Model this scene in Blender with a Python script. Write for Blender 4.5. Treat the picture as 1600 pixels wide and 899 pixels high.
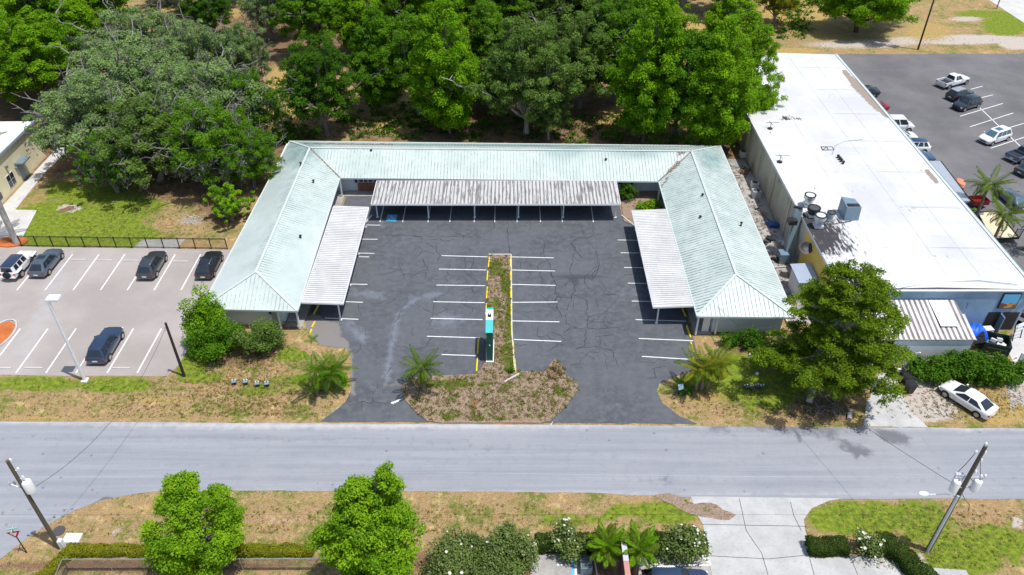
import bpy, bmesh, math, random
import numpy as np
from mathutils import Vector, Matrix

# ------------------------------------------------------------------ clear
for o in list(bpy.data.objects): bpy.data.objects.remove(o, do_unlink=True)
sc = bpy.context.scene
COL = sc.collection
# ------------------------------------------------------------------ camera
H = 53.0; FPX = 1232.0; TH = math.radians(37.9)
cam = bpy.data.cameras.new('camera'); cam.sensor_width = 36.0; cam.lens = 36.0*FPX/1600.0
cam.clip_end = 6000; cam.clip_start = 0.5
co = bpy.data.objects.new('camera', cam); COL.objects.link(co)
co.location = (0, 0, H); co.rotation_euler = (math.radians(90)-TH, 0, 0)
sc.camera = co
sc.render.resolution_x = 1024; sc.render.resolution_y = 575
# ------------------------------------------------------------------ light
SUN = Vector((0.27, -0.13, 1.0)).normalized()
w = bpy.data.worlds.new('World'); sc.world = w; w.use_nodes = True
wn = w.node_tree.nodes; wl = w.node_tree.links
sky = wn.new('ShaderNodeTexSky'); sky.sky_type = 'NISHITA'; sky.sun_disc = False
sky.sun_elevation = math.asin(SUN.z); sky.sun_rotation = math.atan2(SUN.x, SUN.y)
sky.dust_density = 1.5; sky.altitude = 50
wl.new(sky.outputs[0], wn['Background'].inputs[0]); wn['Background'].inputs[1].default_value = 0.15
sl = bpy.data.lights.new('sun', 'SUN'); sl.energy = 4.3; sl.angle = math.radians(0.6); sl.color = (1.0, 0.965, 0.91)
so = bpy.data.objects.new('sun', sl); COL.objects.link(so)
so.rotation_euler = (-SUN).to_track_quat('-Z', 'Y').to_euler()
sc.view_settings.view_transform = 'Standard'; sc.view_settings.look = 'None'
sc.view_settings.exposure = 0.0; sc.view_settings.gamma = 1.0; sc.view_settings.use_curve_mapping = False
sc.cycles.max_bounces = 6; sc.cycles.diffuse_bounces = 4; sc.cycles.transmission_bounces = 3

def P(px, py, z=0.0):
    u = px-800.0; v = py-449.5
    dy = FPX*math.cos(TH)-v*math.sin(TH); dz = FPX*math.sin(TH)+v*math.cos(TH)
    t = (H-z)/dz
    return Vector((u*t, dy*t, z))
def W2P(x, y, z=0.0):
    rel = H-z
    fwd = y*math.cos(TH)+rel*math.sin(TH); up = y*math.sin(TH)-rel*math.cos(TH)
    fwd = np.maximum(fwd, 0.5)
    return 800+FPX*x/fwd, 449.5-FPX*up/fwd
R = math.radians
# ------------------------------------------------------------------ materials
class M_:
    def __init__(s, name, rough=0.8, metal=0.0, spec=0.4):
        s.m = bpy.data.materials.new(name); s.m.use_nodes = True
        s.n = s.m.node_tree.nodes; s.l = s.m.node_tree.links
        s.b = s.n['Principled BSDF']; s.b.inputs['Roughness'].default_value = rough
        s.b.inputs['Metallic'].default_value = metal; s.b.inputs['Specular IOR Level'].default_value = spec
        s._pos = None; s._obj = None
    def put(s, sock, v):
        if isinstance(v, bpy.types.NodeSocket): s.l.new(v, sock)
        elif isinstance(v, (tuple, list)):
            sock.default_value = (*v, 1.0) if len(v) == 3 and sock.type == 'RGBA' else v
        else: sock.default_value = v
    def pos(s):
        if not s._pos: s._pos = s.n.new('ShaderNodeNewGeometry').outputs['Position']
        return s._pos
    def obj(s):
        if not s._obj: s._obj = s.n.new('ShaderNodeTexCoord').outputs['Object']
        return s._obj
    def scale(s, vec, sx, sy, sz):
        q = s.n.new('ShaderNodeMapping'); s.l.new(vec, q.inputs[0]); q.inputs['Scale'].default_value = (sx, sy, sz); return q.outputs[0]
    def noise(s, sc_, det=4, ro=0.6, vec=None, dist=0.0):
        q = s.n.new('ShaderNodeTexNoise'); q.inputs['Scale'].default_value = sc_; q.inputs['Detail'].default_value = det
        q.inputs['Roughness'].default_value = ro; q.inputs['Distortion'].default_value = dist
        s.l.new(vec if vec is not None else s.pos(), q.inputs['Vector']); return q.outputs[0]
    def vor(s, sc_, vec=None, feat='F1', out=0):
        q = s.n.new('ShaderNodeTexVoronoi'); q.inputs['Scale'].default_value = sc_; q.feature = feat
        s.l.new(vec if vec is not None else s.pos(), q.inputs['Vector']); return q.outputs[out]
    def step(s, x, a, b):
        q = s.n.new('ShaderNodeMapRange'); q.interpolation_type = 'SMOOTHSTEP'
        s.put(q.inputs[0], x); q.inputs[1].default_value = a; q.inputs[2].default_value = b; return q.outputs[0]
    def math(s, op, a, b=0.0):
        q = s.n.new('ShaderNodeMath'); q.operation = op; s.put(q.inputs[0], a); s.put(q.inputs[1], b); return q.outputs[0]
    def mix(s, f, a, b, mode='MIX'):
        q = s.n.new('ShaderNodeMix'); q.data_type = 'RGBA'; q.blend_type = mode
        s.put(q.inputs[0], f); s.put(q.inputs[6], a); s.put(q.inputs[7], b); return q.outputs[2]
    def attr(s, name):
        q = s.n.new('ShaderNodeAttribute'); q.attribute_name = name
        r = s.n.new('ShaderNodeSeparateColor'); s.l.new(q.outputs['Color'], r.inputs[0])
        return r.outputs[0], r.outputs[1], r.outputs[2], q.outputs['Alpha']
    def rand(s): return s.n.new('ShaderNodeObjectInfo').outputs['Random']
    def bump(s, h, st=0.4, d=0.05):
        q = s.n.new('ShaderNodeBump'); q.inputs['Strength'].default_value = st; q.inputs['Distance'].default_value = d
        s.l.new(h, q.inputs['Height']); s.l.new(q.outputs[0], s.b.inputs['Normal'])
    def col(s, c): s.put(s.b.inputs['Base Color'], c); return s.m

def simple(name, c, rough=0.6, metal=0.0, var=0.15, sc_=1.5, spec=0.4, coat=0.0):
    k = M_(name, rough, metal, spec)
    a = tuple(x*(1-var) for x in c); b = tuple(min(1, x*(1+var)) for x in c)
    if coat: k.b.inputs['Coat Weight'].default_value = coat; k.b.inputs['Coat Roughness'].default_value = 0.08
    return k.col(k.mix(k.noise(sc_, 5, 0.65, k.obj()), a, b))

MAT = {}
def mk():
    # ground ---------------------------------------------------------------
    k = M_('ground_soil_grass', 0.95, spec=0.1)
    lush, sand, litter, gold = k.attr('zone')
    n1 = k.noise(0.35, 6, 0.65); n2 = k.noise(2.2, 5, 0.7); n3 = k.noise(9.0, 4, 0.75); n4 = k.noise(0.9, 5, 0.7)
    straw = k.mix(k.step(n3, .3, .7), (.20, .125, .06), (.50, .37, .20))
    straw = k.mix(k.step(n2, .46, .64), straw, (.44, .24, .11))
    straw = k.mix(k.step(n4, .52, .70), straw, (.56, .42, .20))
    dull = k.mix(k.step(n3, .3, .7), (.085, .115, .022), (.23, .25, .05))
    gf = k.step(k.math('ADD', k.math('MULTIPLY', n2, .55), k.math('MULTIPLY', n1, .5)), .50, .62)
    base = k.mix(gf, straw, dull)
    lu = k.mix(k.step(n2, .35, .7), (.12, .18, .018), (.29, .34, .04))
    lu = k.mix(k.step(n3, .45, .75), lu, (.075, .12, .015))
    def zf(a, n, lo=.42, hi=.60): return k.step(k.math('ADD', a, k.math('MULTIPLY', k.math('SUBTRACT', n, .5), .9)), lo, hi)
    base = k.mix(zf(lush, n4), base, lu)
    sd = k.mix(k.step(n3, .3, .75), (.36, .30, .25), (.66, .60, .54))
    base = k.mix(zf(sand, n2), base, sd)
    li = k.mix(k.step(n3, .35, .7), (.12, .075, .045), (.36, .22, .13))
    li = k.mix(k.step(n4, .52, .66), li, (.06, .085, .02))
    base = k.mix(zf(litter, n4, .35, .6), base, li)
    go = k.mix(k.step(n3, .3, .7), (.26, .17, .05), (.55, .42, .17))
    go = k.mix(k.step(n4, .5, .62), go, (.50, .27, .11))
    go = k.mix(k.step(n2, .52, .66), go, (.19, .21, .04))
    base = k.mix(zf(gold, n2), base, go)
    k.bump(k.math('ADD', n3, n2), .7, .12)
    MAT['ground'] = k.col(base)
    # island planter soil ----------------------------------------------------
    k = M_('planter_soil', 0.95, spec=0.1)
    lush, sand, litter, gold = k.attr('zone')
    n1 = k.noise(.8, 5, .7); n2 = k.noise(3.2, 6, .75); n3 = k.noise(11, 4, .75)
    so_ = k.mix(k.step(n3, .3, .7), (.20, .125, .08), (.48, .37, .28))
    so_ = k.mix(k.step(n2, .56, .72), so_, (.60, .54, .48))
    gr = k.mix(k.step(n3, .3, .7), (.06, .085, .015), (.17, .21, .035))
    f = k.step(k.math('ADD', k.math('MULTIPLY', lush, .28), k.math('MULTIPLY', n1, 1.0)), .57, .66)
    c = k.mix(f, so_, gr); c = k.mix(k.step(n2, .3, .36), (.10, .06, .04), c)
    k.bump(k.math('ADD', n3, n2), .8, .15); MAT['planter'] = k.col(c)
    # lot asphalt ------------------------------------------------------------
    k = M_('dark_asphalt', 0.85, spec=0.3)
    wash, worn, oil, _a = k.attr('zone')
    n1 = k.noise(.16, 5, .6); n2 = k.noise(1.3, 6, .7); n3 = k.noise(22, 3, .8)
    c = k.mix(k.step(n1, .35, .65), (.070, .077, .090), (.100, .108, .122))
    c = k.mix(k.step(n2, .35, .75), c, (.122, .130, .146))
    c = k.mix(k.math('MULTIPLY', k.step(k.math('ADD', wash, k.math('MULTIPLY', k.math('SUBTRACT', n2, .5), .8)), .25, 1.0), .55), c, (.24, .27, .33))
    c = k.mix(k.step(k.math('ADD', worn, k.math('MULTIPLY', k.math('SUBTRACT', n2, .5), .6)), .4, .7), c, (.21, .195, .185))
    c = k.mix(k.math('MULTIPLY', k.step(k.math('ADD', oil, k.math('MULTIPLY', k.math('SUBTRACT', n2, .5), .9)), .3, .9), .8), c, (.05, .052, .06))
    c = k.mix(k.math('MULTIPLY', k.step(n3, .5, .8), .35), c, (.18, .18, .19))
    k.bump(n3, .3, .02); MAT['lot'] = k.col(c)
    # street -----------------------------------------------------------------
    k = M_('old_street_asphalt', 0.9, spec=0.2)
    wash, worn, oil, _a = k.attr('zone')
    st = k.scale(k.pos(), .03, 1.0, 1.0)
    n1 = k.noise(.10, 5, .6); n2 = k.noise(1.2, 6, .72); n3 = k.noise(18, 3, .8); ns = k.noise(1.6, 5, .62, st)
    c = k.mix(k.step(ns, .25, .75), (.230, .242, .275), (.305, .318, .350))
    c = k.mix(k.math('MULTIPLY', k.step(n1, .4, .7), .5), c, (.33, .335, .35))
    c = k.mix(k.math('MULTIPLY', k.step(n2, .48, .72), .55), c, (.225, .235, .26))
    c = k.mix(k.math('MULTIPLY', k.step(n3, .45, .8), .4), c, (.47, .47, .48))
    c = k.mix(k.step(k.math('ADD', wash, k.math('MULTIPLY', k.math('SUBTRACT', n2, .5), .8)), .3, .9), c, (.50, .49, .49))
    c = k.mix(k.math('MULTIPLY', k.step(k.math('ADD', oil, k.math('MULTIPLY', k.math('SUBTRACT', n2, .5), 1.2)), .35, .8), .75), c, (.11, .115, .13))
    c = k.mix(k.math('MULTIPLY', k.step(k.vor(.5), .085, .04), .6), c, (.13, .135, .15))
    c = k.mix(k.math('MULTIPLY', k.step(k.noise(6, 4, .8), .62, .72), .35), c, (.18, .185, .20))
    k.bump(n3, .25, .02); MAT['street'] = k.col(c)
    # left and right lots ------------------------------------------------------
    for nm, a, b, d in (('left_lot', (.32, .285, .262), (.40, .36, .335), (.32, .32, .335)), ('right_lot', (.125, .122, .126), (.180, .176, .178), (.14, .142, .155))):
        k = M_(nm+'_asphalt', 0.9, spec=0.2)
        wash, worn, oil, _a = k.attr('zone')
        n1 = k.noise(.13, 5, .6); n2 = k.noise(1.1, 6, .72); n3 = k.noise(20, 3, .8)
        c = k.mix(k.step(n1, .35, .68), a, b)
        c = k.mix(k.math('MULTIPLY', k.step(n2, .45, .75), .5), c, d)
        c = k.mix(k.step(k.math('ADD', wash, k.math('MULTIPLY', k.math('SUBTRACT', n2, .5), .6)), .4, .7), c, tuple(x*1.25 for x in d))
        c = k.mix(k.math('MULTIPLY', k.step(k.math('ADD', oil, k.math('MULTIPLY', k.math('SUBTRACT', n2, .5), .9)), .3, .8), .7), c, (.09, .09, .095))
        c = k.mix(k.math('MULTIPLY', k.step(n3, .45, .8), .3), c, tuple(x*1.3 for x in b))
        k.bump(n3, .25, .02); MAT[nm] = k.col(c)
    # concrete -----------------------------------------------------------------
    for nm, a, b, t in (('concrete', (.39, .39, .385), (.52, .515, .505), .27), ('dirty_concrete', (.27, .26, .25), (.44, .42, .40), .18), ('white_concrete', (.48, .47, .455), (.60, .59, .575), .34)):
        k = M_(nm, 0.9, spec=0.2)
        n1 = k.noise(.4, 6, .7); n2 = k.noise(4, 5, .75); n3 = k.noise(24, 3, .7)
        c = k.mix(k.step(n1, .3, .7), a, b); c = k.mix(k.math('MULTIPLY', k.step(n2, .5, .75), .5), c, (t, t*.96, t*.9))
        k.bump(n3, .2, .02); MAT[nm] = k.col(c)
    # paint on asphalt
    for nm, c0 in (('paint_white', (.80, .80, .80)), ('paint_blue', (.10, .48, .80)), ('paint_yellow', (.80, .62, .03))):
        k = M_(nm, 0.8, spec=0.2); n = k.noise(5, 5, .8)
        MAT[nm] = k.col(k.mix(k.step(n, .50, .72), c0, tuple(x*.42+.05 for x in c0)))
    k = M_('crack_tar', .8); MAT['crack'] = k.col(k.mix(k.noise(3), (.032, .034, .04), (.055, .057, .065)))
    # metal roofs ----------------------------------------------------------------
    k = M_('pale_green_metal_roof', 0.42, 0.0, 0.5)
    n1 = k.noise(.22, 5, .65); n2 = k.noise(1.5, 5, .7); n3 = k.noise(12, 3, .7)
    z, dirt, gg, _a = k.attr('zone')
    c = k.mix(k.step(n1, .3, .7), (.43, .505, .475), (.54, .605, .58))
    c = k.mix(k.math('MULTIPLY', k.step(n2, .5, .75), .35), c, (.37, .45, .43))
    c = k.mix(k.step(k.math('ADD', z, k.math('MULTIPLY', k.math('SUBTRACT', n1, .5), .8)), .25, 1.0), c, (.17, .30, .29))  # bluish dark tone; tree shade put into the roof colour
    c = k.mix(k.step(k.math('ADD', dirt, k.math('MULTIPLY', k.math('SUBTRACT', n2, .5), 1.4)), .5, .75), c, (.17, .12, .09))
    MAT['roof'] = k.col(c)
    for nm, ax, a, b, d in (('carport_roof', (1, 1, 1), (.54, .54, .525), (.68, .68, .66), (.24, .22, .24)), ('leanto_roof', (1, 1, 1), (.52, .50, .49), (.72, .71, .70), (.25, .12, .07)), ('back_carport_roof', (8, .6, 1), (.47, .465, .45), (.68, .67, .65), (.20, .19, .19))):
        k = M_(nm, 0.5, 0.0, 0.4); v = k.scale(k.pos(), *ax)
        n1 = k.noise(.5, 6, .7, v); n2 = k.noise(1.3, 6, .8)
        c = k.mix(k.step(n1, .3, .7), a, b)
        lo = .47 if nm == 'back_carport_roof' else .60
        c = k.mix(k.step(n1 if nm == 'back_carport_roof' else n2, lo, lo+.14), c, d)
        MAT[nm] = k.col(c)
    for nm, c0 in (('roof_rib', (.43, .50, .475)), ('carport_pan', (.20, .195, .19)), ('leanto_pan', (.20, .175, .165))):
        k = M_(nm, .6); n = k.noise(.8, 6, .75); MAT[nm] = k.col(k.mix(k.step(n, .35, .65), tuple(x*.65 for x in c0), tuple(x*1.35 for x in c0)))
    # white membrane roof ---------------------------------------------------------
    k = M_('white_roof_membrane', .75, spec=.2)
    z, soot, bare, _a = k.attr('zone')
    n1 = k.noise(.12, 5, .6); n2 = k.noise(1.6, 6, .75); ns = k.noise(2.5, 6, .75, k.scale(k.pos(), 1.6, .35, 1))
    c = k.mix(k.step(n1, .35, .65), (.56, .56, .57), (.69, .69, .69))
    c = k.mix(k.math('MULTIPLY', k.step(n2, .48, .70), .4), c, (.44, .45, .48))
    pv = k.n.new('ShaderNodeVectorMath'); pv.operation = 'SNAP'; k.l.new(k.pos(), pv.inputs[0]); pv.inputs[1].default_value = (3.0, 2.2, 50)
    wn_ = k.n.new('ShaderNodeTexWhiteNoise'); k.l.new(pv.outputs[0], wn_.inputs[0])
    sx = k.n.new('ShaderNodeSeparateXYZ'); k.l.new(k.pos(), sx.inputs[0])
    c = k.mix(k.math('MULTIPLY', k.step(sx.outputs[0], 38.9, 39.2), k.math('ADD', .10, k.math('MULTIPLY', wn_.outputs[0], .30))), c, (.44, .45, .47))
    c = k.mix(k.math('MULTIPLY', k.step(k.math('ADD', soot, k.math('MULTIPLY', k.math('SUBTRACT', ns, .5), 2.6)), .42, .8), .96), c, (.03, .028, .032))
    c = k.mix(k.step(k.math('ADD', bare, k.math('MULTIPLY', k.math('SUBTRACT', n2, .5), .8)), .45, .55), c, (.30, .25, .21))
    MAT['white_roof'] = k.col(c)
    # walls
    k = M_('stained_block_wall', .9, spec=.2)
    v = k.scale(k.pos(), 1, 1.0, .35); n1 = k.noise(.45, 6, .7, v); n2 = k.noise(3, 5, .75)
    c = k.mix(k.step(n1, .35, .6), (.52, .49, .42), (.42, .38, .29)); c = k.mix(k.step(n1, .56, .70), c, (.13, .13, .09))
    c = k.mix(k.math('MULTIPLY', k.step(n2, .5, .8), .5), c, (.62, .60, .56)); MAT['block_wall'] = k.col(c)
    def wall(nm, a, b, rough=.85):
        k = M_(nm, rough, spec=.25); n1 = k.noise(.7, 6, .7); n2 = k.noise(12, 4, .7)
        k.bump(n2, .2, .02); MAT[nm] = k.col(k.mix(k.step(n1, .3, .7), a, b))
    wall('blue_wall', (.22, .34, .46), (.30, .43, .56)); wall('cream_wall', (.76, .68, .46), (.84, .76, .54))
    wall('yellow_wall', (.62, .40, .08), (.74, .50, .13)); wall('siding', (.62, .68, .72), (.74, .79, .82))
    wall('brick', (.24, .10, .06), (.34, .15, .09)); wall('white_trim', (.74, .75, .76), (.82, .82, .82))
    wall('white_fence', (.70, .74, .78), (.80, .83, .86)); wall('mulch_orange', (.38, .10, .03), (.58, .18, .05))
    wall('stone_wall', (.28, .25, .22), (.48, .45, .40)); wall('tan_board', (.60, .50, .33), (.72, .62, .44))
    wall('grey_board', (.34, .36, .38), (.44, .46, .48))
    # misc
    for nm, c0, ro, me in (('steel', (.55, .57, .60), .35, .8), ('galv', (.50, .53, .57), .5, .3), ('black_metal', (.018, .018, .02), .5, 0),
        ('dark_plastic', (.03, .03, .033), .55, 0), ('rubber', (.022, .022, .024), .9, 0), ('rim', (.42, .43, .45), .35, .7), ('white_metal', (.78, .79, .80), .45, 0),
        ('pole_wood', (.115, .10, .075), .95, 0), ('pole_dark', (.035, .032, .03), .9, 0), ('bin_black', (.02, .021, .024), .5, 0), ('dumpster_green', (.012, .035, .03), .5, 0),
        ('teal', (.03, .45, .46), .5, 0), ('deep_green', (.006, .10, .075), .5, 0), ('tarp_blue', (.01, .12, .72), .5, 0), ('duct', (.20, .27, .30), .5, .2),
        ('red_paint', (.20, .012, .010), .4, 0), ('hvac', (.17, .25, .32), .55, .1), ('hvac_white', (.62, .63, .63), .5, 0), ('brown_board', (.20, .11, .06), .8, 0),
        ('copper_roof', (.62, .24, .15), .7, 0), ('grey_metal', (.36, .40, .46), .5, .1), ('flower_white', (.72, .70, .62), .6, 0), ('dish_dark', (.07, .07, .08), .6, 0), ('shutter', (.015, .015, .03), .5, 0),
        ('plate', (.75, .76, .78), .5, 0), ('gutter', (.55, .61, .59), .5, 0), ('blue_bin', (.03, .10, .25), .5, 0), ('chrome', (.65, .66, .68), .18, .9), ('lens_white', (.75, .78, .82), .2, 0), ('lens_red', (.35, .01, .015), .25, 0)):
        MAT[nm] = simple(nm, c0, ro, me, coat=0)
    for nm, c0, ro in (('bark_grey', (.24, .225, .20), .95), ('bark_brown', (.11, .085, .06), .95), ('bark_pale', (.42, .40, .37), .95), ('bark_palm', (.27, .22, .17), .95)):
        k = M_(nm, ro, spec=.1); n = k.noise(3, 6, .8, k.scale(k.obj(), 1, 1, .3)); k.bump(n, .6, .05)
        MAT[nm] = k.col(k.mix(k.step(n, .35, .65), tuple(x*.55 for x in c0), tuple(x*1.2 for x in c0)))
    k = M_('glass_dark', .08, 0, .8); MAT['glass'] = k.col(k.mix(k.noise(1, 2, .5, k.obj()), (.012, .018, .024), (.03, .04, .05)))
    k = M_('glass_blue', .08, 0, .8); MAT['glass_blue'] = k.col(k.mix(k.noise(1, 2, .5, k.obj()), (.05, .12, .16), (.09, .17, .21)))
    def leaf(nm, a, b, c, trans=.42):
        k = M_(nm, .7, spec=.08); tone, rnd, z, _a = k.attr('tone')
        n = k.noise(.45, 3, .6)
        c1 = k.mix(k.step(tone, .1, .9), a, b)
        c1 = k.mix(k.math('MULTIPLY', k.step(rnd, .45, 1.0), .7), c1, c)
        c1 = k.mix(k.math('MULTIPLY', k.step(n, .5, .75), .45), c1, tuple(x*.65 for x in a))
        c1 = k.mix(k.math('MULTIPLY', k.rand(), .22), c1, c)
        k.col(c1)
        t = k.n.new('ShaderNodeBsdfTranslucent'); k.l.new(c1, t.inputs[0])
        mx = k.n.new('ShaderNodeMixShader'); mx.inputs[0].default_value = trans
        k.l.new(k.b.outputs[0], mx.inputs[1]); k.l.new(t.outputs[0], mx.inputs[2])
        k.l.new(mx.outputs[0], k.n['Material Output'].inputs[0]); MAT[nm] = k.m
    leaf('leaf_bright', (.075, .225, .006), (.190, .400, .010), (.32, .50, .02))
    leaf('leaf_mid', (.050, .160, .008), (.125, .295, .012), (.22, .39, .025))
    leaf('leaf_dark', (.028, .105, .008), (.078, .205, .012), (.14, .28, .02))
    leaf('leaf_olive', (.070, .155, .022), (.150, .265, .045), (.24, .33, .08))
    leaf('leaf_grey', (.115, .235, .045), (.26, .41, .11), (.40, .48, .24))
    leaf('leaf_lime', (.085, .25, .006), (.24, .46, .010), (.38, .56, .04))
    leaf('leaf_cedar', (.035, .120, .008), (.13, .26, .012), (.32, .39, .02))
    leaf('leaf_yellow', (.16, .21, .012), (.30, .34, .02), (.42, .36, .03))
    leaf('leaf_hedge', (.030, .065, .012), (.060, .115, .016), (.11, .17, .03))
    leaf('leaf_magnolia', (.030, .085, .012), (.11, .19, .035), (.30, .33, .12), .2)
    leaf('leaf_palm', (.055, .125, .010), (.12, .21, .015), (.24, .28, .03))
    leaf('leaf_weed', (.10, .17, .012), (.17, .24, .02), (.26, .27, .04))
    leaf('leaf_dry', (.26, .16, .09), (.42, .29, .15), (.50, .40, .24))
    leaf('moss', (.17, .175, .145), (.26, .265, .225), (.33, .33, .29), .2)
    k = M_('wall_picture', .4); s = k.n.new('ShaderNodeSeparateXYZ'); k.l.new(k.pos(), s.inputs[0])
    n = k.noise(1.6, 5, .6); f = k.step(s.outputs[2], 3.55, 3.6)
    c = k.mix(k.step(n, .5, .56), (.62, .28, .03), (.16, .05, .03)); c = k.mix(f, c, (.10, .42, .72))
    MAT['picture'] = k.col(c)
mk()
def paint(name, c, metal=.35, rough=.32):
    MAT[name] = simple(name, c, rough, metal, .05, 2, .6, 1.0); return MAT[name]
for nm, c in (('car_white', (.80, .80, .80)), ('car_black', (.022, .026, .034)), ('car_grey', (.10, .13, .16)), ('car_charcoal', (.055, .062, .070)), ('car_navy', (.030, .055, .11)), ('car_silver', (.42, .44, .47)), ('car_red', (.40, .012, .03)), ('car_blue', (.05, .11, .20)), ('car_slate', (.10, .16, .24))):
    paint(nm, c, 0 if nm in ('car_white',) else .35)

# ------------------------------------------------------------------ object helpers
def tag(o, label=None, cat=None, group=None, kind=None):
    if label: o['label'] = label
    if cat: o['category'] = cat
    if group: o['group'] = group
    if kind: o['kind'] = kind
    return o
def thing(name, label, cat, loc=(0, 0, 0), rz=0.0, group=None):
    o = bpy.data.objects.new(name, None); COL.objects.link(o); o.empty_display_size = .3
    o.location = loc; o.rotation_euler = (0, 0, rz); return tag(o, label, cat, group)
KIDS = {}
def link(name, me, parent=None, mats=None):
    o = bpy.data.objects.new(name, me); COL.objects.link(o)
    if parent: o.parent = parent; KIDS.setdefault(parent.name, []).append(o)
    if mats:
        for i, m in enumerate(mats):
            o.material_slots[i].link = 'OBJECT'; o.material_slots[i].material = m
    return o
def copy_tree(o, parent=None, label=None):
    c = o.copy(); COL.objects.link(c)
    if parent: c.parent = parent; KIDS.setdefault(parent.name, []).append(c)
    if label: c['label'] = label
    for ch in list(KIDS.get(o.name, [])): copy_tree(ch, c)
    return c
class MB:
    def __init__(s): s.v = []; s.f = []; s.m = []; s.mi = 0
    def add(s, vs, fs):
        b = len(s.v); s.v += [tuple(p) for p in vs]
        for f in fs: s.f.append([i+b for i in f]); s.m.append(s.mi)
        return s
    def boxb(s, x0, y0, z0, x1, y1, z1):
        return s.add([(x0, y0, z0), (x1, y0, z0), (x1, y1, z0), (x0, y1, z0), (x0, y0, z1), (x1, y0, z1), (x1, y1, z1), (x0, y1, z1)],
                     [(0, 3, 2, 1), (4, 5, 6, 7), (0, 1, 5, 4), (1, 2, 6, 5), (2, 3, 7, 6), (3, 0, 4, 7)])
    def box(s, c, sz, rz=0.0, rx=0.0):
        m = Matrix.Translation(c) @ Matrix.Rotation(rz, 4, 'Z') @ Matrix.Rotation(rx, 4, 'X')
        x, y, z = (q/2 for q in sz)
        vs = [m @ Vector(p) for p in ((-x, -y, -z), (x, -y, -z), (x, y, -z), (-x, y, -z), (-x, -y, z), (x, -y, z), (x, y, z), (-x, y, z))]
        return s.add(vs, [(0, 3, 2, 1), (4, 5, 6, 7), (0, 1, 5, 4), (1, 2, 6, 5), (2, 3, 7, 6), (3, 0, 4, 7)])
    def beam(s, a, b, w_, h_):
        a = Vector(a); b = Vector(b); d = (b-a).normalized(); up = Vector((0, 0, 1))
        if abs(d.z) > .95: up = Vector((0, 1, 0))
        sd = d.cross(up).normalized()*w_/2; u = sd.cross(d).normalized()*h_/2
        return s.add([a-sd-u, a+sd-u, a+sd+u, a-sd+u, b-sd-u, b+sd-u, b+sd+u, b-sd+u],
                     [(0, 1, 2, 3), (4, 7, 6, 5), (0, 4, 5, 1), (1, 5, 6, 2), (2, 6, 7, 3), (3, 7, 4, 0)])
    def tube(s, pts, rs, n=6):
        pts = [Vector(p) for p in pts]
        if not isinstance(rs, (list, tuple)): rs = [rs]*len(pts)
        rings = []
        for i, p in enumerate(pts):
            d = (pts[min(i+1, len(pts)-1)]-pts[max(i-1, 0)])
            d = d.normalized() if d.length > 1e-6 else Vector((0, 0, 1))
            a = d.cross(Vector((0, 0, 1)))
            if a.length < .05: a = d.cross(Vector((0, 1, 0)))
            a.normalize(); b = d.cross(a)
            rings.append([p+(a*math.cos(2*math.pi*j/n)+b*math.sin(2*math.pi*j/n))*rs[i] for j in range(n)])
        vs = [q for r in rings for q in r]; fs = []
        for i in range(len(pts)-1):
            for j in range(n):
                k = (j+1) % n; fs.append((i*n+j, i*n+k, (i+1)*n+k, (i+1)*n+j))
        fs.append(tuple(range(n-1, -1, -1))); fs.append(tuple((len(pts)-1)*n+j for j in range(n)))
        return s.add(vs, fs)
    def cyl(s, c, r, h, n=16, axis='Z', r2=None):
        r2 = r if r2 is None else r2; c = Vector(c); vs = []
        for k, rr in ((0, r), (1, r2)):
            for j in range(n):
                a = 2*math.pi*j/n; p = Vector((rr*math.cos(a), rr*math.sin(a), k*h))
                if axis == 'Y': p = Vector((p.x, p.z-h/2, p.y))
                elif axis == 'X': p = Vector((p.z-h/2, p.x, p.y))
                vs.append(c+p)
        return s.add(vs, [(j, (j+1) % n, n+(j+1) % n, n+j) for j in range(n)]+[tuple(range(n-1, -1, -1)), tuple(range(n, 2*n))])
    def prism(s, poly, z0, z1):
        n = len(poly); vs = [(p[0], p[1], z0) for p in poly]+[(p[0], p[1], z1) for p in poly]
        return s.add(vs, [(j, (j+1) % n, n+(j+1) % n, n+j) for j in range(n)]+[tuple(range(n-1, -1, -1)), tuple(range(n, 2*n))])
    def slab(s, poly3, t):      # polygon in space given thickness t downward
        n = len(poly3); vs = [tuple(p) for p in poly3]+[(p[0], p[1], p[2]-t) for p in poly3]
        return s.add(vs, [tuple(range(n)), tuple(range(2*n-1, n-1, -1))]+[(j, n+j, n+(j+1) % n, (j+1) % n) for j in range(n)])
    def lathe(s, c, prof, n=14):
        c = Vector(c); vs = []; m = len(prof)
        for r, z in prof:
            for j in range(n):
                a = 2*math.pi*j/n; vs.append(c+Vector((r*math.cos(a), r*math.sin(a), z)))
        fs = [(i*n+j, i*n+(j+1) % n, (i+1)*n+(j+1) % n, (i+1)*n+j) for i in range(m-1) for j in range(n)]
        fs.append(tuple(range(n-1, -1, -1))); fs.append(tuple((m-1)*n+j for j in range(n)))
        return s.add(vs, fs)
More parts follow.
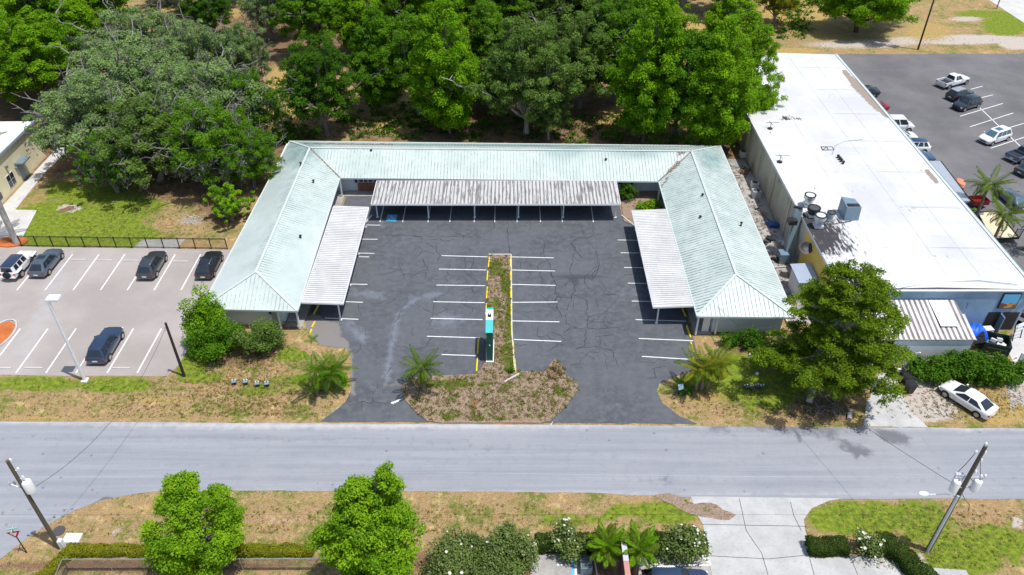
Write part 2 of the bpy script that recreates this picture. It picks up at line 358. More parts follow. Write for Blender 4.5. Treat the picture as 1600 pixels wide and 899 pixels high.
    def ribs(s, poly, d, sp, w_=.05, h_=.04, top=.5):
        poly = [Vector(p) for p in poly]; n = (poly[1]-poly[0]).cross(poly[2]-poly[0])
        i = 3
        while n.length < 1e-4: n = (poly[1]-poly[0]).cross(poly[i]-poly[0]); i += 1
        n.normalize()
        if n.z < 0: n = -n
        u = Vector(d); u = (u-n*u.dot(n)).normalized(); v = n.cross(u); o = poly[0]
        pp = [((p-o).dot(u), (p-o).dot(v)) for p in poly]
        v0 = min(q[1] for q in pp); v1 = max(q[1] for q in pp); t = v0+sp*.5
        while t < v1:
            xs = []
            for a, b in zip(pp, pp[1:]+pp[:1]):
                if (a[1]-t)*(b[1]-t) < 0: xs.append(a[0]+(b[0]-a[0])*(t-a[1])/(b[1]-a[1]))
            xs.sort()
            for a, b in zip(xs[::2], xs[1::2]):
                if b-a < .15: continue
                q = [o+u*x+v*(t+y)+n*z for x in (a+.02, b-.02) for y, z in ((-w_/2, -.005), (w_/2, -.005), (w_/2*top, h_), (-w_/2*top, h_))]
                s.add(q, [(0, 1, 2, 3), (4, 7, 6, 5), (1, 5, 6, 2), (2, 6, 7, 3), (3, 7, 4, 0)])
            t += sp
        return s
    def mesh(s, name, mats, off=(0, 0, 0), smooth=None):
        me = bpy.data.meshes.new(name); ox, oy, oz = off
        me.from_pydata([(a-ox, b-oy, c-oz) for a, b, c in s.v], [], s.f)
        for m in mats: me.materials.append(m)
        if len(mats) > 1: me.polygons.foreach_set('material_index', s.m)
        bm = bmesh.new(); bm.from_mesh(me); bmesh.ops.recalc_face_normals(bm, faces=bm.faces); bm.to_mesh(me); bm.free()
        if smooth is not None:
            me.polygons.foreach_set('use_smooth', [True]*len(me.polygons)); me.set_sharp_from_angle(angle=R(smooth))
        me.update(); return me
    def build(s, name, mats, parent=None, local=False, smooth=None):
        mats = [MAT[m] if isinstance(m, str) else m for m in (mats if isinstance(mats, (list, tuple)) else [mats])]
        root = parent
        off = (0, 0, 0)
        if parent and not local:
            off = Vector(parent.location)
            if parent.parent: off = off+Vector(parent.parent.location)
        return link(name, s.mesh(name, mats, off, smooth), parent)

# zone painting: blobs are given in photo pixels on the ground and become a colour layer of the real sheet
def zone(me, blobs, z=0.0, off=(0, 0, 0)):
    n = len(me.vertices); c = np.empty(n*3, np.float32); me.vertices.foreach_get('co', c); c = c.reshape(-1, 3)+np.array(off, np.float32)
    px, py = W2P(c[:, 0], c[:, 1], z); out = np.zeros((n, 4), np.float32)
    ok = c[:, 1] > 5
    for b in blobs:
        if b[1] == 'L':
            _, _, x0, y0, x1, y1, wd, s = (b[0], b[1], *b[2:])
            dx, dy = x1-x0, y1-y0; L = dx*dx+dy*dy
            t = np.clip(((px-x0)*dx+(py-y0)*dy)/L, 0, 1)
            d = np.hypot(px-x0-t*dx, py-y0-t*dy)/wd
        else:
            _, x, y, rx, ry, s = b; d = np.hypot((px-x)/rx, (py-y)/ry)
        wgt = s*np.clip(1.35-d*.85, 0, 1)*ok
        out[:, b[0]] = np.maximum(out[:, b[0]], wgt) if s > 0 else np.clip(out[:, b[0]]+wgt, 0, 2)
    a = me.color_attributes.new('zone', 'FLOAT_COLOR', 'POINT'); a.data.foreach_set('color', out.ravel())
def sheet(name, poly, z, mat, step=1.5, blobs=(), thick=0.0):
    bm = bmesh.new(); vs = [bm.verts.new((p[0], p[1], z)) for p in poly]; f0 = bm.faces.new(vs); f0.normal_update()
    if f0.normal.z < 0: f0.normal_flip()
    bmesh.ops.triangulate(bm, faces=bm.faces)
    xs = [p[0] for p in poly]; ys = [p[1] for p in poly]
    for ax, lo, hi in ((0, min(xs), max(xs)), (1, min(ys), max(ys))):
        t = math.ceil(lo/step)*step
        while t < hi:
            pc = Vector((0, 0, 0)); pc[ax] = t; nn = Vector((0, 0, 0)); nn[ax] = 1
            bmesh.ops.bisect_plane(bm, geom=bm.verts[:]+bm.edges[:]+bm.faces[:], plane_co=pc, plane_no=nn, dist=1e-4)
            t += step
    for f in bm.faces:
        f.normal_update()
        if f.normal.z < 0: f.normal_flip()
    if thick:
        be = [e for e in bm.edges if len(e.link_faces) == 1]
        r = bmesh.ops.extrude_edge_only(bm, edges=be)
        for v in [g for g in r['geom'] if isinstance(g, bmesh.types.BMVert)]: v.co.z -= thick
        bmesh.ops.recalc_face_normals(bm, faces=bm.faces)
    me = bpy.data.meshes.new(name); bm.to_mesh(me); bm.free(); me.materials.append(MAT[mat])
    zone(me, blobs, z); o = link(name, me); tag(o, kind='structure'); return o
def rough(poly, step=1.0, jit=.12, seed=1, closed=True):
    r = random.Random(seed); out = []
    for a, b in zip(poly, poly[1:]+poly[:1]):
        a = Vector(a[:2]); b = Vector(b[:2]); n = max(1, int((b-a).length/step)); out.append(a[:])
        nrm = Vector((-(b-a).y, (b-a).x)).normalized()
        for i in range(1, n): out.append((a.lerp(b, i/n)+nrm*r.uniform(-jit, jit))[:])
    return out
PX = lambda *l: [P(x, y)[:2] for x, y in l]
# ================================================================== SETTING
def make_ground():
    xs = [-1500, -700, -300, -180]+list(np.arange(-130, 131, 1.0))+[180, 300, 700, 1500]
    ys = [-600, -200, -40]+list(np.arange(14, 191, 1.0))+[240, 400, 900, 1800]
    nx, ny = len(xs), len(ys)
    X, Y = np.meshgrid(xs, ys); v = np.stack([X, Y, np.zeros_like(X)], -1).reshape(-1, 3).astype(np.float32)
    me = bpy.data.meshes.new('ground'); me.vertices.add(len(v)); me.vertices.foreach_set('co', v.ravel())
    i = np.arange((ny-1)*(nx-1)); r, c = i//(nx-1), i % (nx-1); a = r*nx+c
    f = np.stack([a, a+1, a+nx+1, a+nx], -1).astype(np.int32)
    me.loops.add(f.size); me.loops.foreach_set('vertex_index', f.ravel())
    me.polygons.add(len(f)); me.polygons.foreach_set('loop_start', np.arange(0, f.size, 4, dtype=np.int32)); me.update(calc_edges=True)
    me.materials.append(MAT['ground'])
    B = []
    # 0 lush
    B += [(0, 200, 320, 70, 30, .8), (0, 110, 350, 120, 38, 1.0), (0, 60, 385, 60, 14, 1), (0, 200, 370, 60, 20, .9), (0, 150, 300, 90, 24, .9),
          (0, 60, 600, 90, 12, .9), (0, 180, 602, 70, 14, .9), (0, 300, 560, 26, 40, 1.1), (0, 320, 590, 50, 14, .7), (0, 455, 556, 26, 12, 1.1), (0, 400, 610, 70, 10, .7),
          (0, 470, 595, 60, 20, .6), (0, 30, 640, 40, 10, .5), (0, 520, 600, 40, 20, .7), (0, 1150, 590, 60, 50, .75), (0, 1200, 610, 70, 40, .8),
          (0, 1045, 800, 60, 18, 1.1), (0, 985, 795, 50, 12, .8), (0, 900, 815, 110, 12, .6), (0, 840, 800, 80, 8, .5), (0, 1345, 810, 85, 26, 1.1), (0, 1440, 815, 60, 40, .75), (0, 1560, 850, 80, 40, .75),
          (0, 1500, 870, 80, 40, .8), (0, 1570, 40, 40, 18, .9), (0, 1540, 22, 70, 8, .7), (0, 40, 830, 25, 30, .5), (0, 90, 800, 60, 8, .3), (0, 330, 775, 60, 6, .4), (0, 770, 600, 30, 12, .3),
          (0, 430, 190, 40, 60, .5), (0, 1330, 885, 120, 20, .2), (0, 230, 865, 300, 12, .5)]
    # 1 sand
    B += [(1, 235, 350, 40, 16, .38), (1, 300, 345, 40, 16, .45), (1, 150, 390, 230, 4, .5), (1, 1500, 62, 120, 8, .9), (1, 1590, 68, 30, 10, 1), (1, 1510, 30, 40, 6, .6), (1, 1400, 66, 120, 6, .6),
          (1, 1340, 70, 120, 9, .6), (1, 1440, 640, 60, 22, .95), (1, 1470, 615, 50, 20, .9), (1, 1590, 610, 20, 40, .8), (1, 1440, 600, 30, 20, .9), (1, 1540, 675, 70, 6, .5),
          (1, 1150, 245, 20, 30, .3), (1, 1185, 330, 18, 90, .8), (1, 1215, 400, 30, 60, .8), (1, 600, 655, 60, 3, .5), (1, 530, 650, 22, 8, .8), (1, 545, 615, 6, 30, .8), (1, 180, 835, 16, 8, .8),
          (1, 130, 835, 40, 6, .4), (1, 840, 842, 30, 5, .4), (1, 440, 812, 60, 8, .5), (1, 1590, 820, 14, 12, .9), (1, 1530, 800, 20, 8, .5), (1, 108, 326, 22, 8, .8), (1, 530, 640, 30, 5, .5),
          (1, 200, 660, 500, 2.5, .7), (1, 1090, 790, 26, 16, .8), (1, 1250, 655, 60, 5, .4), (1, 700, 770, 340, 2, .6), (1, 1440, 875, 20, 20, .6), (1, 1400, 846, 20, 10, .5),
          (1, 980, 250, 30, 5, .3), (1, 250, 785, 60, 6, .35), (1, 480, 840, 10, 5, .6)]
    # 2 litter
    B += [(2, 240, 220, 260, 75, .9), (2, 800, 185, 420, 60, .75), (2, 700, 60, 560, 90, .7), (2, 100, 120, 200, 100, .8), (2, 1150, 230, 40, 60, .8), (2, 340, 320, 50, 50, .6), (2, 280, 300, 100, 20, .6),
          (2, 380, 560, 60, 20, .6), (2, 1290, 640, 70, 26, .7), (2, 1170, 545, 50, 10, .7), (2, 500, 620, 40, 18, .35), (2, 1520, 600, 80, 14, .5), (2, 1165, 300, 12, 60, .7), (2, 700, 880, 260, 20, .8),
          (2, 200, 890, 320, 10, 1.0), (2, 930, 862, 200, 10, .8), (2, 1330, 872, 80, 6, .9), (2, 1420, 880, 16, 20, .8), (2, 990, 312, 30, 16, .35), (2, 105, 327, 8, 3, 1.6), (2, 940, 890, 22, 25, 1.0), (2, 1120, 790, 16, 10, .5),
          (2, 330, 640, 60, 12, .25), (2, 230, 330, 60, 14, .4)]
    # 3 gold / orange dry, with sunlit wood gaps painted in gold
    B += [(3, 450, 150, 40, 60, .95), (3, 620, 180, 60, 34, .8), (3, 980, 185, 60, 24, .75), (3, 1240, 25, 60, 30, .95), (3, 1300, 50, 60, 20, .6), (3, 1080, 80, 40, 60, .9), (3, 1450, 50, 60, 24, .6),
          (3, 60, 655, 120, 8, .6), (3, 250, 625, 80, 14, .6), (3, 1100, 620, 60, 26, .55), (3, 330, 560, 40, 40, .2), (3, 1560, 645, 60, 22, .8), (3, 1530, 610, 60, 16, .6), (3, 250, 20, 40, 30, .6),
          (3, 960, 312, 30, 12, .7), (3, 210, 800, 90, 14, .55), (3, 480, 780, 200, 8, .5), (3, 400, 540, 60, 20, .4), (3, 350, 20, 40, 14, .7), (3, 770, 100, 30, 20, .5), (3, 1240, 80, 50, 6, .8), (3, 1340, 656, 14, 12, .6), (3, 900, 190, 40, 20, .4)]
    zone(me, B); tag(link('ground', me), kind='structure')
make_ground()
# asphalt courtyard
lot = PX((500, 659), (520, 645), (540, 628), (549, 610), (548, 585), (549, 560), (543, 545), (520, 543), (500, 540), (484, 527), (478, 512))
lot += [(-21.3, 62.2), (-21.3, 87.2), (-17, 87.2), (13.6, 87.2), (13.6, 82.6), (15.0, 79.6), (18.3, 79.6), (18.3, 56.0)]
lot += PX((1085, 578), (1052, 590), (1030, 600), (1026, 612), (1035, 630), (1060, 650), (1090, 663))
LOTB = [(0, 'L', 618, 500, 606, 590, 7, .75), (0, 'L', 625, 490, 645, 468, 6, .75), (0, 'L', 645, 468, 690, 458, 6, .7), (0, 'L', 690, 458, 730, 470, 6, .4), (0, 'L', 545, 455, 600, 465, 8, .7), (0, 'L', 540, 505, 570, 530, 10, .8), (0, 700, 500, 30, 14, .7), (0, 598, 355, 4, 20, .85),
        (0, 620, 370, 60, 3, .4), (0, 990, 458, 40, 14, .55), (0, 850, 560, 60, 14, .3), (0, 580, 620, 50, 30, .35), (0, 655, 380, 90, 6, .4), (0, 960, 640, 50, 20, .35), (0, 940, 350, 90, 8, .3), (0, 555, 400, 10, 30, .5), (0, 700, 440, 40, 6, .5),
        (1, 'L', 490, 505, 500, 535, 16, 1.0), (1, 'L', 500, 520, 535, 540, 12, 1.0), (1, 'L', 505, 508, 525, 512, 10, .8), (1, 'L', 548, 550, 552, 620, 5, .7), (1, 'L', 600, 600, 640, 596, 7, .55), (1, 630, 600, 20, 14, .5),
        (2, 640, 330, 60, 8, .8), (2, 940, 608, 12, 6, 1), (2, 830, 575, 12, 6, .6), (2, 725, 427, 40, 12, .4), (2, 1000, 300, 20, 30, .3), (2, 905, 433, 50, 4, .9), (2, 900, 440, 5, 12, .9)]
sheet('courtyard_asphalt', rough(lot, .8, .05), .03, 'lot', 1.0, LOTB)
# street with the side street mouth at the left
street = [(-260, 48.6), (-46, 48.48)]+[P(x, 659+11*(x/1600.0)**1.2)[:2] for x in range(100, 1600, 60)]+[(45.55, 47.64), (260, 46.6), (260, 39.2), (41.67, 40.06)]
street += PX((1300, 780), (1080, 778), (900, 770), (600, 768), (370, 767), (265, 767), (212, 772), (162, 781), (118, 797), (75, 820), (40, 843), (0, 874))
street += [(-47, 15), (-60, -40), (-75, -40), (-62, 20), (-70, 38), (-90, 40.5), (-260, 40.5)]
STB = [(0, 'L', 0, 661, 1600, 672, 4, .7), (0, 'L', 0, 765, 1600, 776, 4, .5), (0, 'L', 0, 712, 1600, 722, 2, .45), (0, 150, 830, 200, 40, .3), (2, 1240, 670, 150, 10, .8), (2, 1330, 700, 20, 6, 1.3), (2, 1358, 704, 12, 4, 1.2), (2, 1400, 684, 26, 6, 1.0),
       (2, 1312, 676, 8, 3, 1.2), (2, 888, 736, 16, 3, 1.2), (2, 890, 743, 10, 3, .9), (2, 972, 734, 6, 2, 1.0), (2, 90, 758, 30, 5, .5), (2, 930, 740, 60, 5, .4), (2, 1120, 680, 50, 6, .5), (2, 1310, 690, 16, 2, 1), (0, 1510, 690, 60, 2, .5), (2, 160, 780, 8, 2, 1.3), (2, 1420, 695, 10, 3, 1), (2, 1515, 687, 8, 2, 1), (2, 'L', 1095, 668, 1290, 676, 6, .75), (2, 'L', 1150, 680, 1310, 684, 3, .6), (2, 'L', 1370, 690, 1420, 676, 2, 1.1), (2, 'L', 1380, 694, 1425, 684, 1.5, 1.0), (2, 'L', 0, 700, 1600, 712, 1.5, .35), (2, 'L', 0, 736, 1600, 748, 5, .33), (0, 'L', 0, 726, 1600, 735, 1.5, .4), (2, 'L', 0, 684, 1600, 694, 5, .40), (2, 'L', 0, 754, 1600, 763, 4, .42), (2, 'L', 900, 745, 1060, 748, 4, .6), (2, 'L', 300, 752, 420, 756, 3, .5), (2, 'L', 1320, 690, 1365, 704, 3, 1.2), (2, 1340, 703, 16, 5, 1.3), (2, 'L', 1185, 676, 1250, 684, 2, .9)]
sheet('street', rough(street, 1.2, .06, 3), .015, 'street', 1.5, STB)
# left car park, right car park
sheet('left_parking_asphalt', rough([(-120, 54.4)]+PX((0, 586), (120, 588), (262, 588), (280, 570), (292, 550))+[(-32.3, 62), (-32.2, 75.2), (-58, 75.9), (-120, 76.4)], 1, .04, 4), .02, 'left_lot', 1.5,
      [(0, 'L', 110, 400, 30, 560, 26, .5), (2, 202, 546, 8, 4, .9), (2, 127, 521, 5, 3, .8), (0, 300, 395, 70, 6, .5), (2, 60, 430, 14, 6, .4)])
rl = [(51.6, 61), (51.6, 135.1), (135, 136.2), (135, 20), (61, 20), (52.5, 40.2), (52.5, 52)]
sheet('right_parking_asphalt', [(51.6, 52), (51.6, 135.1), (91, 135.2), (100, 140), (135, 140), (135, 52)], .02, 'right_lot', 2.0,
      [(2, 1545, 248, 30, 3, .9), (2, 1520, 256, 16, 4, .6), (2, 1450, 250, 40, 20, .3), (0, 1400, 110, 90, 6, .5), (2, 1480, 195, 50, 4, .25), (0, 1430, 240, 20, 40, .3), (2, 1400, 160, 60, 6, .3)])
sheet('far_pavement', PX((1545, 0), (1600, 36))+[(100, 150), (140, 128), (140, 134), (96, 178)], .02, 'white_concrete', 4)
sheet('far_road', [(99, 180), (143, 137), (175, 137), (130, 180)], .024, 'street', 4)
# concrete driveways
sheet('concrete_driveway', rough([(14.6, 40.3)], 9)+PX((1086, 800), (1098, 820), (1103, 845), (1108, 868))+[(14.9, 34.9), (14.9, 15), (34, 15), (34, 33.6), (30.0, 33.9), (29.7, 34.8), (22.9, 34.8)]+PX((1258, 830), (1256, 812), (1268, 795), (1295, 783))+[(27, 40.1)], .034, 'concrete', 1.5,
      [(2, 1200, 800, 20, 6, .3)])
sheet('sign_side_parking_concrete', [(1.2, 15), (14.88, 15), (14.88, 34.9), (9.0, 34.9), (9.0, 33.0), (8.0, 33.0), (8.0, 15)][2:]+[(8.0, 15), (14.88, 15)], .030, 'dirty_concrete', 1.5)
sheet('left_parking_concrete', [(1.4, 15), (5.8, 15), (5.8, 35.0), (1.4, 35.0)], .030, 'dirty_concrete', 1.5)
sheet('service_driveway', rough(PX((1348, 668), (1352, 640), (1362, 610), (1372, 585), (1400, 580), (1405, 610), (1420, 640), (1450, 668)), .8, .1, 8), .028, 'concrete', 1.5)
sheet('building_side_pavement', PX((1585, 570), (1574, 548), (1590, 500))+[(51.8, 62), (62, 62), (62, 52)], .03, 'white_concrete', 2)
sheet('left_building_path', [(-64.2, 70.0), (-61.6, 70.0), (-61.6, 76.1)]+PX((28, 385), (58, 329), (24, 328), (74, 266))+[(-61.9, 104), (-64.4, 104)], .03, 'white_concrete', 2)
sheet('fence_side_concrete_pad', PX((199, 396), (222, 375), (290, 374), (268, 397)), .012, 'dirty_concrete', 2)
sheet('alley_gravel', [(28.3, 62), (32.2, 62), (32.2, 97), (28.3, 97)], .012, 'dirty_concrete', 2)
sheet('dirt_patch', rough(PX((1018, 775), (1045, 771), (1085, 788), (1110, 786), (1150, 805), (1140, 813), (1112, 810), (1086, 806), (1060, 795)), .5, .12, 5), .042, 'planter', 1.0)
# planters of the courtyard
isl = [(-2.6, 74.1), (-0.2, 74.1), (-.05, 60), (.3, 54.9)]+PX((850, 583), (858, 572), (868, 561), (878, 575), (884, 587), (902, 599), (903, 611), (885, 635), (862, 658), (845, 662), (690, 662), (667, 659), (650, 645), (634, 628), (627, 606), (640, 592), (690, 588), (745, 586))+[(-2.65, 56)]
def inset(poly, z): return poly
m = MB(); m.prism([(x, y) for x, y in isl], 0.0, .10)
sheet('planted_island', rough(isl[:4], 5, 0)[:0]+isl, .12, 'planter', .8,
      [(0, 775, 420, 16, 10, 1), (0, 790, 440, 8, 20, 1), (0, 795, 500, 6, 60, 1.2), (0, 800, 560, 14, 22, 1.3), (0, 770, 480, 10, 30, .5), (0, 700, 600, 60, 8, .6), (0, 740, 650, 140, 8, .4), (0, 800, 610, 40, 6, .3), (0, 870, 600, 14, 18, .4)], thick=.12)
sheet('corner_planter', [(13.7, 81.3), (13.9, 88.2), (20.0, 88.2), (20.0, 80.0), (15.2, 79.9)], .10, 'planter', .8, [(0, 1000, 320, 10, 6, .3)], thick=.1)
m = MB()
for a, b in (((13.55, 82.5), (15.1, 79.75)), ((15.1, 79.75), (18.1, 79.75)), ((-.1, 74.1), (-.02, 61.0)), ((-.02, 61), (.25, 55.0)), ((-2.7, 74.15), (-.1, 74.15))):
    m.beam((*a, .08), (*b, .08), .14, .17)
tag(m.build('planter_kerb', 'white_concrete'), kind='structure')
# painted lines --------------------------------------------------------------
m = MB()
def ln(a, b, z=.036, wd=.11):
    a = Vector((*a, 0)); b = Vector((*b, 0)); d = (b-a).normalized(); s_ = Vector((-d.y, d.x, 0))*wd/2; m.add([(*(a-s_)[:2], z), (*(b-s_)[:2], z), (*(b+s_)[:2], z), (*(a+s_)[:2], z)], [(0, 1, 2, 3)])
def lp(x0, y0, x1, y1, z=.036, wd=.11): ln(P(x0, y0)[:2], P(x1, y1)[:2], z, wd)
for q in ((690, 400, 762, 402), (686, 421, 760, 422.5), (682, 446, 758, 447), (677, 472, 757, 473.5), (673, 498, 754, 500), (667, 526, 750, 528.5), (690, 554.5, 745, 556.5),
          (800, 402, 865, 403.5), (800, 422.5, 867, 424), (800, 445, 868, 446.5), (800, 473, 871, 472.5), (800, 502, 874, 503.5), (803, 531, 877, 534),
          (530, 374, 590, 374.5), (530, 395.5, 585, 396.5), (520, 444, 574, 445), (515, 471, 567, 473), (508, 497.5, 560, 499.5), (545, 351.5, 594, 352.5),
          (965, 375.5, 1020, 376.5), (970, 395.5, 1030, 396.5), (975, 418.5, 1040, 419.5), (981, 443, 1050, 444.5), (987, 471, 1060, 472.5), (993, 500, 1072, 502.5), (998, 529.5, 1083, 533), (1003, 557.5, 1078, 562)): lp(*q)
for x in (594, 629.5, 669, 703, 741, 773, 808, 844.5, 878.5, 927): 
    p = P(x, 346); ln((p.x, 81.1), (p.x, 86.9))
tag(m.build('courtyard_parking_lines', 'paint_white'), kind='structure')
m = MB(); Y0, Y1 = 67.6, 74.3
for px_ in (-20, 24, 68, 112, 155, 197, 239, 281): x = P(px_, 457).x; ln((x, Y0), (x+.05, Y1), .026, .14)
for px_ in (-66, -23, 23, 70, 117, 166, 213): x = P(px_, 586).x; ln((x, 54.7), (x+.05, 61.2), .026, .14)
tag(m.build('left_parking_lines', 'paint_white'), kind='structure')
m = MB()
for q in ((1500, 182, 1567, 162), (1515.6, 198.5, 1583, 177), (1548, 232, 1618, 209), (1560, 205, 1600, 193), (1516.6, 140, 1535.6, 135), (1532.5, 153.4, 1551.5, 148.6), (1531, 169, 1593, 228), (1580, 256, 1640, 236), (1593, 228, 1625, 262)): lp(*q, z=.026, wd=.13)
tag(m.build('right_parking_lines', 'paint_white'), kind='structure')
# wheelchair bay marking
m = MB(); m.add([(*P(603, 346)[:2], .040), (*P(619, 346.5)[:2], .040), (*P(621, 336)[:2], .040), (*P(606, 336)[:2], .040)], [(0, 1, 2, 3)]); tag(m.build('accessible_bay_square', 'paint_blue'), kind='structure')
m = MB(); c = P(612, 341)
ang = [2*math.pi*i/20 for i in range(21)]
def stroke(pts, wd=.10, z=.044):
    for a, b in zip(pts, pts[1:]): ln((c.x+a[0], c.y+a[1]), (c.x+b[0], c.y+b[1]), z, wd)
stroke([(.28*math.cos(t)-.02, -.18+.28*math.sin(t)) for t in ang[9:20]]); stroke([(-.1, .32), (-.06, -.02), (.24, -.02), (.34, -.36), (.46, -.32)]); stroke([(-.08, .16), (.16, .16)])
m.add([(c.x-.1+.09*math.cos(t), c.y+.46+.09*math.sin(t), .044) for t in ang[:-1]], [tuple(range(20))])
tag(m.build('wheelchair_symbol', 'paint_white'), kind='structure')
m = MB()
q0 = P(848, 863, 0)
for a, b in (((997, 882), (1108, 884)), ((1016, 870), (1106, 870)), ((1106, 870), (1110, 884)), ((1006, 871), (1014, 882)), ((1024, 870), (1034, 882)), ((1044, 870), (1054, 883)), ((1063, 870), (1073, 883)), ((1082, 871), (1092, 884)), ((1099, 871), (1107, 881))): lp(*a, *b, z=.040, wd=.13)
lp(899, 868, 901, 960, z=.040, wd=.16); lp(928, 870, 933, 899, z=.040, wd=.1); lp(870, 883, 879, 883, z=.04, wd=.16)
tag(m.build('front_parking_lines', 'paint_white'), kind='structure')
m = MB(); lp(894, 868, 895, 960, z=.040, wd=.2); tag(m.build('blue_bay_line', 'paint_blue'), kind='structure')
m = MB()
for a, b in (((1155, 780), (1166, 830)), ((1166, 830), (1190, 865)), ((1190, 865), (1200, 899)), ((1098, 820), (1260, 823)), ((1105, 869), (1200, 874)), ((1200, 874), (1262, 868)), ((1265, 874), (1272, 899)), ((1330, 874), (1340, 899)), ((1235, 785), (1240, 806)), ((1240, 806), (1252, 830))): lp(*a, *b, z=.039, wd=.045)
tag(m.build('concrete_joints', 'crack'), kind='structure')
# cracks ----------------------------------------------------------------------
CR = [[(702, 410), (700, 430), (720, 432), (760, 430)], [(728, 400), (726, 425), (745, 440), (738, 455)], [(735, 395), (730, 385)], [(700, 425), (698, 440), (710, 432)], [(740, 402), (736, 430)], [(718, 455), (735, 452), (742, 458)], [(640, 435), (655, 425), (668, 422), (660, 405)], [(628, 430), (665, 427), (664, 438)], [(608, 420), (625, 422)],
      [(650, 385), (662, 390), (655, 400)], [(664, 392), (680, 397)], [(710, 363), (725, 370), (740, 362)], [(725, 368), (724, 374)], [(600, 369), (755, 371)], [(665, 380), (695, 380)], [(672, 367), (678, 360)],
      [(680, 465), (678, 490), (672, 510)], [(665, 485), (680, 492), (700, 484), (690, 478)], [(722, 475), (740, 482), (735, 492)], [(630, 478), (622, 500), (616, 505)], [(580, 475), (598, 473)], [(573, 510), (570, 525)], [(560, 475), (564, 495), (558, 500)], [(566, 535), (560, 550), (555, 552)], [(645, 513), (645, 525)], [(565, 418), (578, 432)],
      [(792, 300), (794, 360), (796, 398)], [(771, 345), (772, 358)], [(925, 350), (928, 365), (915, 375), (900, 370), (880, 373), (868, 362), (858, 370)], [(928, 365), (945, 372), (955, 358)], [(908, 355), (912, 368)], [(918, 375), (930, 390), (945, 388), (953, 378)], [(930, 392), (933, 405), (970, 402)], [(930, 405), (905, 408), (896, 400), (898, 385), (885, 382)], [(933, 405), (934, 425), (925, 440), (920, 435), (895, 436), (882, 447), (880, 442)],
      [(934, 438), (945, 448), (943, 460), (965, 462), (938, 462)], [(895, 438), (898, 455), (893, 465), (870, 465), (868, 445), (862, 430), (858, 410), (850, 398)], [(897, 462), (915, 460), (920, 453), (912, 440)], [(897, 462), (897, 485), (915, 488), (920, 495), (945, 490), (962, 472)], [(893, 465), (886, 485), (862, 480)], [(870, 465), (865, 478), (845, 461)], [(920, 495), (918, 512), (925, 515), (950, 512), (965, 512)], [(918, 512), (900, 515), (884, 515)], [(915, 515), (915, 540), (900, 546), (930, 542), (955, 548), (966, 574)], [(936, 524), (937, 540)], [(885, 490), (884, 505), (900, 512)], [(930, 465), (935, 480)],
      [(846, 430), (846, 448), (825, 462)], [(830, 410), (830, 428), (822, 440)], [(815, 405), (812, 420)], [(840, 370), (852, 378), (850, 395), (842, 400)], [(820, 350), (828, 345), (830, 360)], [(955, 415), (952, 428), (940, 425)], [(1000, 565), (1020, 567), (1030, 563), (1045, 563)], [(1040, 573), (1022, 577), (1026, 590), (1012, 592)], [(1005, 440), (990, 425)],
      [(590, 600), (583, 620), (585, 628), (600, 632), (612, 628)], [(545, 635), (565, 628), (583, 630)], [(565, 628), (566, 640)], [(957, 610), (975, 622), (985, 630)], [(750, 560), (748, 575)], [(700, 548), (692, 552)], [(600, 590), (612, 575)]]
rc = random.Random(17)
for _ in range(46):
    x = rc.uniform(815, 965) if rc.random() < .72 else rc.uniform(600, 745); y = rc.uniform(352, 560); a_ = rc.choice((0, 1.57, 3.14, 4.71))+rc.uniform(-.5, .5); q = [(x, y)]
    for _k in range(rc.randint(2, 4)): a_ += rc.uniform(-.9, .9); x += math.cos(a_)*rc.uniform(9, 20); y += math.sin(a_)*rc.uniform(6, 13); q.append((x, y))
    CR.append(q)
m = MB(); r = random.Random(5)
for c_ in CR:
    pts = [Vector(P(x, y)) for x, y in c_]; fine = [pts[0]]
    for a, b in zip(pts, pts[1:]):
        n = max(2, int((b-a).length/.45))
        for i in range(1, n+1): fine.append(a.lerp(b, i/n)+Vector((r.uniform(-.12, .12), r.uniform(-.12, .12), 0)))
    wd = r.uniform(.04, .085)
    for a, b in zip(fine, fine[1:]):
        d = (b-a).normalized(); s_ = Vector((-d.y, d.x, 0))*wd/2*r.uniform(.5, 1.3); e = d*.02
        m.add([(*(a-s_-e)[:2], .0345), (*(b-s_+e)[:2], .0345), (*(b+s_+e)[:2], .0345), (*(a+s_-e)[:2], .0345)], [(0, 1, 2, 3)])
tag(m.build('asphalt_cracks', 'crack'), kind='structure')
for nm, q in (('white_paint_splash', ((619, 628), .8, .35)), ('pale_spill', ((863, 661), .3, .12))):
    c_ = P(*q[0]); m = MB(); m.add([(c_.x+q[1]*.5*math.cos(t)*(1+.3*math.sin(3*t)), c_.y+q[2]*.5*math.sin(t)*(1+.3*math.cos(2*t))+.25*math.cos(t), .037) for t in ang[:-1]], [tuple(range(20))])
    tag(m.build(nm, 'paint_white'), kind='structure')
# ================================================================== OFFICE BUILDING
off = thing('office_building', 'long U-shaped single-storey building with a pale green ribbed metal roof around the courtyard', 'building', (-1.6, 80, 0))
ZE, ZR = 2.75, 4.5
OBL = (-30.3, 97.0, ZE); OBR = (28.1, 95.6, ZE); OFR = (28.0, 59.75, ZE); IFR = (18.35, 59.9, ZE); IBR = (18.4, 86.2, ZE); IBL = (-21.75, 87.1, ZE); IFL = (-21.45, 60.75, ZE); OFL = (-31.2, 61.1, ZE)
RBL = (-26.2, 91.75, ZR); RBR = (23.1, 90.8, ZR); RFR = (22.95, 64.5, ZR); RFL = (-26.3, 65.0, ZR)
faces = [([OBL, OBR, RBR, RBL], (0, 1, 0)), ([IBL, RBL, RBR, IBR], (0, 1, 0)), ([OFL, OBL, RBL, RFL], (1, 0, 0)), ([IFL, RFL, RBL, IBL], (1, 0, 0)), ([OFL, RFL, IFL], (0, 1, 0)),
         ([OFR, RFR, RBR, OBR], (1, 0, 0)), ([IFR, IBR, RBR, RFR], (1, 0, 0)), ([OFR, IFR, RFR], (0, 1, 0))]
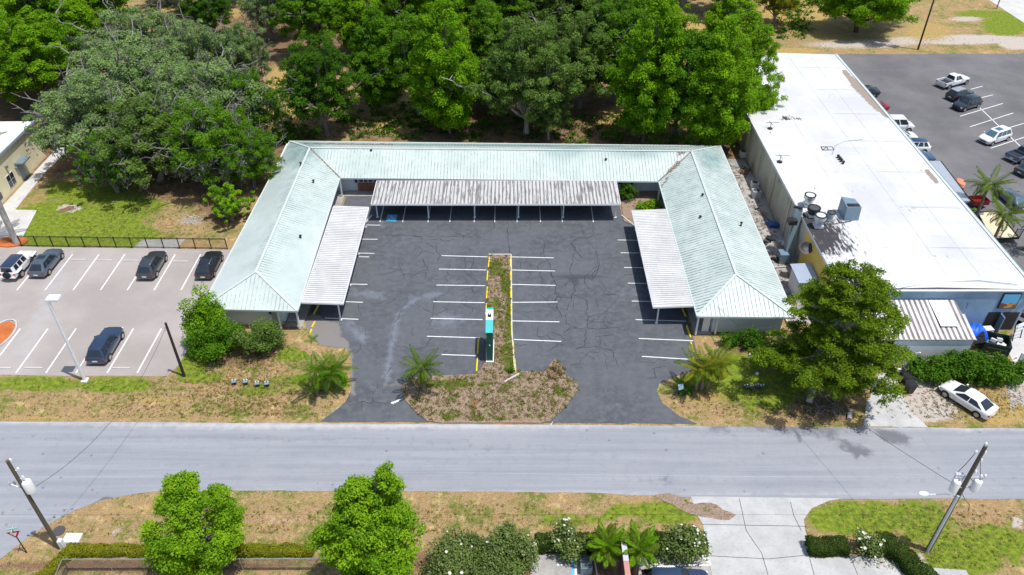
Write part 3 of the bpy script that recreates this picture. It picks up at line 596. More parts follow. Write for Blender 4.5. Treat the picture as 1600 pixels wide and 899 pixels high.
m = MB()
for poly, d in faces:
    n = (Vector(poly[1])-Vector(poly[0])).cross(Vector(poly[2])-Vector(poly[0]))
    if n.z < 0: poly = poly[::-1]
    # finely split so that the painted tree shade and dirt have points to sit on
    K = 24 if len(poly) == 4 else 10
    if len(poly) == 4:
        a, b, c_, d_ = [Vector(q) for q in poly]; L = (b-a).length; K1 = max(4, int(max((b-a).length, (d_-c_).length)/1.2)); K2 = max(4, int(max((c_-b).length, (a-d_).length)/1.2))
        vs = [(a.lerp(b, i/K1)).lerp(d_.lerp(c_, i/K1), j/K2) for j in range(K2+1) for i in range(K1+1)]
        m.add(vs, [(j*(K1+1)+i, j*(K1+1)+i+1, (j+1)*(K1+1)+i+1, (j+1)*(K1+1)+i) for j in range(K2) for i in range(K1)])
    else: m.add(poly, [(0, 1, 2)])
    m.mi = 1; m.ribs(poly, d, .42, .085, .06, .45); m.mi = 0
out = [OBL, OBR, OFR, IFR, IBR, IBL, IFL, OFL]
m.add([(x, y, ZE-.03) for x, y, z in out[::-1]], [tuple(range(8))])
roof = m.build('roof', ['roof', 'roof_rib'], off)
zone(roof.data, [(0, 470, 235, 40, 40, .8), (0, 430, 290, 26, 40, .45), (0, 1110, 250, 24, 22, .9), (0, 780, 226, 360, 6, 1.0), (0, 990, 245, 60, 12, .8), (0, 885, 245, 50, 14, .7), (0, 900, 270, 14, 12, .5), (0, 1050, 240, 20, 8, .6),  # first channel darkens; on the rear right it is painted tree shade
                 (1, 'L', 470, 223, 620, 225, 3.5, 1.0), (1, 800, 226, 200, 2, .5), (1, 'L', 1070, 245, 1034, 283, 4, 1.1), (1, 448, 240, 8, 8, .5)], 3.4, roof.matrix_world.translation if False else off.location)
m = MB()
for a, b in ((RBL, RBR), (RBL, RFL), (RBR, RFR), (RFL, OFL), (RFL, IFL), (RFR, OFR), (RFR, IFR), (RBL, OBL), (RBR, OBR)):
    m.beam((a[0], a[1], a[2]+.05), (b[0], b[1], b[2]+.05), .26, .06)
m.build('ridge_cap', 'gutter', roof)
for a, b in ((RBL, IBL), (RBR, IBR)): m = MB(); m.beam((a[0], a[1], a[2]+.02), (b[0], b[1], b[2]+.05), .16, .05); m.build('valley_flashing', 'brown_board', roof)
m = MB()
for a, b in zip(out, out[1:]+out[:1]): m.beam((a[0], a[1], ZE-.06), (b[0], b[1], ZE-.06), .14, .2)
m.build('gutter', 'gutter', roof)
for x, y, z in ((-23.5, 72.6, 3.55), (-26.4, 87.2, 4.62), (-24.3, 84.1, 3.9), (-18.2, 91.2, 4.25), (22.5, 80.2, 4.3), (21.5, 76.0, 3.9), (26, 75, 3.7), (12, 89.5, 3.9)):
    m = MB(); m.cyl((x, y, z-.3), .09, .55, 8); m.lathe((x, y, z+.2), [(.17, 0), (.17, .06), (.04, .16)], 10); m.build('roof_vent', 'pole_dark', roof)
m = MB()
m.boxb(-30.6, 61.9, 0, -23.4, 96.4, ZE-.05); m.boxb(-23.38, 88.5, 0, 20.28, 95.0, ZE-.05); m.boxb(20.3, 60.7, 0, 27.3, 95.0, ZE-.05)
m.build('wall', 'siding', off)
m = MB(); m.boxb(-23.3, 61.4, 0, -21.5, 88.2, .12); m.boxb(-21.48, 87.0, 0, 13.8, 88.4, .12); m.boxb(18.5, 60.3, 0, 20.2, 86, .12); m.build('porch_slab', 'dirty_concrete', off)
for x, y in ((-21.7, 61.1), (-23.6, 61.1), (-21.75, 86.9), (18.6, 60.15), (20.6, 60.3), (18.55, 85.9)):
    m = MB(); m.boxb(x-.08, y-.08, .12, x+.08, y+.08, ZE-.1); m.build('post', 'white_trim', off)
m = MB(); m.boxb(-23.3, 60.98, .25, -21.9, 61.02, .32); m.boxb(-23.3, 60.98, 1.05, -21.9, 61.02, 1.12)
for i in range(11): m.boxb(-23.28+i*.135, 60.985, .3, -23.25+i*.135, 61.015, 1.08)
m.build('gate', 'black_metal', off)
def win(x0, x1, z0, z1, y, parent, label=None):
    m = MB(); m.boxb(x0, y-.06, z0, x1, y-.005, z1); w_ = m.build('window', 'white_trim', parent)
    m = MB(); n = 3; dx = (x1-x0)/n
    for i in range(n):
        for j in range(2): m.boxb(x0+i*dx+.05, y-.075, z0+j*(z1-z0)/2+.05, x0+(i+1)*dx-.05, y-.062, z0+(j+1)*(z1-z0)/2-.04)
    m.build('pane', 'glass', w_); return w_
# rear inner wall, seen between the carports
m = MB(); m.boxb(-19.9, 88.36, 0.12, -15.9, 88.48, 1.25); m.build('brick_panel', 'brick', off)
win(-19.7, -17.9, 1.35, 2.45, 88.4, off); win(-17.8, -16.1, 1.35, 2.45, 88.4, off)
for x in (-20.2, -16.0):
    m = MB(); m.boxb(x, 88.38, 1.3, x+.3, 88.45, 2.5); m.build('shutter', 'shutter', off)
for k in range(6):
    x = -14+k*5; m = MB(); m.boxb(x, 88.40, .12, x+.95, 88.46, 2.2); d_ = m.build('door', 'white_trim', off); m = MB(); m.cyl((x+.82, 88.36, 1.05), .035, .06, 8, 'Y'); m.build('handle', 'steel', d_)
    win(x+1.6, x+3.2, 1.0, 2.1, 88.44, off)
for k in range(5):
    y = 64+k*4.8
    for xf, sg in ((-23.36, 1), (20.26, -1)):
        m = MB(); m.boxb(min(xf, xf+sg*.06), y, .12, max(xf, xf+sg*.06), y+.95, 2.2); m.build('door', 'white_trim', off)
        m = MB(); m.boxb(min(xf, xf+sg*.05), y+1.6, 1.0, max(xf, xf+sg*.05), y+3.1, 2.1); m.build('window', 'glass', off)
m = MB(); m.boxb(19.3, 60.66, .12, 20.0, 60.72, 2.1); m.build('door', 'white_trim', off)
m = MB(); m.boxb(21.3, 60.64, 1.9, 26.6, 60.70, 2.02); m.boxb(21.3, 60.64, .5, 26.6, 60.70, .6); m.build('trim_board', 'white_trim', off)
m = MB(); m.boxb(-24.6, 61.84, .1, -23.8, 61.89, 2.1); m.build('door', 'grey_metal', off)
m = MB(); m.boxb(-24.7, 61.6, 1.6, -24.5, 61.82, 2.1); m.build('wall_lamp', 'black_metal', off)
# ================================================================== CARPORTS
def carport(label, x0, y0, x1, y1, low, along, posts, mat='carport_roof', sp=.30):
    t = thing('carport', label, 'carport', ((x0+x1)/2, (y0+y1)/2, 0), 0, 'ribbed metal carports around the courtyard')
    zz = {'W': (2.68, 2.50), 'E': (2.50, 2.68), 'S': (2.52, 2.70)}[low]
    if low in 'WE':   # low edge sits away from the building
        za, zb = (zz[1], zz[0]) if low == 'W' else (zz[1], zz[0])
    if low == 'E': c4 = [(x0, y0, 2.72), (x1, y0, 2.54), (x1, y1, 2.54), (x0, y1, 2.72)]
    elif low == 'W': c4 = [(x0, y0, 2.54), (x1, y0, 2.72), (x1, y1, 2.72), (x0, y1, 2.54)]
    else: c4 = [(x0, y0, 2.54), (x1, y0, 2.54), (x1, y1, 2.72), (x0, y1, 2.72)]
    m = MB(); m.mi = 1; m.slab(c4, .05); m.mi = 0; m.ribs(c4, (1, 0, 0) if low in 'WE' else (0, 1, 0), sp, .74*sp, .07, .8); m.build('roof', [mat, 'carport_pan'], t)
    m = MB()
    for a, b in zip(c4, c4[1:]+c4[:1]): m.beam((a[0], a[1], a[2]-.08), (b[0], b[1], b[2]-.08), .06, .2)
    m.build('fascia', 'white_trim', t)
    if low in 'WE':
        xb = posts[0][0]; m = MB(); m.beam((xb, y0+.1, 2.38), (xb, y1-.1, 2.38), .14, .18); m.build('beam', 'white_metal', t)
    else:
        yb = posts[0][1]; m = MB(); m.beam((x0+.1, yb, 2.38), (x1-.1, yb, 2.38), .14, .18); m.build('beam', 'white_metal', t)
    for x, y in posts:
        m = MB(); m.boxb(x-.065, y-.065, .03, x+.065, y+.065, 2.29); m.boxb(x-.15, y-.15, .03, x+.15, y+.15, .06); m.build('post', 'white_metal', t)
    return t
cpl = carport('weathered white ribbed carport roof attached along the left wing of the building', -21.35, 62.15, -17.15, 80.4, 'E', 0, [(-17.8, 62.6), (-17.8, 68.5), (-17.8, 74.4), (-17.8, 80.0)], sp=.34)
cpr = carport('weathered white ribbed carport roof attached along the right wing of the building', 14.25, 61.6, 18.3, 79.75, 'W', 0, [(14.95, 62.1), (14.95, 68), (14.95, 73.9), (14.95, 79.3)], sp=.34)
cpb = carport('long streaked grey-white ribbed carport in front of the rear wing', -17.0, 81.15, 13.1, 86.4, 'S', 0, [(-16.6, 82.2), (-10.3, 82.2), (-4.6, 82.2), (.8, 82.2), (6.3, 82.2), (12.75, 82.2)], 'back_carport_roof', .46)
# ================================================================== WHEEL STOPS
def stop_mesh(mat, L=1.8):
    m = MB()
    for a, b in ((0, 1),):
        pr = [(-.09, 0), (.09, 0), (.075, .10), (.04, .14), (-.04, .14), (-.075, .10)]
        vs = [(-L/2, y, z) for y, z in pr]+[(-L/2+.04, y*.98, z*.98) for y, z in pr]+[(L/2-.04, y*.98, z*.98) for y, z in pr]+[(L/2, y, z) for y, z in pr]
        fs = [(i*6+j, i*6+(j+1) % 6, (i+1)*6+(j+1) % 6, (i+1)*6+j) for i in range(3) for j in range(6)]+[(0, 1, 2, 3, 4, 5), (23, 22, 21, 20, 19, 18)]
        m.add(vs, fs)
    me = m.mesh('wheel_stop', [MAT[mat]]); return me
SM = {k: stop_mesh(k) for k in ('paint_yellow', 'white_concrete', 'paint_blue')}
def wstop(x, y, rz, mat, label, group, z=.035, sx=1.0):
    o = link('wheel_stop', SM[mat]); o.location = (x, y, z); o.rotation_euler = (0, 0, rz); o.scale = (sx, 1, 1); tag(o, label, 'wheel stop', group)
ords = ['farthest from the street', 'second from the far end', 'third from the far end', 'fourth from the far end', 'just beyond the tall green sign', 'beside the tall green sign', 'seventh from the far end']
def pxstop(a, b, mat, label, group, z=.035):
    a = P(*a); b = P(*b); d = b-a; wstop((a.x+b.x)/2, (a.y+b.y)/2, math.atan2(d.y, d.x), mat, label, group, z, d.length/1.8)
for i, (a, b) in enumerate((((764.5, 403), (763, 420)), ((762, 425), (761, 440)), ((761.5, 450), (760, 468)), ((760, 476), (759, 494)))):
    pxstop(a, b, 'paint_yellow', 'faded yellow wheel stop, left edge of planted strip, '+ords[i], 'yellow wheel stops along the planted strip')
pxstop((747.5, 532), (746.5, 554), 'paint_yellow', 'bright yellow wheel stop left of the tall green sign, the farther of the two there', 'yellow wheel stops along the planted strip')
pxstop((746, 560), (744.5, 582), 'paint_yellow', 'bright yellow wheel stop left of the tall green sign, the nearer of the two there', 'yellow wheel stops along the planted strip')
for i, (a, b) in enumerate((((797.5, 403), (797.5, 418)), ((798, 425), (798, 440)), ((798, 450), (798.5, 467)), ((798.5, 477), (799, 495)), ((799, 506), (799.5, 526)), ((801.5, 535), (802.5, 555)), ((804, 562), (806, 584)))):
    pxstop(a, b, 'paint_yellow', 'yellow wheel stop, right edge of the planted strip, '+['farthest from the street', 'second from the far end', 'third from the far end', 'fourth from the far end', 'third from the street end', 'second from the street end', 'nearest the street'][i], 'yellow wheel stops along the planted strip')
for a, b, s_ in (((1065, 479), (1071, 495), 'half under the right carport roof edge'), ((1073, 510), (1079, 529), 'just outside the right carport'), ((1079, 536), (1084, 552), 'behind the far fronds of the right palm'), ((1083, 560), (1087, 580), 'nearest the street, beside the right palm')):
    pxstop(a, b, 'paint_yellow', 'yellow wheel stop by the right wing, '+s_, 'yellow wheel stops beside the wings')
for a, b, s_ in (((499, 475), (490, 492), 'shaded by the left carport'), ((492, 504), (487, 513), 'short broken piece beside the gate'), ((487, 516), (483, 526), 'half hidden by a small green weed')):
    pxstop(a, b, 'paint_yellow', 'yellow wheel stop by the left wing, '+s_, 'yellow wheel stops beside the wings')
for i, x in enumerate((-13.1, -9.6, -6.6, -3.5, -.6, 2.3, 5.4, 8.6)):
    wstop(x, 85.9, 0, 'paint_blue' if i == 0 else 'paint_yellow', 'blue wheel stop under the rear carport at the accessible bay' if i == 0 else 'yellow wheel stop in the shade under the rear carport', 'wheel stops under the rear carport')
pxstop((571, 349), (581, 337.5), 'white_concrete', 'white wheel stop lying askew near the accessible bay', 'loose white wheel stops')
pxstop((561, 402.5), (577, 403), 'white_concrete', 'white wheel stop lying crosswise beside the left carport', 'loose white wheel stops')
pxstop((788, 599), (811, 586), 'white_concrete', 'thin white kerb piece lying askew on the planted island near the street', 'loose white wheel stops', .12)
Gp = 'pale wheel stops in the left car park'
for i, px_ in enumerate((-5, 90, 127, 168, 208, 248, 287, 330)):
    p = P(px_, 402.5); s_ = ['in front of the white boxy off-roader', 'right of the grey crossover, first empty bay', 'in the second empty bay from the grey crossover', 'in the third empty bay from the grey crossover', 'at the bay left of the black estate car', 'in front of the black estate car', 'in the empty bay between the two black cars', 'in front of the black crossover beside the roof'][i]
    if px_ == 90: continue
    wstop(p.x, 73.4-.002*px_, -.02, 'white_concrete', 'pale concrete wheel stop '+s_, Gp, .022)
for px_, s_ in ((4, 'at the left edge of the front row'), (53, 'in the front row behind the white lamp post'), (190, 'in the front row right of the dark blue car')):
    p = P(px_, 576); wstop(p.x, p.y, -.02, 'white_concrete', 'pale concrete wheel stop '+s_, Gp, .022)
# ================================================================== WHITE FLAT-ROOFED BUILDING
wb = thing('warehouse', 'large flat white-roofed commercial building with a blue front wall right of the courtyard', 'building', (42, 90, 0))
WX0, WX1, WY0, WY1, WZ = 32.35, 51.35, 61.1, 121.8, 5.2
m = MB(); r0 = [(WX0, WY0), (WX1, WY0), (WX1, WY1), (WX0, WY1)]
m2 = MB(); K1, K2 = 24, 70
vs = [(WX0+(WX1-WX0)*i/K1, WY0+(WY1-WY0)*j/K2, WZ+.25*(1-abs(i/K1-.5)*2)) for j in range(K2+1) for i in range(K1+1)]
m.add(vs, [(j*(K1+1)+i, j*(K1+1)+i+1, (j+1)*(K1+1)+i+1, (j+1)*(K1+1)+i) for j in range(K2) for i in range(K1)])
m.boxb(WX0-.02, WY0-.02, WZ-.3, WX1+.02, WY1, WZ-.012)
wroof = m.build('roof', 'white_roof', wb)
zone(wroof.data, [(1, 1290, 372, 34, 30, 1.0), (1, 1272, 350, 26, 20, 1.2), (1, 1325, 385, 20, 16, .7), (1, 1310, 345, 26, 8, .6), (1, 1228, 185, 12, 4, .9), (1, 1250, 187, 8, 2, .7), (1, 1204, 205, 5, 8, .6), (1, 1355, 395, 12, 6, .5), (1, 1437, 268, 7, 3, .7), (1, 1290, 300, 8, 3, .4), (1, 1380, 398, 5, 2, .6), (1, 1340, 300, 30, 6, .35), (1, 1420, 330, 26, 8, .33), (1, 1470, 400, 40, 6, .33), (1, 1300, 150, 24, 6, .33), (1, 1400, 240, 30, 5, .33), (1, 1250, 280, 8, 3, .5), (1, 1262, 292, 6, 3, .5), (1, 1275, 295, 5, 2, .6), (1, 1243, 236, 6, 3, .5), (1, 1330, 420, 20, 5, .4), (1, 1400, 420, 30, 4, .35),
                  (2, 'L', 1320, 112, 1385, 180, 5.5, .85), (2, 'L', 1335, 130, 1370, 165, 8, .75), (2, 'L', 1448, 266, 1462, 284, 3.5, .9)], 5.3, wb.location)
m = MB(); rs = random.Random(4)
for _ in range(34):
    x, y = rs.uniform(WX0+1, WX1-1), rs.uniform(WY0+1, WY1-2); s_ = rs.uniform(.5, 1.8); zz_ = WZ+.25*(1-abs((x-WX0)/(WX1-WX0)-.5)*2)
    pass
m = MB()
for y in (68, 76, 84, 92, 100, 108, 116): m.box(((WX0+WX1)/2+3, y, WZ+.19), (12, .04, .012))
for x in (38, 43.6, 47): m.box((x, 92, WZ+.25*(1-abs((x-WX0)/(WX1-WX0)-.5)*2)+.008), (.04, 58, .012))
m.build('roof_seam', 'galv', wroof)
m = MB(); m.boxb(WX0, WY0, 0, WX1, WY0+.3, WZ-.31); m.build('front_wall', 'blue_wall', wb)
m = MB(); m.boxb(WX0, WY0+.31, 0, WX0+.3, 72, WZ-.31); m.build('side_wall', 'yellow_wall', wb)
m = MB(); m.boxb(WX0, 72.02, 0, WX0+.3, WY1, WZ-.31)
for y in (78, 84.5, 91, 97.5, 104): m.boxb(WX0-.12, y, 0, WX0-.002, y+.35, WZ-.4)
m.build('side_wall', 'block_wall', wb)
m = MB(); m.boxb(WX1-.3, WY0+.31, 0, WX1, WY1, WZ-.31); m.boxb(WX0+.31, WY1-.3, 0, WX1-.31, WY1, WZ-.31); m.build('rear_wall', 'stone_wall', wb)
m = MB(); m.beam((WX1+.2, WY0-.3, WZ-.02), (WX1+.2, WY1, WZ-.02), .32, .2); m.build('gutter', 'gutter', wb)
m = MB(); m.beam((WX1+.4, WY0-.3, WZ+.05), (WX1+.4, WY1, WZ+.05), .07, .1); m.build('gutter_edge', 'duct', wb)
m = MB(); m.beam((WX0-.1, WY0-.08, WZ-.12), (WX1+.3, WY0-.08, WZ-.12), .12, .14); m.build('front_trim', 'white_trim', wb)
for a, b, zc in (((1200, 222), (1222, 247), .03),):
    pass
m = MB(); pts = [P(x, y, 5.45) for x, y in ((1405, 450), (1440, 444), (1480, 440), (1530, 438), (1590, 444))]; m.tube([(p.x, p.y, 5.36+.03) for p in pts], .03, 5); m.build('roof_cable', 'hvac', wroof)
m = MB(); pts = [P(x, y, 5.45) for x, y in ((1300, 242), (1305, 228), (1320, 221), (1348, 218))]; m.tube([(p.x, p.y, 5.45) for p in pts], .025, 5); m.build('roof_cable', 'hvac', wroof)
# picture on the blue wall
a = P(1553, 458, 4.9); m = MB()
t = thing('wall_picture', 'framed blue and orange beach picture high on the blue wall', 'picture', (49.35, 61.0, 2.9))
m = MB(); m.boxb(48.55, 60.98, 2.85, 50.35, 61.07, 4.75); m.build('frame', 'black_metal', t)
m = MB(); m.boxb(48.65, 60.95, 2.95, 50.25, 60.975, 4.65); m.build('picture_panel', 'picture', t)
# doorway of the blue wall
m = MB(); m.boxb(48.0, 61.03, 0.02, 49.2, 61.09, 2.3); m.build('door', 'black_metal', wb)
m = MB(); m.boxb(49.5, 61.03, 0.02, 51.1, 61.09, 2.3); m.build('door', 'pole_dark', wb)
m = MB(); m.boxb(49.2, 60.3, 0.02, 49.32, 61.08, 2.2); m.build('open_door', 'hvac', wb)
m = MB(); m.cyl((51.2, 60.9, 4.6), .16, .2, 10, 'Y'); m.build('wall_lamp', 'black_metal', wb)
m = MB(); m.tube([(45.2, 61.05, 3.1), (45.2, 60.7, 3.15), (45.2, 60.7, 3.9)], .05, 6); m.build('vent_pipe', 'hvac', wb)
m = MB(); m.boxb(36.2, 61.05, 3.9, 36.26, 61.09, 4.88); m.build('conduit', 'pole_dark', wb)
# rooftop equipment
def fan(px, py, z, r_, h_, body, lid, label):
    p = P(px, py, z); t = thing('roof_fan', label, 'exhaust fan', (p.x, p.y, z), 0, 'exhaust fans on the white roof')
    m = MB(); m.box((0, 0, .15), (r_*1.5, r_*1.5, .3)); m.build('curb', 'hvac_white', t, True)
    m = MB(); m.lathe((0, 0, .3), [(r_*.75, 0), (r_*.8, h_*.25), (r_*.8, h_*.55), (r_*1.05, h_*.6), (r_*1.0, h_*.95)], 18); m.build('housing', body, t, True, 40)
    m = MB(); m.lathe((0, 0, .3+h_*.95), [(r_*1.06, 0), (r_*1.06, .07), (r_*.86, .07), (r_*.84, .03)], 18); m.build('rim', 'black_metal', t, True, 40)
    m = MB(); m.lathe((0, 0, .3+h_*.93), [(r_*.83, 0), (r_*.78, .06), (r_*.2, .11)], 18); m.build('cap', lid, t, True, 40)
fan(1262, 321, 5.3, .62, 1.1, 'steel', 'hvac_white', 'tall steel exhaust fan with a white lid, farthest of the four on the white roof')
fan(1269, 337, 5.3, .68, .75, 'dark_plastic', 'dish_dark', 'wide black exhaust fan between the two white-lidded ones')
fan(1278, 354, 5.3, .62, 1.2, 'galv', 'hvac_white', 'tall steel exhaust fan with a white lid, nearest on the roof edge')
fan(1296, 344, 5.3, .45, .7, 'galv', 'dish_dark', 'small black-topped exhaust fan right of the group')
# HVAC unit
c0 = P(1325, 338, 5.35)
t = thing('rooftop_hvac_unit', 'blue-grey sheet metal air handler standing on the white roof', 'air handler', (c0.x, c0.y, 5.35))
m = MB(); m.add([(-.75, -.9, 0), (.85, -.9, 0), (.85, 1.0, 0), (-.75, 1.3, 0), (-.75, -.7, 1.6), (.85, -.7, 1.6), (.6, .8, 1.75), (-.75, 1.3, 1.75)], [(0, 3, 2, 1), (4, 5, 6, 7), (0, 1, 5, 4), (1, 2, 6, 5), (2, 3, 7, 6), (3, 0, 4, 7)]); m.build('cabinet', 'hvac', t, True)
m = MB(); m.boxb(-.6, -.6, 1.62, .7, -.1, 1.72); m.boxb(-.5, -.5, 1.72, .1, -.2, 1.78); m.build('top_grille', 'dark_plastic', t, True)
m = MB(); m.boxb(-.78, -.95, -.08, .88, 1.3, -.005); m.build('base_rail', 'galv', t, True)
m = MB(); p0 = P(1300, 351, 5.42); m.tube([(p0.x-1.2, p0.y, 5.44), (p0.x, p0.y+.05, 5.44), (c0.x, c0.y-1.1, 5.44)], .04, 6); tag(m.build('roof_conduit', 'pole_dark'), 'dark pipe lying on the white roof between the fans and the air handler', 'pipe')
for i, (px_, py_) in enumerate(((1309, 247), (1311.5, 250), (1314, 253), (1317, 256.5))):
    p = P(px_, py_, 5.4); m = MB(); m.cyl((p.x, p.y, 5.38), .13, .35, 10); m.lathe((p.x, p.y, 5.73), [(.2, 0), (.18, .08), (.03, .12)], 10)
    tag(m.build('roof_vent_pipe', 'pole_dark'), 'dark vent pipe of the four on the white roof, '+['farthest', 'second from the far end', 'second from the near end', 'nearest'][i], 'vent pipe', 'row of four roof vent pipes')
p = P(1293, 232, 5.45); m = MB()
for s_ in (-1, 1): m.beam((p.x-.7, p.y+s_*.42, 5.44), (p.x+.7, p.y+s_*.42, 5.44), .06, .06); m.beam((p.x+s_*.7, p.y-.45, 5.44), (p.x+s_*.7, p.y+.45, 5.44), .06, .06)
m.beam((p.x, p.y-.4, 5.44), (p.x, p.y+.4, 5.44), .05, .05); m.beam((p.x-.6, p.y-.3, 5.46), (p.x-.1, p.y+.3, 5.46), .05, .05)
tag(m.build('roof_frame', 'pole_dark'), 'small dark rectangular metal frame lying flat on the white roof', 'frame')
for px_, py_, lb in ((1218, 254, 'thin dark antenna mast with cross arms on the left edge of the white roof'), (1203, 202, 'old antenna with bent arms lying at the far left of the white roof')):
    p = P(px_, py_, 5.2); m = MB(); m.lathe((p.x, p.y, 5.22), [(.35, 0), (.35, .12), (.1, .2)], 10); m.tube([(p.x, p.y, 5.25), (p.x, p.y, 6.1)], .04, 6)
    m.tube([(p.x-.6, p.y+.3, 6.0), (p.x+1.1, p.y+.2, 6.05)], .03, 5); m.tube([(p.x+.1, p.y-.5, 6.02), (p.x-.1, p.y+.7, 6.02)], .03, 5)
    tag(m.build('roof_antenna', 'pole_dark'), lb, 'antenna')
# lean-to
t = thing('lean_to_shed', 'low shed with a rusty white corrugated metal roof against the blue wall', 'shed', (41, 58, 0))
c4 = [(P(1400, 532, 2.9).x-2.4, 54.7, 2.85), (46.0, 54.7, 2.85), (46.0, 61.0, 3.9), (34.2, 61.0, 3.9)]
c4[0] = (34.3, 54.7, 2.85)
fr = P(1527, 532, 2.85); bk = P(1490, 468, 3.9); c4 = [(34.4, fr.y, 2.85), (fr.x, fr.y, 2.85), (bk.x+.05, 61.0, 3.9), (34.4, 61.0, 3.9)]
m = MB(); m.mi = 1; m.slab(c4, .06); m.mi = 0; m.ribs(c4, (0, 1, 0), .5, .34, .09, .8); m.build('roof', ['leanto_roof', 'leanto_pan'], t)
pa = P(1452, 504, 3.2); m = MB(); m.slab([(41.3, 57.6, 3.45), (43.0, 57.6, 3.45), (43.0, 60.9, 4.0), (41.3, 60.9, 4.0)], .03); m.build('roof_patch', 'white_trim', t)
m = MB(); m.boxb(36.6, fr.y+.1, 0, fr.x-.25, fr.y+.25, 2.75); m.beam((fr.x-.3, fr.y+.2, 1.3), (bk.x-.3, 60.9, 1.3), .12, 2.6); m.boxb(34.5, fr.y+.26, 0, 34.65, 61.0, 2.75); m.build('wall', 'white_fence', t)
# white fences
def fence_panel(a, b, h_, label):
    a = Vector((*a, 0)); b = Vector((*b, 0)); t = thing('panel_fence', label, 'fence', ((a.x+b.x)/2, (a.y+b.y)/2, 0))
    m = MB(); m.beam((a.x, a.y, h_/2+.05), (b.x, b.y, h_/2+.05), .05, h_-.1); m.build('panel', 'white_fence', t)
    n = max(1, int((b-a).length/2.4))
    for i in range(n+1):
        q = a.lerp(b, i/n); m = MB(); m.boxb(q.x-.07, q.y-.07, 0, q.x+.07, q.y+.07, h_+.05); m.build('post', 'white_fence', t)
fence_panel(P(1352, 572)[:2], P(1428, 573)[:2], 1.8, 'white panel fence behind the bins beside the round hedge')
fence_panel(P(1586, 575)[:2], (58, 53.6), 1.9, 'white panel fence at the right edge behind the round hedge')
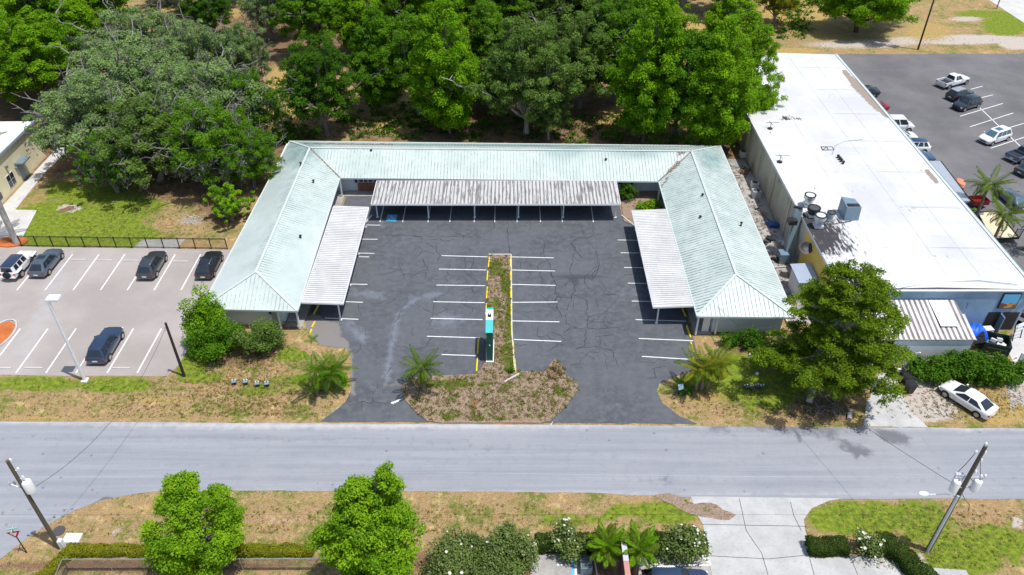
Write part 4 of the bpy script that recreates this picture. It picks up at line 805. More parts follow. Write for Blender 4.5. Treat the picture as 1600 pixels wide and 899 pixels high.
# ================================================================== CARS
def car(name, label, cat, pos, rz, kind, colour, group='parked cars', L=None, roofcol=None, glass='glass', rails=False, sunroof=False):
    S = dict(
     suv=dict(L=4.8, W=2.02, H=1.74, hood=1.02, nose=.88, belt=1.08, tail=1.08, wb=.95, wt=.25, rt=-1.85, rb=-2.25, hr=.66, r=.37),
     wagon=dict(L=4.8, W=2.0, H=1.62, hood=.96, nose=.82, belt=1.0, tail=1.0, wb=1.0, wt=.25, rt=-1.6, rb=-2.25, hr=.66, r=.35),
     sedan=dict(L=4.9, W=1.95, H=1.48, hood=.93, nose=.70, belt=.98, tail=1.02, wb=1.25, wt=.30, rt=-1.15, rb=-2.05, hr=.64, r=.35),
     minivan=dict(L=5.1, W=2.06, H=1.76, hood=1.0, nose=.85, belt=1.05, tail=1.05, wb=1.5, wt=.65, rt=-2.1, rb=-2.4, hr=.72, r=.35),
     van=dict(L=5.4, W=2.0, H=2.05, hood=1.15, nose=.95, belt=1.15, tail=1.15, wb=1.9, wt=1.2, rt=-2.5, rb=-2.65, hr=.8, r=.36),
     pickup=dict(L=5.8, W=2.08, H=1.85, hood=1.15, nose=1.0, belt=1.15, tail=1.15, wb=1.2, wt=.5, rt=-.75, rb=-.95, hr=.68, r=.40),
     jeep=dict(L=4.5, W=1.95, H=1.84, hood=1.18, nose=1.05, belt=1.15, tail=1.15, wb=.75, wt=.45, rt=-2.05, rb=-2.12, hr=.74, r=.42))[kind]
    if L: k = L/S['L']; S = {a: (b*k if a in ('L', 'wb', 'wt', 'rt', 'rb') else b) for a, b in S.items()}
    L_, W, Hh = S['L'], S['W']/2, S['H']; h = L_/2; body = colour; roofm = roofcol or colour
    t = thing(name, label, cat, (pos[0], pos[1], .03), rz, group)
    jee = kind == 'jeep'; zb = .28 if kind not in ('pickup', 'jeep') else .42
    bedf = kind == 'pickup'
    st = [(h, W*(.50 if not jee else .6), zb+.14, S['nose']-.14), (h-.07, W*(.72 if not jee else .61), zb+.05, S['nose']-.04), (h-.22, W*(.88 if not jee else .62), zb, S['nose']+.02), (h-.5, W*(.96 if not jee else .66), zb, (S['nose']+S['hood'])/2+.03), (S['wb']+.1, W*(.99 if not jee else .78), zb-.02, S['hood']),
          (S['wb']-.3, W*(1 if not jee else .9), zb-.03, S['belt']), (0, W*(1 if not jee else .9), zb-.03, S['belt'])]
    if bedf: st += [(S['rb']+.05, W, zb-.03, S['belt']), (S['rb']-.0, W, zb-.03, .80), (-h+.1, W*.98, zb+.05, .80), (-h, W*.95, zb+.1, .80)]
    else: st += [(-h*.6, W*(1 if not jee else .9), zb-.02, (S['belt']+S['tail'])/2), (-h+.25, W*(.96 if not jee else .88), zb, S['tail']), (-h+.06, W*(.88 if not jee else .86), zb+.05, S['tail']-.04), (-h, W*(.78 if not jee else .84), zb+.14, S['tail']-.2)]
    m = MB(); vs = []; n = 12
    for x, w_, z0, z1 in st:
        zm = z0+(z1-z0)*.55
        half = [(w_*.86, z0), (w_*.98, z0+.1), (w_, zm), (w_*.985, z1-.10), (w_*.92, z1-.015), (w_*.5, z1+.02)]
        vs += [(x, y, z) for y, z in half]+[(x, -y, z) for y, z in half[::-1]]
    m.add(vs, [(i*n+j, i*n+(j+1) % n, (i+1)*n+(j+1) % n, (i+1)*n+j) for i in range(len(st)-1) for j in range(n)]+[tuple(range(n)), tuple(range((len(st)-1)*n+n-1, (len(st)-1)*n-1, -1))])
    # cabin hull
    wb, wt, rt, rb, hr, bz = S['wb'], S['wt'], S['rt'], S['rb'], S['hr'], S['belt']; hb = W*(.93 if not jee else .86)
    if jee: hr = .70
    low = [(wb, hb*.80), (wb-.35, hb), (rb+.25, hb*.98), (rb, hb*.85)]; top = [(wt, hr*.86), (wt-.25, hr), (rt+.2, hr*.98), (rt, hr*.86)]
    zt = Hh-.05
    vs = []
    for (x, y) in low: vs.append((x, y, bz-.03))
    for (x, y) in top: vs.append((x, y, zt-(.03 if x in (wt, rt) else 0)))
    vs += [(x, -y, z) for x, y, z in vs]
    fs = [(0, 1, 5, 4), (1, 2, 6, 5), (2, 3, 7, 6), (8, 12, 13, 9), (9, 13, 14, 10), (10, 14, 15, 11), (0, 4, 12, 8), (3, 11, 15, 7), (4, 5, 13, 12), (5, 6, 14, 13), (6, 7, 15, 14)]
    m.add(vs, fs)
    if jee:   # flared wings
        for sx in (h-.62, -h+.85):
            for sy in (-1, 1): m.box((sx, sy*(W-.12), .93), (1.0, .3, .06)); 
    bo = m.build('body', body, t, True, 38)
    if jee:
        m = MB(); m.mi = 0; m.boxb(h-.02, -.8, .5, h+.12, .8, .68); m.boxb(-h-.12, -.8, .5, -h+.02, .8, .66); m.build('bumper', 'white_trim' if False else body, t, True)
        m = MB(); m.cyl((-h-.12, 0, .95), .40, .24, 20, 'X'); m.build('spare_wheel', 'rubber', t, True, 40)
        for sx in (h-.62, -h+.85):
            for sy in (-1, 1): m = MB(); m.box((sx, sy*(W-.05), .90), (1.02, .16, .05)); m.build('fender_flare', 'dark_plastic', t, True)
    # roof skin
    cr = .05
    m = MB(); rp = [(wt, hr*.86), (wt-.25, hr), (rt+.2, hr*.98), (rt, hr*.86)]
    ring = rp+[(x, -y) for x, y in rp[::-1]]; inn = [((x-(wt+rt)/2)*.86+(wt+rt)/2, y*.8) for x, y in ring]
    vs = [(x, y, zt-(.028 if x in (wt, rt) else 0)+.004) for x, y in ring]+[(x, y, zt+cr) for x, y in inn]
    m.add(vs, [(j, (j+1) % 8, 8+(j+1) % 8, 8+j) for j in range(8)]+[tuple(range(8, 16))]); m.build('roof', roofm, t, True, 50)
    if sunroof: m = MB(); m.boxb((wt+rt)/2-.1, -.42, zt+cr, wt-.35, .42, zt+cr+.012); m.build('sunroof', glass, t, True)
    if rails:
        for sy in (-1, 1): m = MB(); m.tube([(wt-.35, sy*(hr*.92), zt+.01), (wt-.5, sy*hr*.92, zt+.09), (rt+.45, sy*hr*.92, zt+.09), (rt+.25, sy*hr*.92, zt+.01)], .022, 5); m.build('roof_rail', 'chrome', t, True)
    def pane(name_, A, B, C, D, u0, u1, v0, v1, g=glass):     # A,B low front/back ; C,D top back/front
        A, B, C, D = [Vector(q) for q in (A, B, C, D)]
        f = lambda u, v: (A.lerp(B, u)).lerp(D.lerp(C, u), v)
        n_ = (B-A).cross(D-A).normalized(); cen = f(.5, .5)-Vector((0, 0, 1.0))
        if n_.dot(cen) < 0: n_ = -n_
        q = [f(u, v)+n_*.012 for u, v in ((u0, v0), (u1, v0), (u1, v1), (u0, v1))]; mm = MB(); mm.add(q+[p_-n_*.02 for p_ in q], [(0, 1, 2, 3), (7, 6, 5, 4), (0, 4, 5, 1), (1, 5, 6, 2), (2, 6, 7, 3), (3, 7, 4, 0)]); mm.build(name_, g, t, True)
    L3 = lambda p, z: (p[0], p[1], z)
    zl = bz-.0; 
    pane('windshield', (low[0][0], low[0][1], zl), (low[0][0], -low[0][1], zl), (top[0][0], -top[0][1], zt-.03), (top[0][0], top[0][1], zt-.03), .03, .97, .05, .97)
    pane('rear_window', (low[3][0], low[3][1], zl), (low[3][0], -low[3][1], zl), (top[3][0], -top[3][1], zt-.03), (top[3][0], top[3][1], zt-.03), .05, .95, .08, .95)
    cuts = {'sedan': ((.0, .47), (.50, .97)), 'suv': ((.03, .36), (.40, .68), (.73, .95)), 'wagon': ((.03, .36), (.40, .70), (.74, .95)), 'minivan': ((.0, .30), (.33, .63), (.66, .95)),
            'van': ((.0, .28), (.32, .64), (.68, .95)), 'pickup': ((.05, .52), (.57, .93)), 'jeep': ((.04, .30), (.37, .62), (.69, .94))}[kind]
    for sy in (-1, 1):
        A = (low[1][0]+.12, sy*low[1][1], zl); B = (low[2][0]-.05, sy*low[2][1], zl); C_ = (top[2][0]-.02, sy*top[2][1], zt-.01); D = (top[1][0]+.1, sy*top[1][1], zt-.01)
        for u0, u1 in cuts: pane('side_window', A, B, C_, D, u0, u1, .07, .95)
        # mirror
        m = MB(); m.box((wb-.42, sy*(W+.07), bz+.05), (.14, .2, .14)); m.build('mirror', body, t, True)
        m = MB(); m.box((h-.16, sy*W*.68, S['nose']-.14), (.16, .36, .13), -sy*.35); m.build('headlight', 'lens_white', t, True)
        m = MB(); m.box((-h+.06, sy*W*.74, S['tail']-.2), (.14, .3, .16 if kind not in ('van', 'minivan') else .3), sy*.3); m.build('tail_light', 'lens_red', t, True)
        for x in (h-.88, -h+.95):
            wname = 'wheel'; r_ = S['r']
            m = MB(); m.cyl((x, sy*(W-.10), r_-.02), r_, .23, 22, 'Y'); wh = m.build(wname, 'rubber', t, True, 40)
            m = MB(); m.cyl((x, sy*(W+.018), r_-.02), r_*.66, .012, 12, 'Y'); m.build('rim', 'rim', wh, True)
            # wheel arch
            m = MB(); ra = r_+.07; aa = [math.pi*i/10 for i in range(11)]
            vs = [(x+ra*math.cos(q), sy*(W+.001), r_+ra*math.sin(q)-.02) for q in aa]+[(x+r_*.9*math.cos(q), sy*(W+.001), r_+r_*.9*math.sin(q)-.02) for q in aa]
            vs += [(a, b+sy*.012, c) for a, b, c in vs]
            m.add(vs, [(i, i+1, 12+i, 11+i) for i in range(10)]+[(22+i, 33+i, 34+i, 23+i) for i in range(10)]+[(i, 22+i, 23+i, i+1) for i in range(10)]); m.build('wheel_arch', 'dark_plastic', t, True)
    m = MB(); m.boxb(h-.03, -.5, zb+.18, h+.015, .5, S['nose']-.2); m.build('grille', 'black_metal', t, True)
    if not jee: m = MB(); m.boxb(-h-.02, -.24, S['tail']-.48 if not bedf else .62, -h+.01, .24, S['tail']-.34 if not bedf else .76); m.build('number_plate', 'plate', t, True)
    if bedf:
        x1 = S['rb']-.02
        m = MB()
        for sy in (-1, 1): m.boxb(-h+.02, min(sy*W*.99, sy*(W-.14)), .78, x1, max(sy*W*.99, sy*(W-.14)), S['belt'])
        m.boxb(x1-.07, -W+.15, .78, x1, W-.15, S['belt']); m.build('bed_side', body, t, True)
        m = MB(); m.boxb(-h-.005, -W+.02, .6, -h+.07, W-.02, S['belt']-.02); m.build('tailgate', body, t, True)
        m = MB(); m.boxb(-h+.08, -W+.15, .81, x1-.075, W-.15, .84); m.build('bed_liner', 'dark_plastic', t, True)
        m = MB(); m.boxb(-h-.14, -W*.9, .45, -h+.02, W*.9, .6); m.build('bumper', 'chrome', t, True)
    return t
def byrear(px, py, L, z=0):      # rear-bumper ground pixel, heading up the photo
    p = P(px, py, z); return (p.x, p.y+L/2)
car('offroader', 'white boxy off-roader with a dark hard top at the left edge of the photo', 'car', (-55.3, 69.0+2.4), R(88), 'jeep', 'car_white', roofcol='car_navy', L=4.6)
car('crossover_car', 'blue-grey sloping crossover beside the white off-roader', 'car', byrear(60, 437, 4.8), R(89), 'wagon', 'car_grey', L=4.9, sunroof=True)
car('estate_car', 'charcoal crossover with silver roof rails parked alone by the iron fence', 'car', byrear(228, 441, 4.8), R(90), 'suv', 'car_charcoal', rails=True)
car('crossover_car', 'shiny black crossover parked against the green-roofed wing', 'car', byrear(319, 440, 4.7), R(90), 'wagon', 'car_black', L=4.8, rails=True)
car('estate_car', 'dark navy crossover alone in the near row between the lamp post and the wooden pole', 'car', byrear(152, 573, 4.9), R(90), 'suv', 'car_navy', L=5.0)
a = P(1478, 605); b = P(1548, 658)
car('sedan_car', 'white sedan parked on the sandy verge below the round hedge', 'car', (41.75, 50.75), math.atan2(5.2, -3.5), 'sedan', 'car_white', L=4.9)
def mid(ax, ay, bx, by): p = P((ax+bx)/2, (ay+by)/2); return (p.x, p.y)
def hd(rx, ry, fx, fy): d = P(fx, fy)-P(rx, ry); return math.atan2(d.y, d.x)
h1 = hd(1500, 182, 1567, 162)
car('pickup_truck', 'white pickup truck with an empty dark bed at the top right', 'pickup', mid(1462, 138, 1512, 128), h1, 'pickup', 'car_white', L=5.9)
car('estate_car', 'black estate with a silver roof beside the white pickup', 'car', mid(1476, 160, 1520, 147), h1, 'suv', 'car_black', rails=True, roofcol='car_silver')
car('estate_car', 'black crossover facing the building, nearest the empty bays', 'car', mid(1487, 175, 1530, 162), h1+math.pi, 'suv', 'car_black', L=4.9)
car('minivan', 'white minivan with a dark sunroof between empty bays at the right', 'minivan', mid(1528, 227, 1576, 213), h1+math.pi, 'minivan', 'car_white', sunroof=True, glass='glass_blue')
car('pickup_truck', 'slate blue pickup truck cut by the right edge of the photo', 'pickup', (lambda p: (p.x+2.75*math.cos(h1), p.y+2.75*math.sin(h1)))(P(1578, 254)), h1, 'pickup', 'car_slate', L=5.7)
car('sedan_car', 'dark silver sedan at the right edge below the slate blue pickup', 'car', (lambda p: (p.x+2.4*math.cos(h1), p.y+2.4*math.sin(h1)))(P(1590, 276)), h1, 'sedan', 'car_charcoal', roofcol='car_grey')
car('sedan_car', 'steel grey sedan with a reflective roof right of the tropical palms', 'car', mid(1567, 308, 1592, 326), hd(1590, 326, 1567, 305), 'sedan', 'car_grey', L=5.0, glass='glass_blue')
zr = 0
def row(px, py, nm, lb, cat, kind, col_, flip=0, **k):
    p = P(px, py, 1.0); car(nm, lb, cat, (p.x-2.3, p.y), flip, kind, col_, **k)
row(1372, 140, 'sedan_car', 'black coupe mostly hidden behind the white roof edge, farthest of that row', 'car', 'sedan', 'car_black', math.pi)
row(1386, 163, 'sedan_car', 'red car half hidden behind the white roof edge', 'car', 'sedan', 'car_red', math.pi)
row(1423, 193, 'passenger_van', 'white van with tinted side windows behind the white roof edge', 'van', 'van', 'car_white', 0, L=5.4)
row(1433, 209, 'sedan_car', 'white sedan parked between the white van and the white estate', 'car', 'sedan', 'car_white', 0, sunroof=True)
row(1451, 226, 'estate_car', 'white estate with a dark glass roof behind the white roof edge', 'car', 'suv', 'car_white', math.pi, roofcol='car_navy')
row(1457, 243, 'sedan_car', 'dark blue sedan nearest of the row behind the white roof edge', 'car', 'sedan', 'car_blue', math.pi, glass='glass_blue')
p = P(1064, 905, 0); car('estate_car', 'dark SUV cut off by the bottom edge in the striped parking bay', 'car', (12.0, 32.15), 0, 'suv', 'car_navy', L=4.9, rails=True)

# ================================================================== POLES AND WIRES
def base_top(px, py, tx, ty):
    b = P(px, py); v = ty-449.5; a = TH+math.atan2(v, FPX); return b, H-b.y*math.tan(a)
# left utility pole
b, zt_ = base_top(93, 856, 12, 720)
t = thing('utility_pole', 'dark wooden utility pole with one white transformer at the lower left corner', 'utility pole', b)
m = MB(); m.tube([(0, 0, -.1), (0, 0, zt_)], [.17, .12], 10); m.build('pole', 'pole_wood', t, True, 40)
m = MB(); m.lathe((.32, .12, zt_*.66), [(.02, 0), (.34, .02), (.34, 1.0), (.28, 1.1), (.05, 1.15)], 14); tr = m.build('transformer', 'white_metal', t, True, 40)
m = MB(); m.boxb(.12, .0, zt_*.66+.1, .2, .15, zt_*.66+.8); m.build('bracket', 'galv', tr, True)
for z_, x_ in ((zt_-.15, .15), (zt_-1.1, .3), (zt_-2.0, .3), (zt_-.9, -.2)):
    m = MB(); m.tube([(0, 0, z_), (x_, .12, z_)], .03, 5); m.lathe((x_, .12, z_-.05), [(.05, 0), (.09, .08), (.05, .15), (.09, .2), (.03, .28)], 8); m.build('insulator', 'white_metal', t, True)
m = MB(); m.tube([(0, 0, zt_*.70), (-.9, .1, zt_*.74)], .035, 5); m.lathe((-.9, .1, zt_*.74-.1), [(.07, 0), (.1, .1), (.06, .3)], 8); m.lathe((-.75, .3, zt_*.74-.3), [(.07, 0), (.1, .1), (.06, .3)], 8); m.build('cutout_arm', 'galv', t, True)
m = MB(); m.boxb(.16, -.16, 0, .46, .2, .95); m.build('cable_guard', 'white_metal', t, True)
LP = Vector((b.x+.35, b.y+.1, zt_*.68))
# right utility pole
b, zt_ = base_top(1450, 860, 1542, 697)
t = thing('utility_pole', 'tall utility pole with white transformers and a street lamp arm at the lower right', 'utility pole', b)
m = MB(); m.tube([(0, 0, -.1), (0, 0, zt_)], [.2, .13], 10); m.build('pole', 'pole_wood', t, True, 40)
m = MB(); m.tube([(-.14, -.15, 0), (-.11, -.12, zt_*.57)], .10, 8); m.build('cable_guard', 'hvac_white', t, True, 40)
for x_, y_ in ((-.75, -.15), (.75, -.1), (-.35, .35)):
    m = MB(); m.lathe((x_, y_, zt_*.62), [(.03, 0), (.29, .03), (.29, .95), (.24, 1.05), (.06, 1.12)], 16); tr = m.build('transformer', 'white_metal', t, True, 40)
    m = MB(); m.lathe((x_+.1, y_, zt_*.62+1.08), [(.05, 0), (.08, .07), (.04, .14), (.07, .2), (.02, .3)], 8); m.build('bushing', 'galv', tr, True)
m = MB(); m.beam((-.95, .05, zt_*.72), (1.25, .05, zt_*.72), .09, .11); m.beam((-.7, -.05, zt_*.64), (.7, -.05, zt_*.64), .08, .1); m.build('cross_arm', 'galv', t, True)
for x_, z_ in ((1.2, .72), (.9, .72), (.35, .76), (-.9, .74), (.3, .86), (-.35, .93), (.25, .93), (0, 1.0)):
    m = MB(); m.tube([(0, 0, zt_*z_), (x_, .1, zt_*z_)], .025, 5); m.lathe((x_, .1, zt_*z_-.05), [(.05, 0), (.1, .08), (.05, .16), (.1, .22), (.03, .32)], 8); m.build('insulator', 'white_metal', t, True)
m = MB()
for a_, b_ in (((1.2, .1, .72), (.75, -.1, .70)), ((-.9, .1, .74), (-.75, -.1, .7)), ((-.35, .1, .93), (-.9, .1, .75)), ((.3, .1, .86), (.9, .1, .73)), ((0, 0, .6), (.9, -.3, .5)), ((.9, -.3, .5), (1.1, -.3, .44))):
    A = Vector((a_[0], a_[1], a_[2]*zt_)); B = Vector((b_[0], b_[1], b_[2]*zt_)); m.tube([A, (A+B)/2+Vector((.1, .1, -.25)), B], .022, 5)
for a0 in range(3): m.tube([(-.9+a0*.3, 0, zt_*.66), (-.5, .4, zt_*.7), (.2, .3, zt_*.71), (.8, -.1, zt_*.66)], .022, 5)
m.build('jumper_wires', 'black_metal', t, True)
m = MB(); m.tube([(0, 0, zt_*.54), (-.8, .1, zt_*.56), (-1.9, .25, zt_*.54)], .035, 6); la = m.build('lamp_arm', 'white_metal', t, True)
m = MB(); m.lathe((0, 0, 0), [(.1, -.06), (.2, 0), (.18, .08), (.05, .13)], 12); m2 = MB(); m2.add([(x*1.9-2.3, y+.3, z+zt_*.54) for x, y, z in m.v], m.f); m2.build('lamp_head', 'white_metal', la, True, 50)
RP = Vector((b.x-.8, b.y+.15, zt_*.66))
# corner pole of the left car park
b, z2 = base_top(288, 588, 257, 505)
t = thing('wooden_pole', 'slim dark wooden pole at the corner of the left car park', 'pole', b)
m = MB(); m.tube([(0, 0, -.1), (0, 0, z2)], [.15, .11], 8); m.build('pole', 'pole_dark', t, True, 40)
m = MB(); m.tube([(-.05, -.1, z2-.35), (-.25, -.12, z2-.5), (-.1, -.12, z2-.8)], .03, 5); m.build('cable_loop', 'galv', t, True)
CP = Vector((b.x, b.y, z2-.3))
# far pole top right
b = P(1434, 78); t = thing('wooden_pole', 'tall dark pole in the dry field beside the spreading oak', 'pole', b)
m = MB(); m.tube([(0, 0, -.1), (0, 0, 13)], [.17, .12], 8); m.build('pole', 'pole_dark', t, True, 40)
b = P(1557, 14); t = thing('street_sign_post', 'grey post beside the pale pavement in the far top right corner', 'post', b)
m = MB(); m.tube([(0, 0, -.1), (0, 0, 7)], .12, 8); m.build('pole', 'duct', t, True, 40)
# white lamp post
b, z3 = base_top(133, 595, 75, 470)
t = thing('car_park_lamp', 'white lamp post leaning over the left car park in view', 'lamp post', b)
m = MB(); m.tube([(0, 0, -.05), (0, 0, z3)], [.16, .11], 10); m.boxb(-.28, -.28, 0, .28, .28, .12); m.build('pole', 'white_trim', t, True, 40)
m = MB(); m.boxb(-.2, -.1, z3-.1, .9, .7, z3+.12); m.boxb(-.15, -.05, z3+.12, .85, .65, z3+.17); m.build('lamp_head', 'white_metal', t, True)
def wire(a, b, sag, name, lb, r_=.016, n=24):
    m = MB(); m.tube([a.lerp(b, i/n)-Vector((0, 0, sag*4*(i/n)*(1-i/n))) for i in range(n+1)], r_, 5); tag(m.build(name, 'pole_dark'), lb, 'wire')
wire(LP, CP, 2.2, 'service_wire', 'thin sagging wire crossing the street from the lower left pole')
wire(RP, Vector((20.5, 60.9, 3.2)), 1.0, 'service_wire', 'thin dark wire crossing the street from the lower right pole towards the green roof')
# long lines along the street, seen as fine lines
def lines(z_, y_, lb, r_=.012):
    m = MB(); m.tube([(-150+i*12, y_, z_-.6*math.sin(math.pi*((i % 6)/6))) for i in range(26)], r_, 4)
    tag(m.build('overhead_line', 'galv'), lb, 'wire')
lines(6.2, 37.8, 'hair-thin pale cable running along the near verge above the flowering bushes')
# yield sign
MAT['sign_pale'] = simple('pale_green_plate', (.35, .62, .55), .5)
b = P(42, 864); t = thing('yield_sign', 'red and white triangular give-way sign with green street name plates at the lower left', 'road sign', b, R(12))
m = MB(); m.boxb(-.03, -.03, 0, .03, .03, 2.9); m.build('post', 'pole_dark', t, True)
m = MB(); m.add([(-.48, -.05, 2.75), (.48, -.05, 2.75), (0, -.05, 1.95), (-.48, -.035, 2.75), (.48, -.035, 2.75), (0, -.035, 1.95)], [(0, 2, 1), (3, 4, 5), (0, 1, 4, 3), (1, 2, 5, 4), (2, 0, 3, 5)]); pl = m.build('sign_plate', simple('sign_red', (.42, .01, .04), .4), t, True)
m = MB(); m.add([(-.25, -.058, 2.62), (.25, -.058, 2.62), (0, -.058, 2.2)], [(0, 2, 1)]); m.build('sign_centre', 'white_metal', pl, True)
m = MB(); m.boxb(-.02, -.35, 2.8, .02, .35, 2.93); m.build('street_name_plate', MAT['sign_pale'], t, True)
m = MB(); m.boxb(-.38, -.02, 2.95, .38, .02, 3.08); m.build('street_name_plate', MAT['sign_pale'], t, True)
# utility covers
b = P(92, 830); m = MB(); m.cyl((b.x, b.y, 0), .48, .05, 24); t_ = m.build('manhole_cover', 'dish_dark'); tag(t_, 'round dark metal cover in the verge beside the lower left pole', 'manhole cover')
b = P(114, 842); m = MB(); m.boxb(b.x-.65, b.y-.42, 0, b.x+.62, b.y+.42, .14); tag(m.build('utility_box', 'white_fence'), 'flat pale utility box lid in the verge beside the lower left pole', 'utility box')
b = P(741, 633); m = MB(); m.boxb(b.x-.28, b.y-.28, .1, b.x+.28, b.y+.28, .17); tag(m.build('valve_cover', 'brick'), 'small square reddish valve cover in the island planting', 'valve cover')
b = P(131, 797)
# meters
def meters(pts, grp, lbs, col_):
    for (px, py), lb in zip(pts, lbs):
        p = P(px, py); t = thing('flood_light', lb, 'ground light', (p.x, p.y, 0), .2, grp)
        m = MB(); m.cyl((0, 0, 0), .04, .22, 8); m.build('stake', 'pole_dark', t, True)
        m = MB(); m.box((0, 0, .34), (.42, .2, .36), 0, .6); m.build('housing', col_, t, True)
        for s_ in (-1, 1): m = MB(); m.cyl((s_*.13, .1, .47), .06, .1, 8); m.build('lamp', 'white_metal', t, True)
gl = lambda side: ['dark twin ground light %s, %s' % (side, q) for q in ('leftmost of the four', 'second from the left', 'third from the left', 'rightmost of the four')]
meters(((367, 601), (385, 601), (403, 604), (418, 604)), 'ground lights on the left lawn', gl('left of the entrance palms'), 'hvac')
meters(((1165, 609), (1174, 610), (1182, 608), (1190, 609)), 'ground lights on the right lawn', gl('right of the yellow palm'), 'dish_dark')
for q, lb in (((1183, 585), 'white round ground cap on the lawn above the right ground lights'), ((1172, 556), 'small white cap near the dark bush by the right wing')):
    p = P(*q); m = MB(); m.lathe((p.x, p.y, 0), [(.16, 0), (.16, .15), (.1, .22)], 12); tag(m.build('ground_cap', 'white_trim'), lb, 'cap')
# small realtor-like boards
for q, lb in (((661, 602), 'small pale blue sign on a stake under the middle palm'), ((1061, 618), 'pale blue mailbox-like sign on a stake beside the right palm')):
    p = P(*q); t = thing('stake_sign', lb, 'sign', (p.x, p.y, .1 if q[0] < 700 else 0), .3)
    m = MB(); m.boxb(-.03, -.03, 0, .03, .03, 1.0); m.build('stake', 'pole_dark', t, True)
    m = MB(); m.box((0, -.05, 1.15), (.52, .06, .52), 0, -.5); m.build('sign_panel', simple('pale_blue_sign', (.38, .55, .72), .5), t, True)
# green pylon sign ---------------------------------------------------------------
t = thing('pylon_sign', 'tall narrow dark green sign slab with turquoise cap standing on the planted strip', 'sign', (-2.15, 57.6, 0))
m = MB(); m.boxb(-2.52, 56.0, .0, -1.78, 59.3, .25); m.build('base', 'white_trim', t)
m = MB(); m.boxb(-2.44, 56.15, .26, -1.86, 59.1, 3.9); m.build('slab', 'deep_green', t)
m = MB(); m.add([(-2.5, 56.1, 3.9), (-1.8, 56.1, 3.9), (-1.8, 57.35, 4.45), (-2.5, 57.35, 4.45), (-2.5, 57.35, 3.9), (-1.8, 57.35, 3.9)], [(0, 1, 2, 3), (0, 4, 5, 1), (3, 2, 5, 4), (0, 3, 4), (1, 5, 2)]); m.build('cap', 'teal', t)
m = MB(); m.boxb(-2.5, 57.36, 3.905, -1.8, 58.9, 4.45); m.build('top_box', 'white_trim', t)
m = MB(); m.boxb(-2.3, 57.75, 4.455, -1.98, 57.95, 4.6); m.boxb(-2.3, 57.96, 4.455, -2.2, 58.15, 4.6); m.boxb(-2.08, 57.96, 4.455, -1.98, 58.15, 4.6); m.build('top_fitting', 'black_metal', t)
m = MB(); m.boxb(-2.5, 58.91, 3.905, -1.8, 59.25, 4.40); m.build('rear_cap', 'teal', t)
m = MB(); m.boxb(-2.2, 56.12, 2.2, -2.08, 56.145, 2.35); m.build('badge', 'white_trim', t)
# brick sign wall bottom --------------------------------------------------------------
t = thing('sign_wall', 'tall narrow brick-red sign wall with a pale coping at the bottom of the photo', 'sign wall', (6.0, 33, 0))
a = P(973, 846, 3.6); 
m = MB(); m.boxb(a.x-.1, 27.2, 0, a.x+.28, a.y, 3.5); m.build('wall', 'brick', t)
m = MB(); m.boxb(a.x-.12, 27.1, 3.5, a.x+.26, a.y-1.6, 3.6); m.build('coping', simple('pink_coping', (.48, .24, .20), .8), t)
m = MB(); m.boxb(a.x-.12, a.y-1.59, 3.5, a.x+.26, a.y+.05, 3.6); m.build('coping', simple('pale_coping', (.52, .50, .52), .8), t)
m = MB(); m.boxb(a.x-.13, 28, .8, a.x-.105, a.y-.4, 3.1); m.build('sign_face', simple('dark_purple_face', (.08, .03, .05), .6), t)
p = P(915, 890); m = MB(); m.boxb(p.x-.42, p.y-.5, .035, p.x+.42, p.y+.45, .9); tb = m.build('grille_box', 'duct')
tag(tb, 'square dark grey grille-topped box beside the blue bay line at the bottom', 'grille box')
m = MB()
for i in range(7): m.boxb(p.x-.36, p.y-.42+i*.13, .905, p.x+.36, p.y-.36+i*.13, .94)
m.build('grille', 'dish_dark', tb)
# ================================================================== FENCES
t = thing('iron_fence', 'black iron picket fence between the left car park and the lawn', 'fence', (-45, 75.6, 0))
x0, x1 = P(30, 391).x, -33.2; n = 13
yy = lambda x: 75.9-(x-x0)/(x1-x0)*.55
for i in range(n+1):
    x = x0+(x1-x0)*i/n; m = MB(); m.boxb(x-.045, yy(x)-.045, 0, x+.045, yy(x)+.045, 1.55); m.build('post', 'black_metal', t)
    if i < n:
        xb = x+(x1-x0)/n; m = MB()
        for z_ in (.18, 1.38, 1.5): m.beam((x+.045, yy(x), z_), (xb-.045, yy(xb), z_), .035, .04)
        k = 15
        for j in range(1, k): q = x+(xb-x)*j/k; m.boxb(q-.008, yy(q)-.008, .1, q+.008, yy(q)+.008, 1.5)
        m.build('panel', 'black_metal', t)
def chain(a, b, label, hh=1.5, zt0=0):
    a = Vector((*a, 0)); b = Vector((*b, 0)); L = (b-a).length; t = thing('chain_link_fence', label, 'fence', ((a.x+b.x)/2, (a.y+b.y)/2, 0)); d = (b-a)/L
    m = MB(); m.tube([a+Vector((0, 0, hh)), b+Vector((0, 0, hh))], .035, 6); m.build('top_rail', 'steel', t)
    m = MB(); s = .14; i = -int(hh/s)
    while i*s < L:
        for sg in (1, -1):
            u0, u1 = i*s, i*s+hh; za, zb = (0, hh) if sg > 0 else (hh, 0)
            c0, c1 = max(0, u0), min(L, u1)
            if c1 > c0: m.beam(a+d*c0+Vector((0, 0, za+(zb-za)*(c0-u0)/hh)), a+d*c1+Vector((0, 0, za+(zb-za)*(c1-u0)/hh)), .008, .008)
        i += 1
    m.build('mesh_panel', 'dish_dark', t)
    k = max(1, int(L/3))
    for j in range(k+1):
        q = a+d*(L*j/k); m = MB(); m.tube([q, q+Vector((0, 0, hh+.06))], .035, 6); m.build('post', 'steel', t)
a = P(97, 874, 1.5); b = P(512, 873, 1.5); c0 = P(70, 935, 1.5)
chain((a.x, a.y), (b.x, b.y), 'long chain-link fence along the bottom left behind the low yellow-green hedge')
chain((a.x, a.y), (c0.x, c0.y), 'short chain-link fence side running off the bottom left corner')
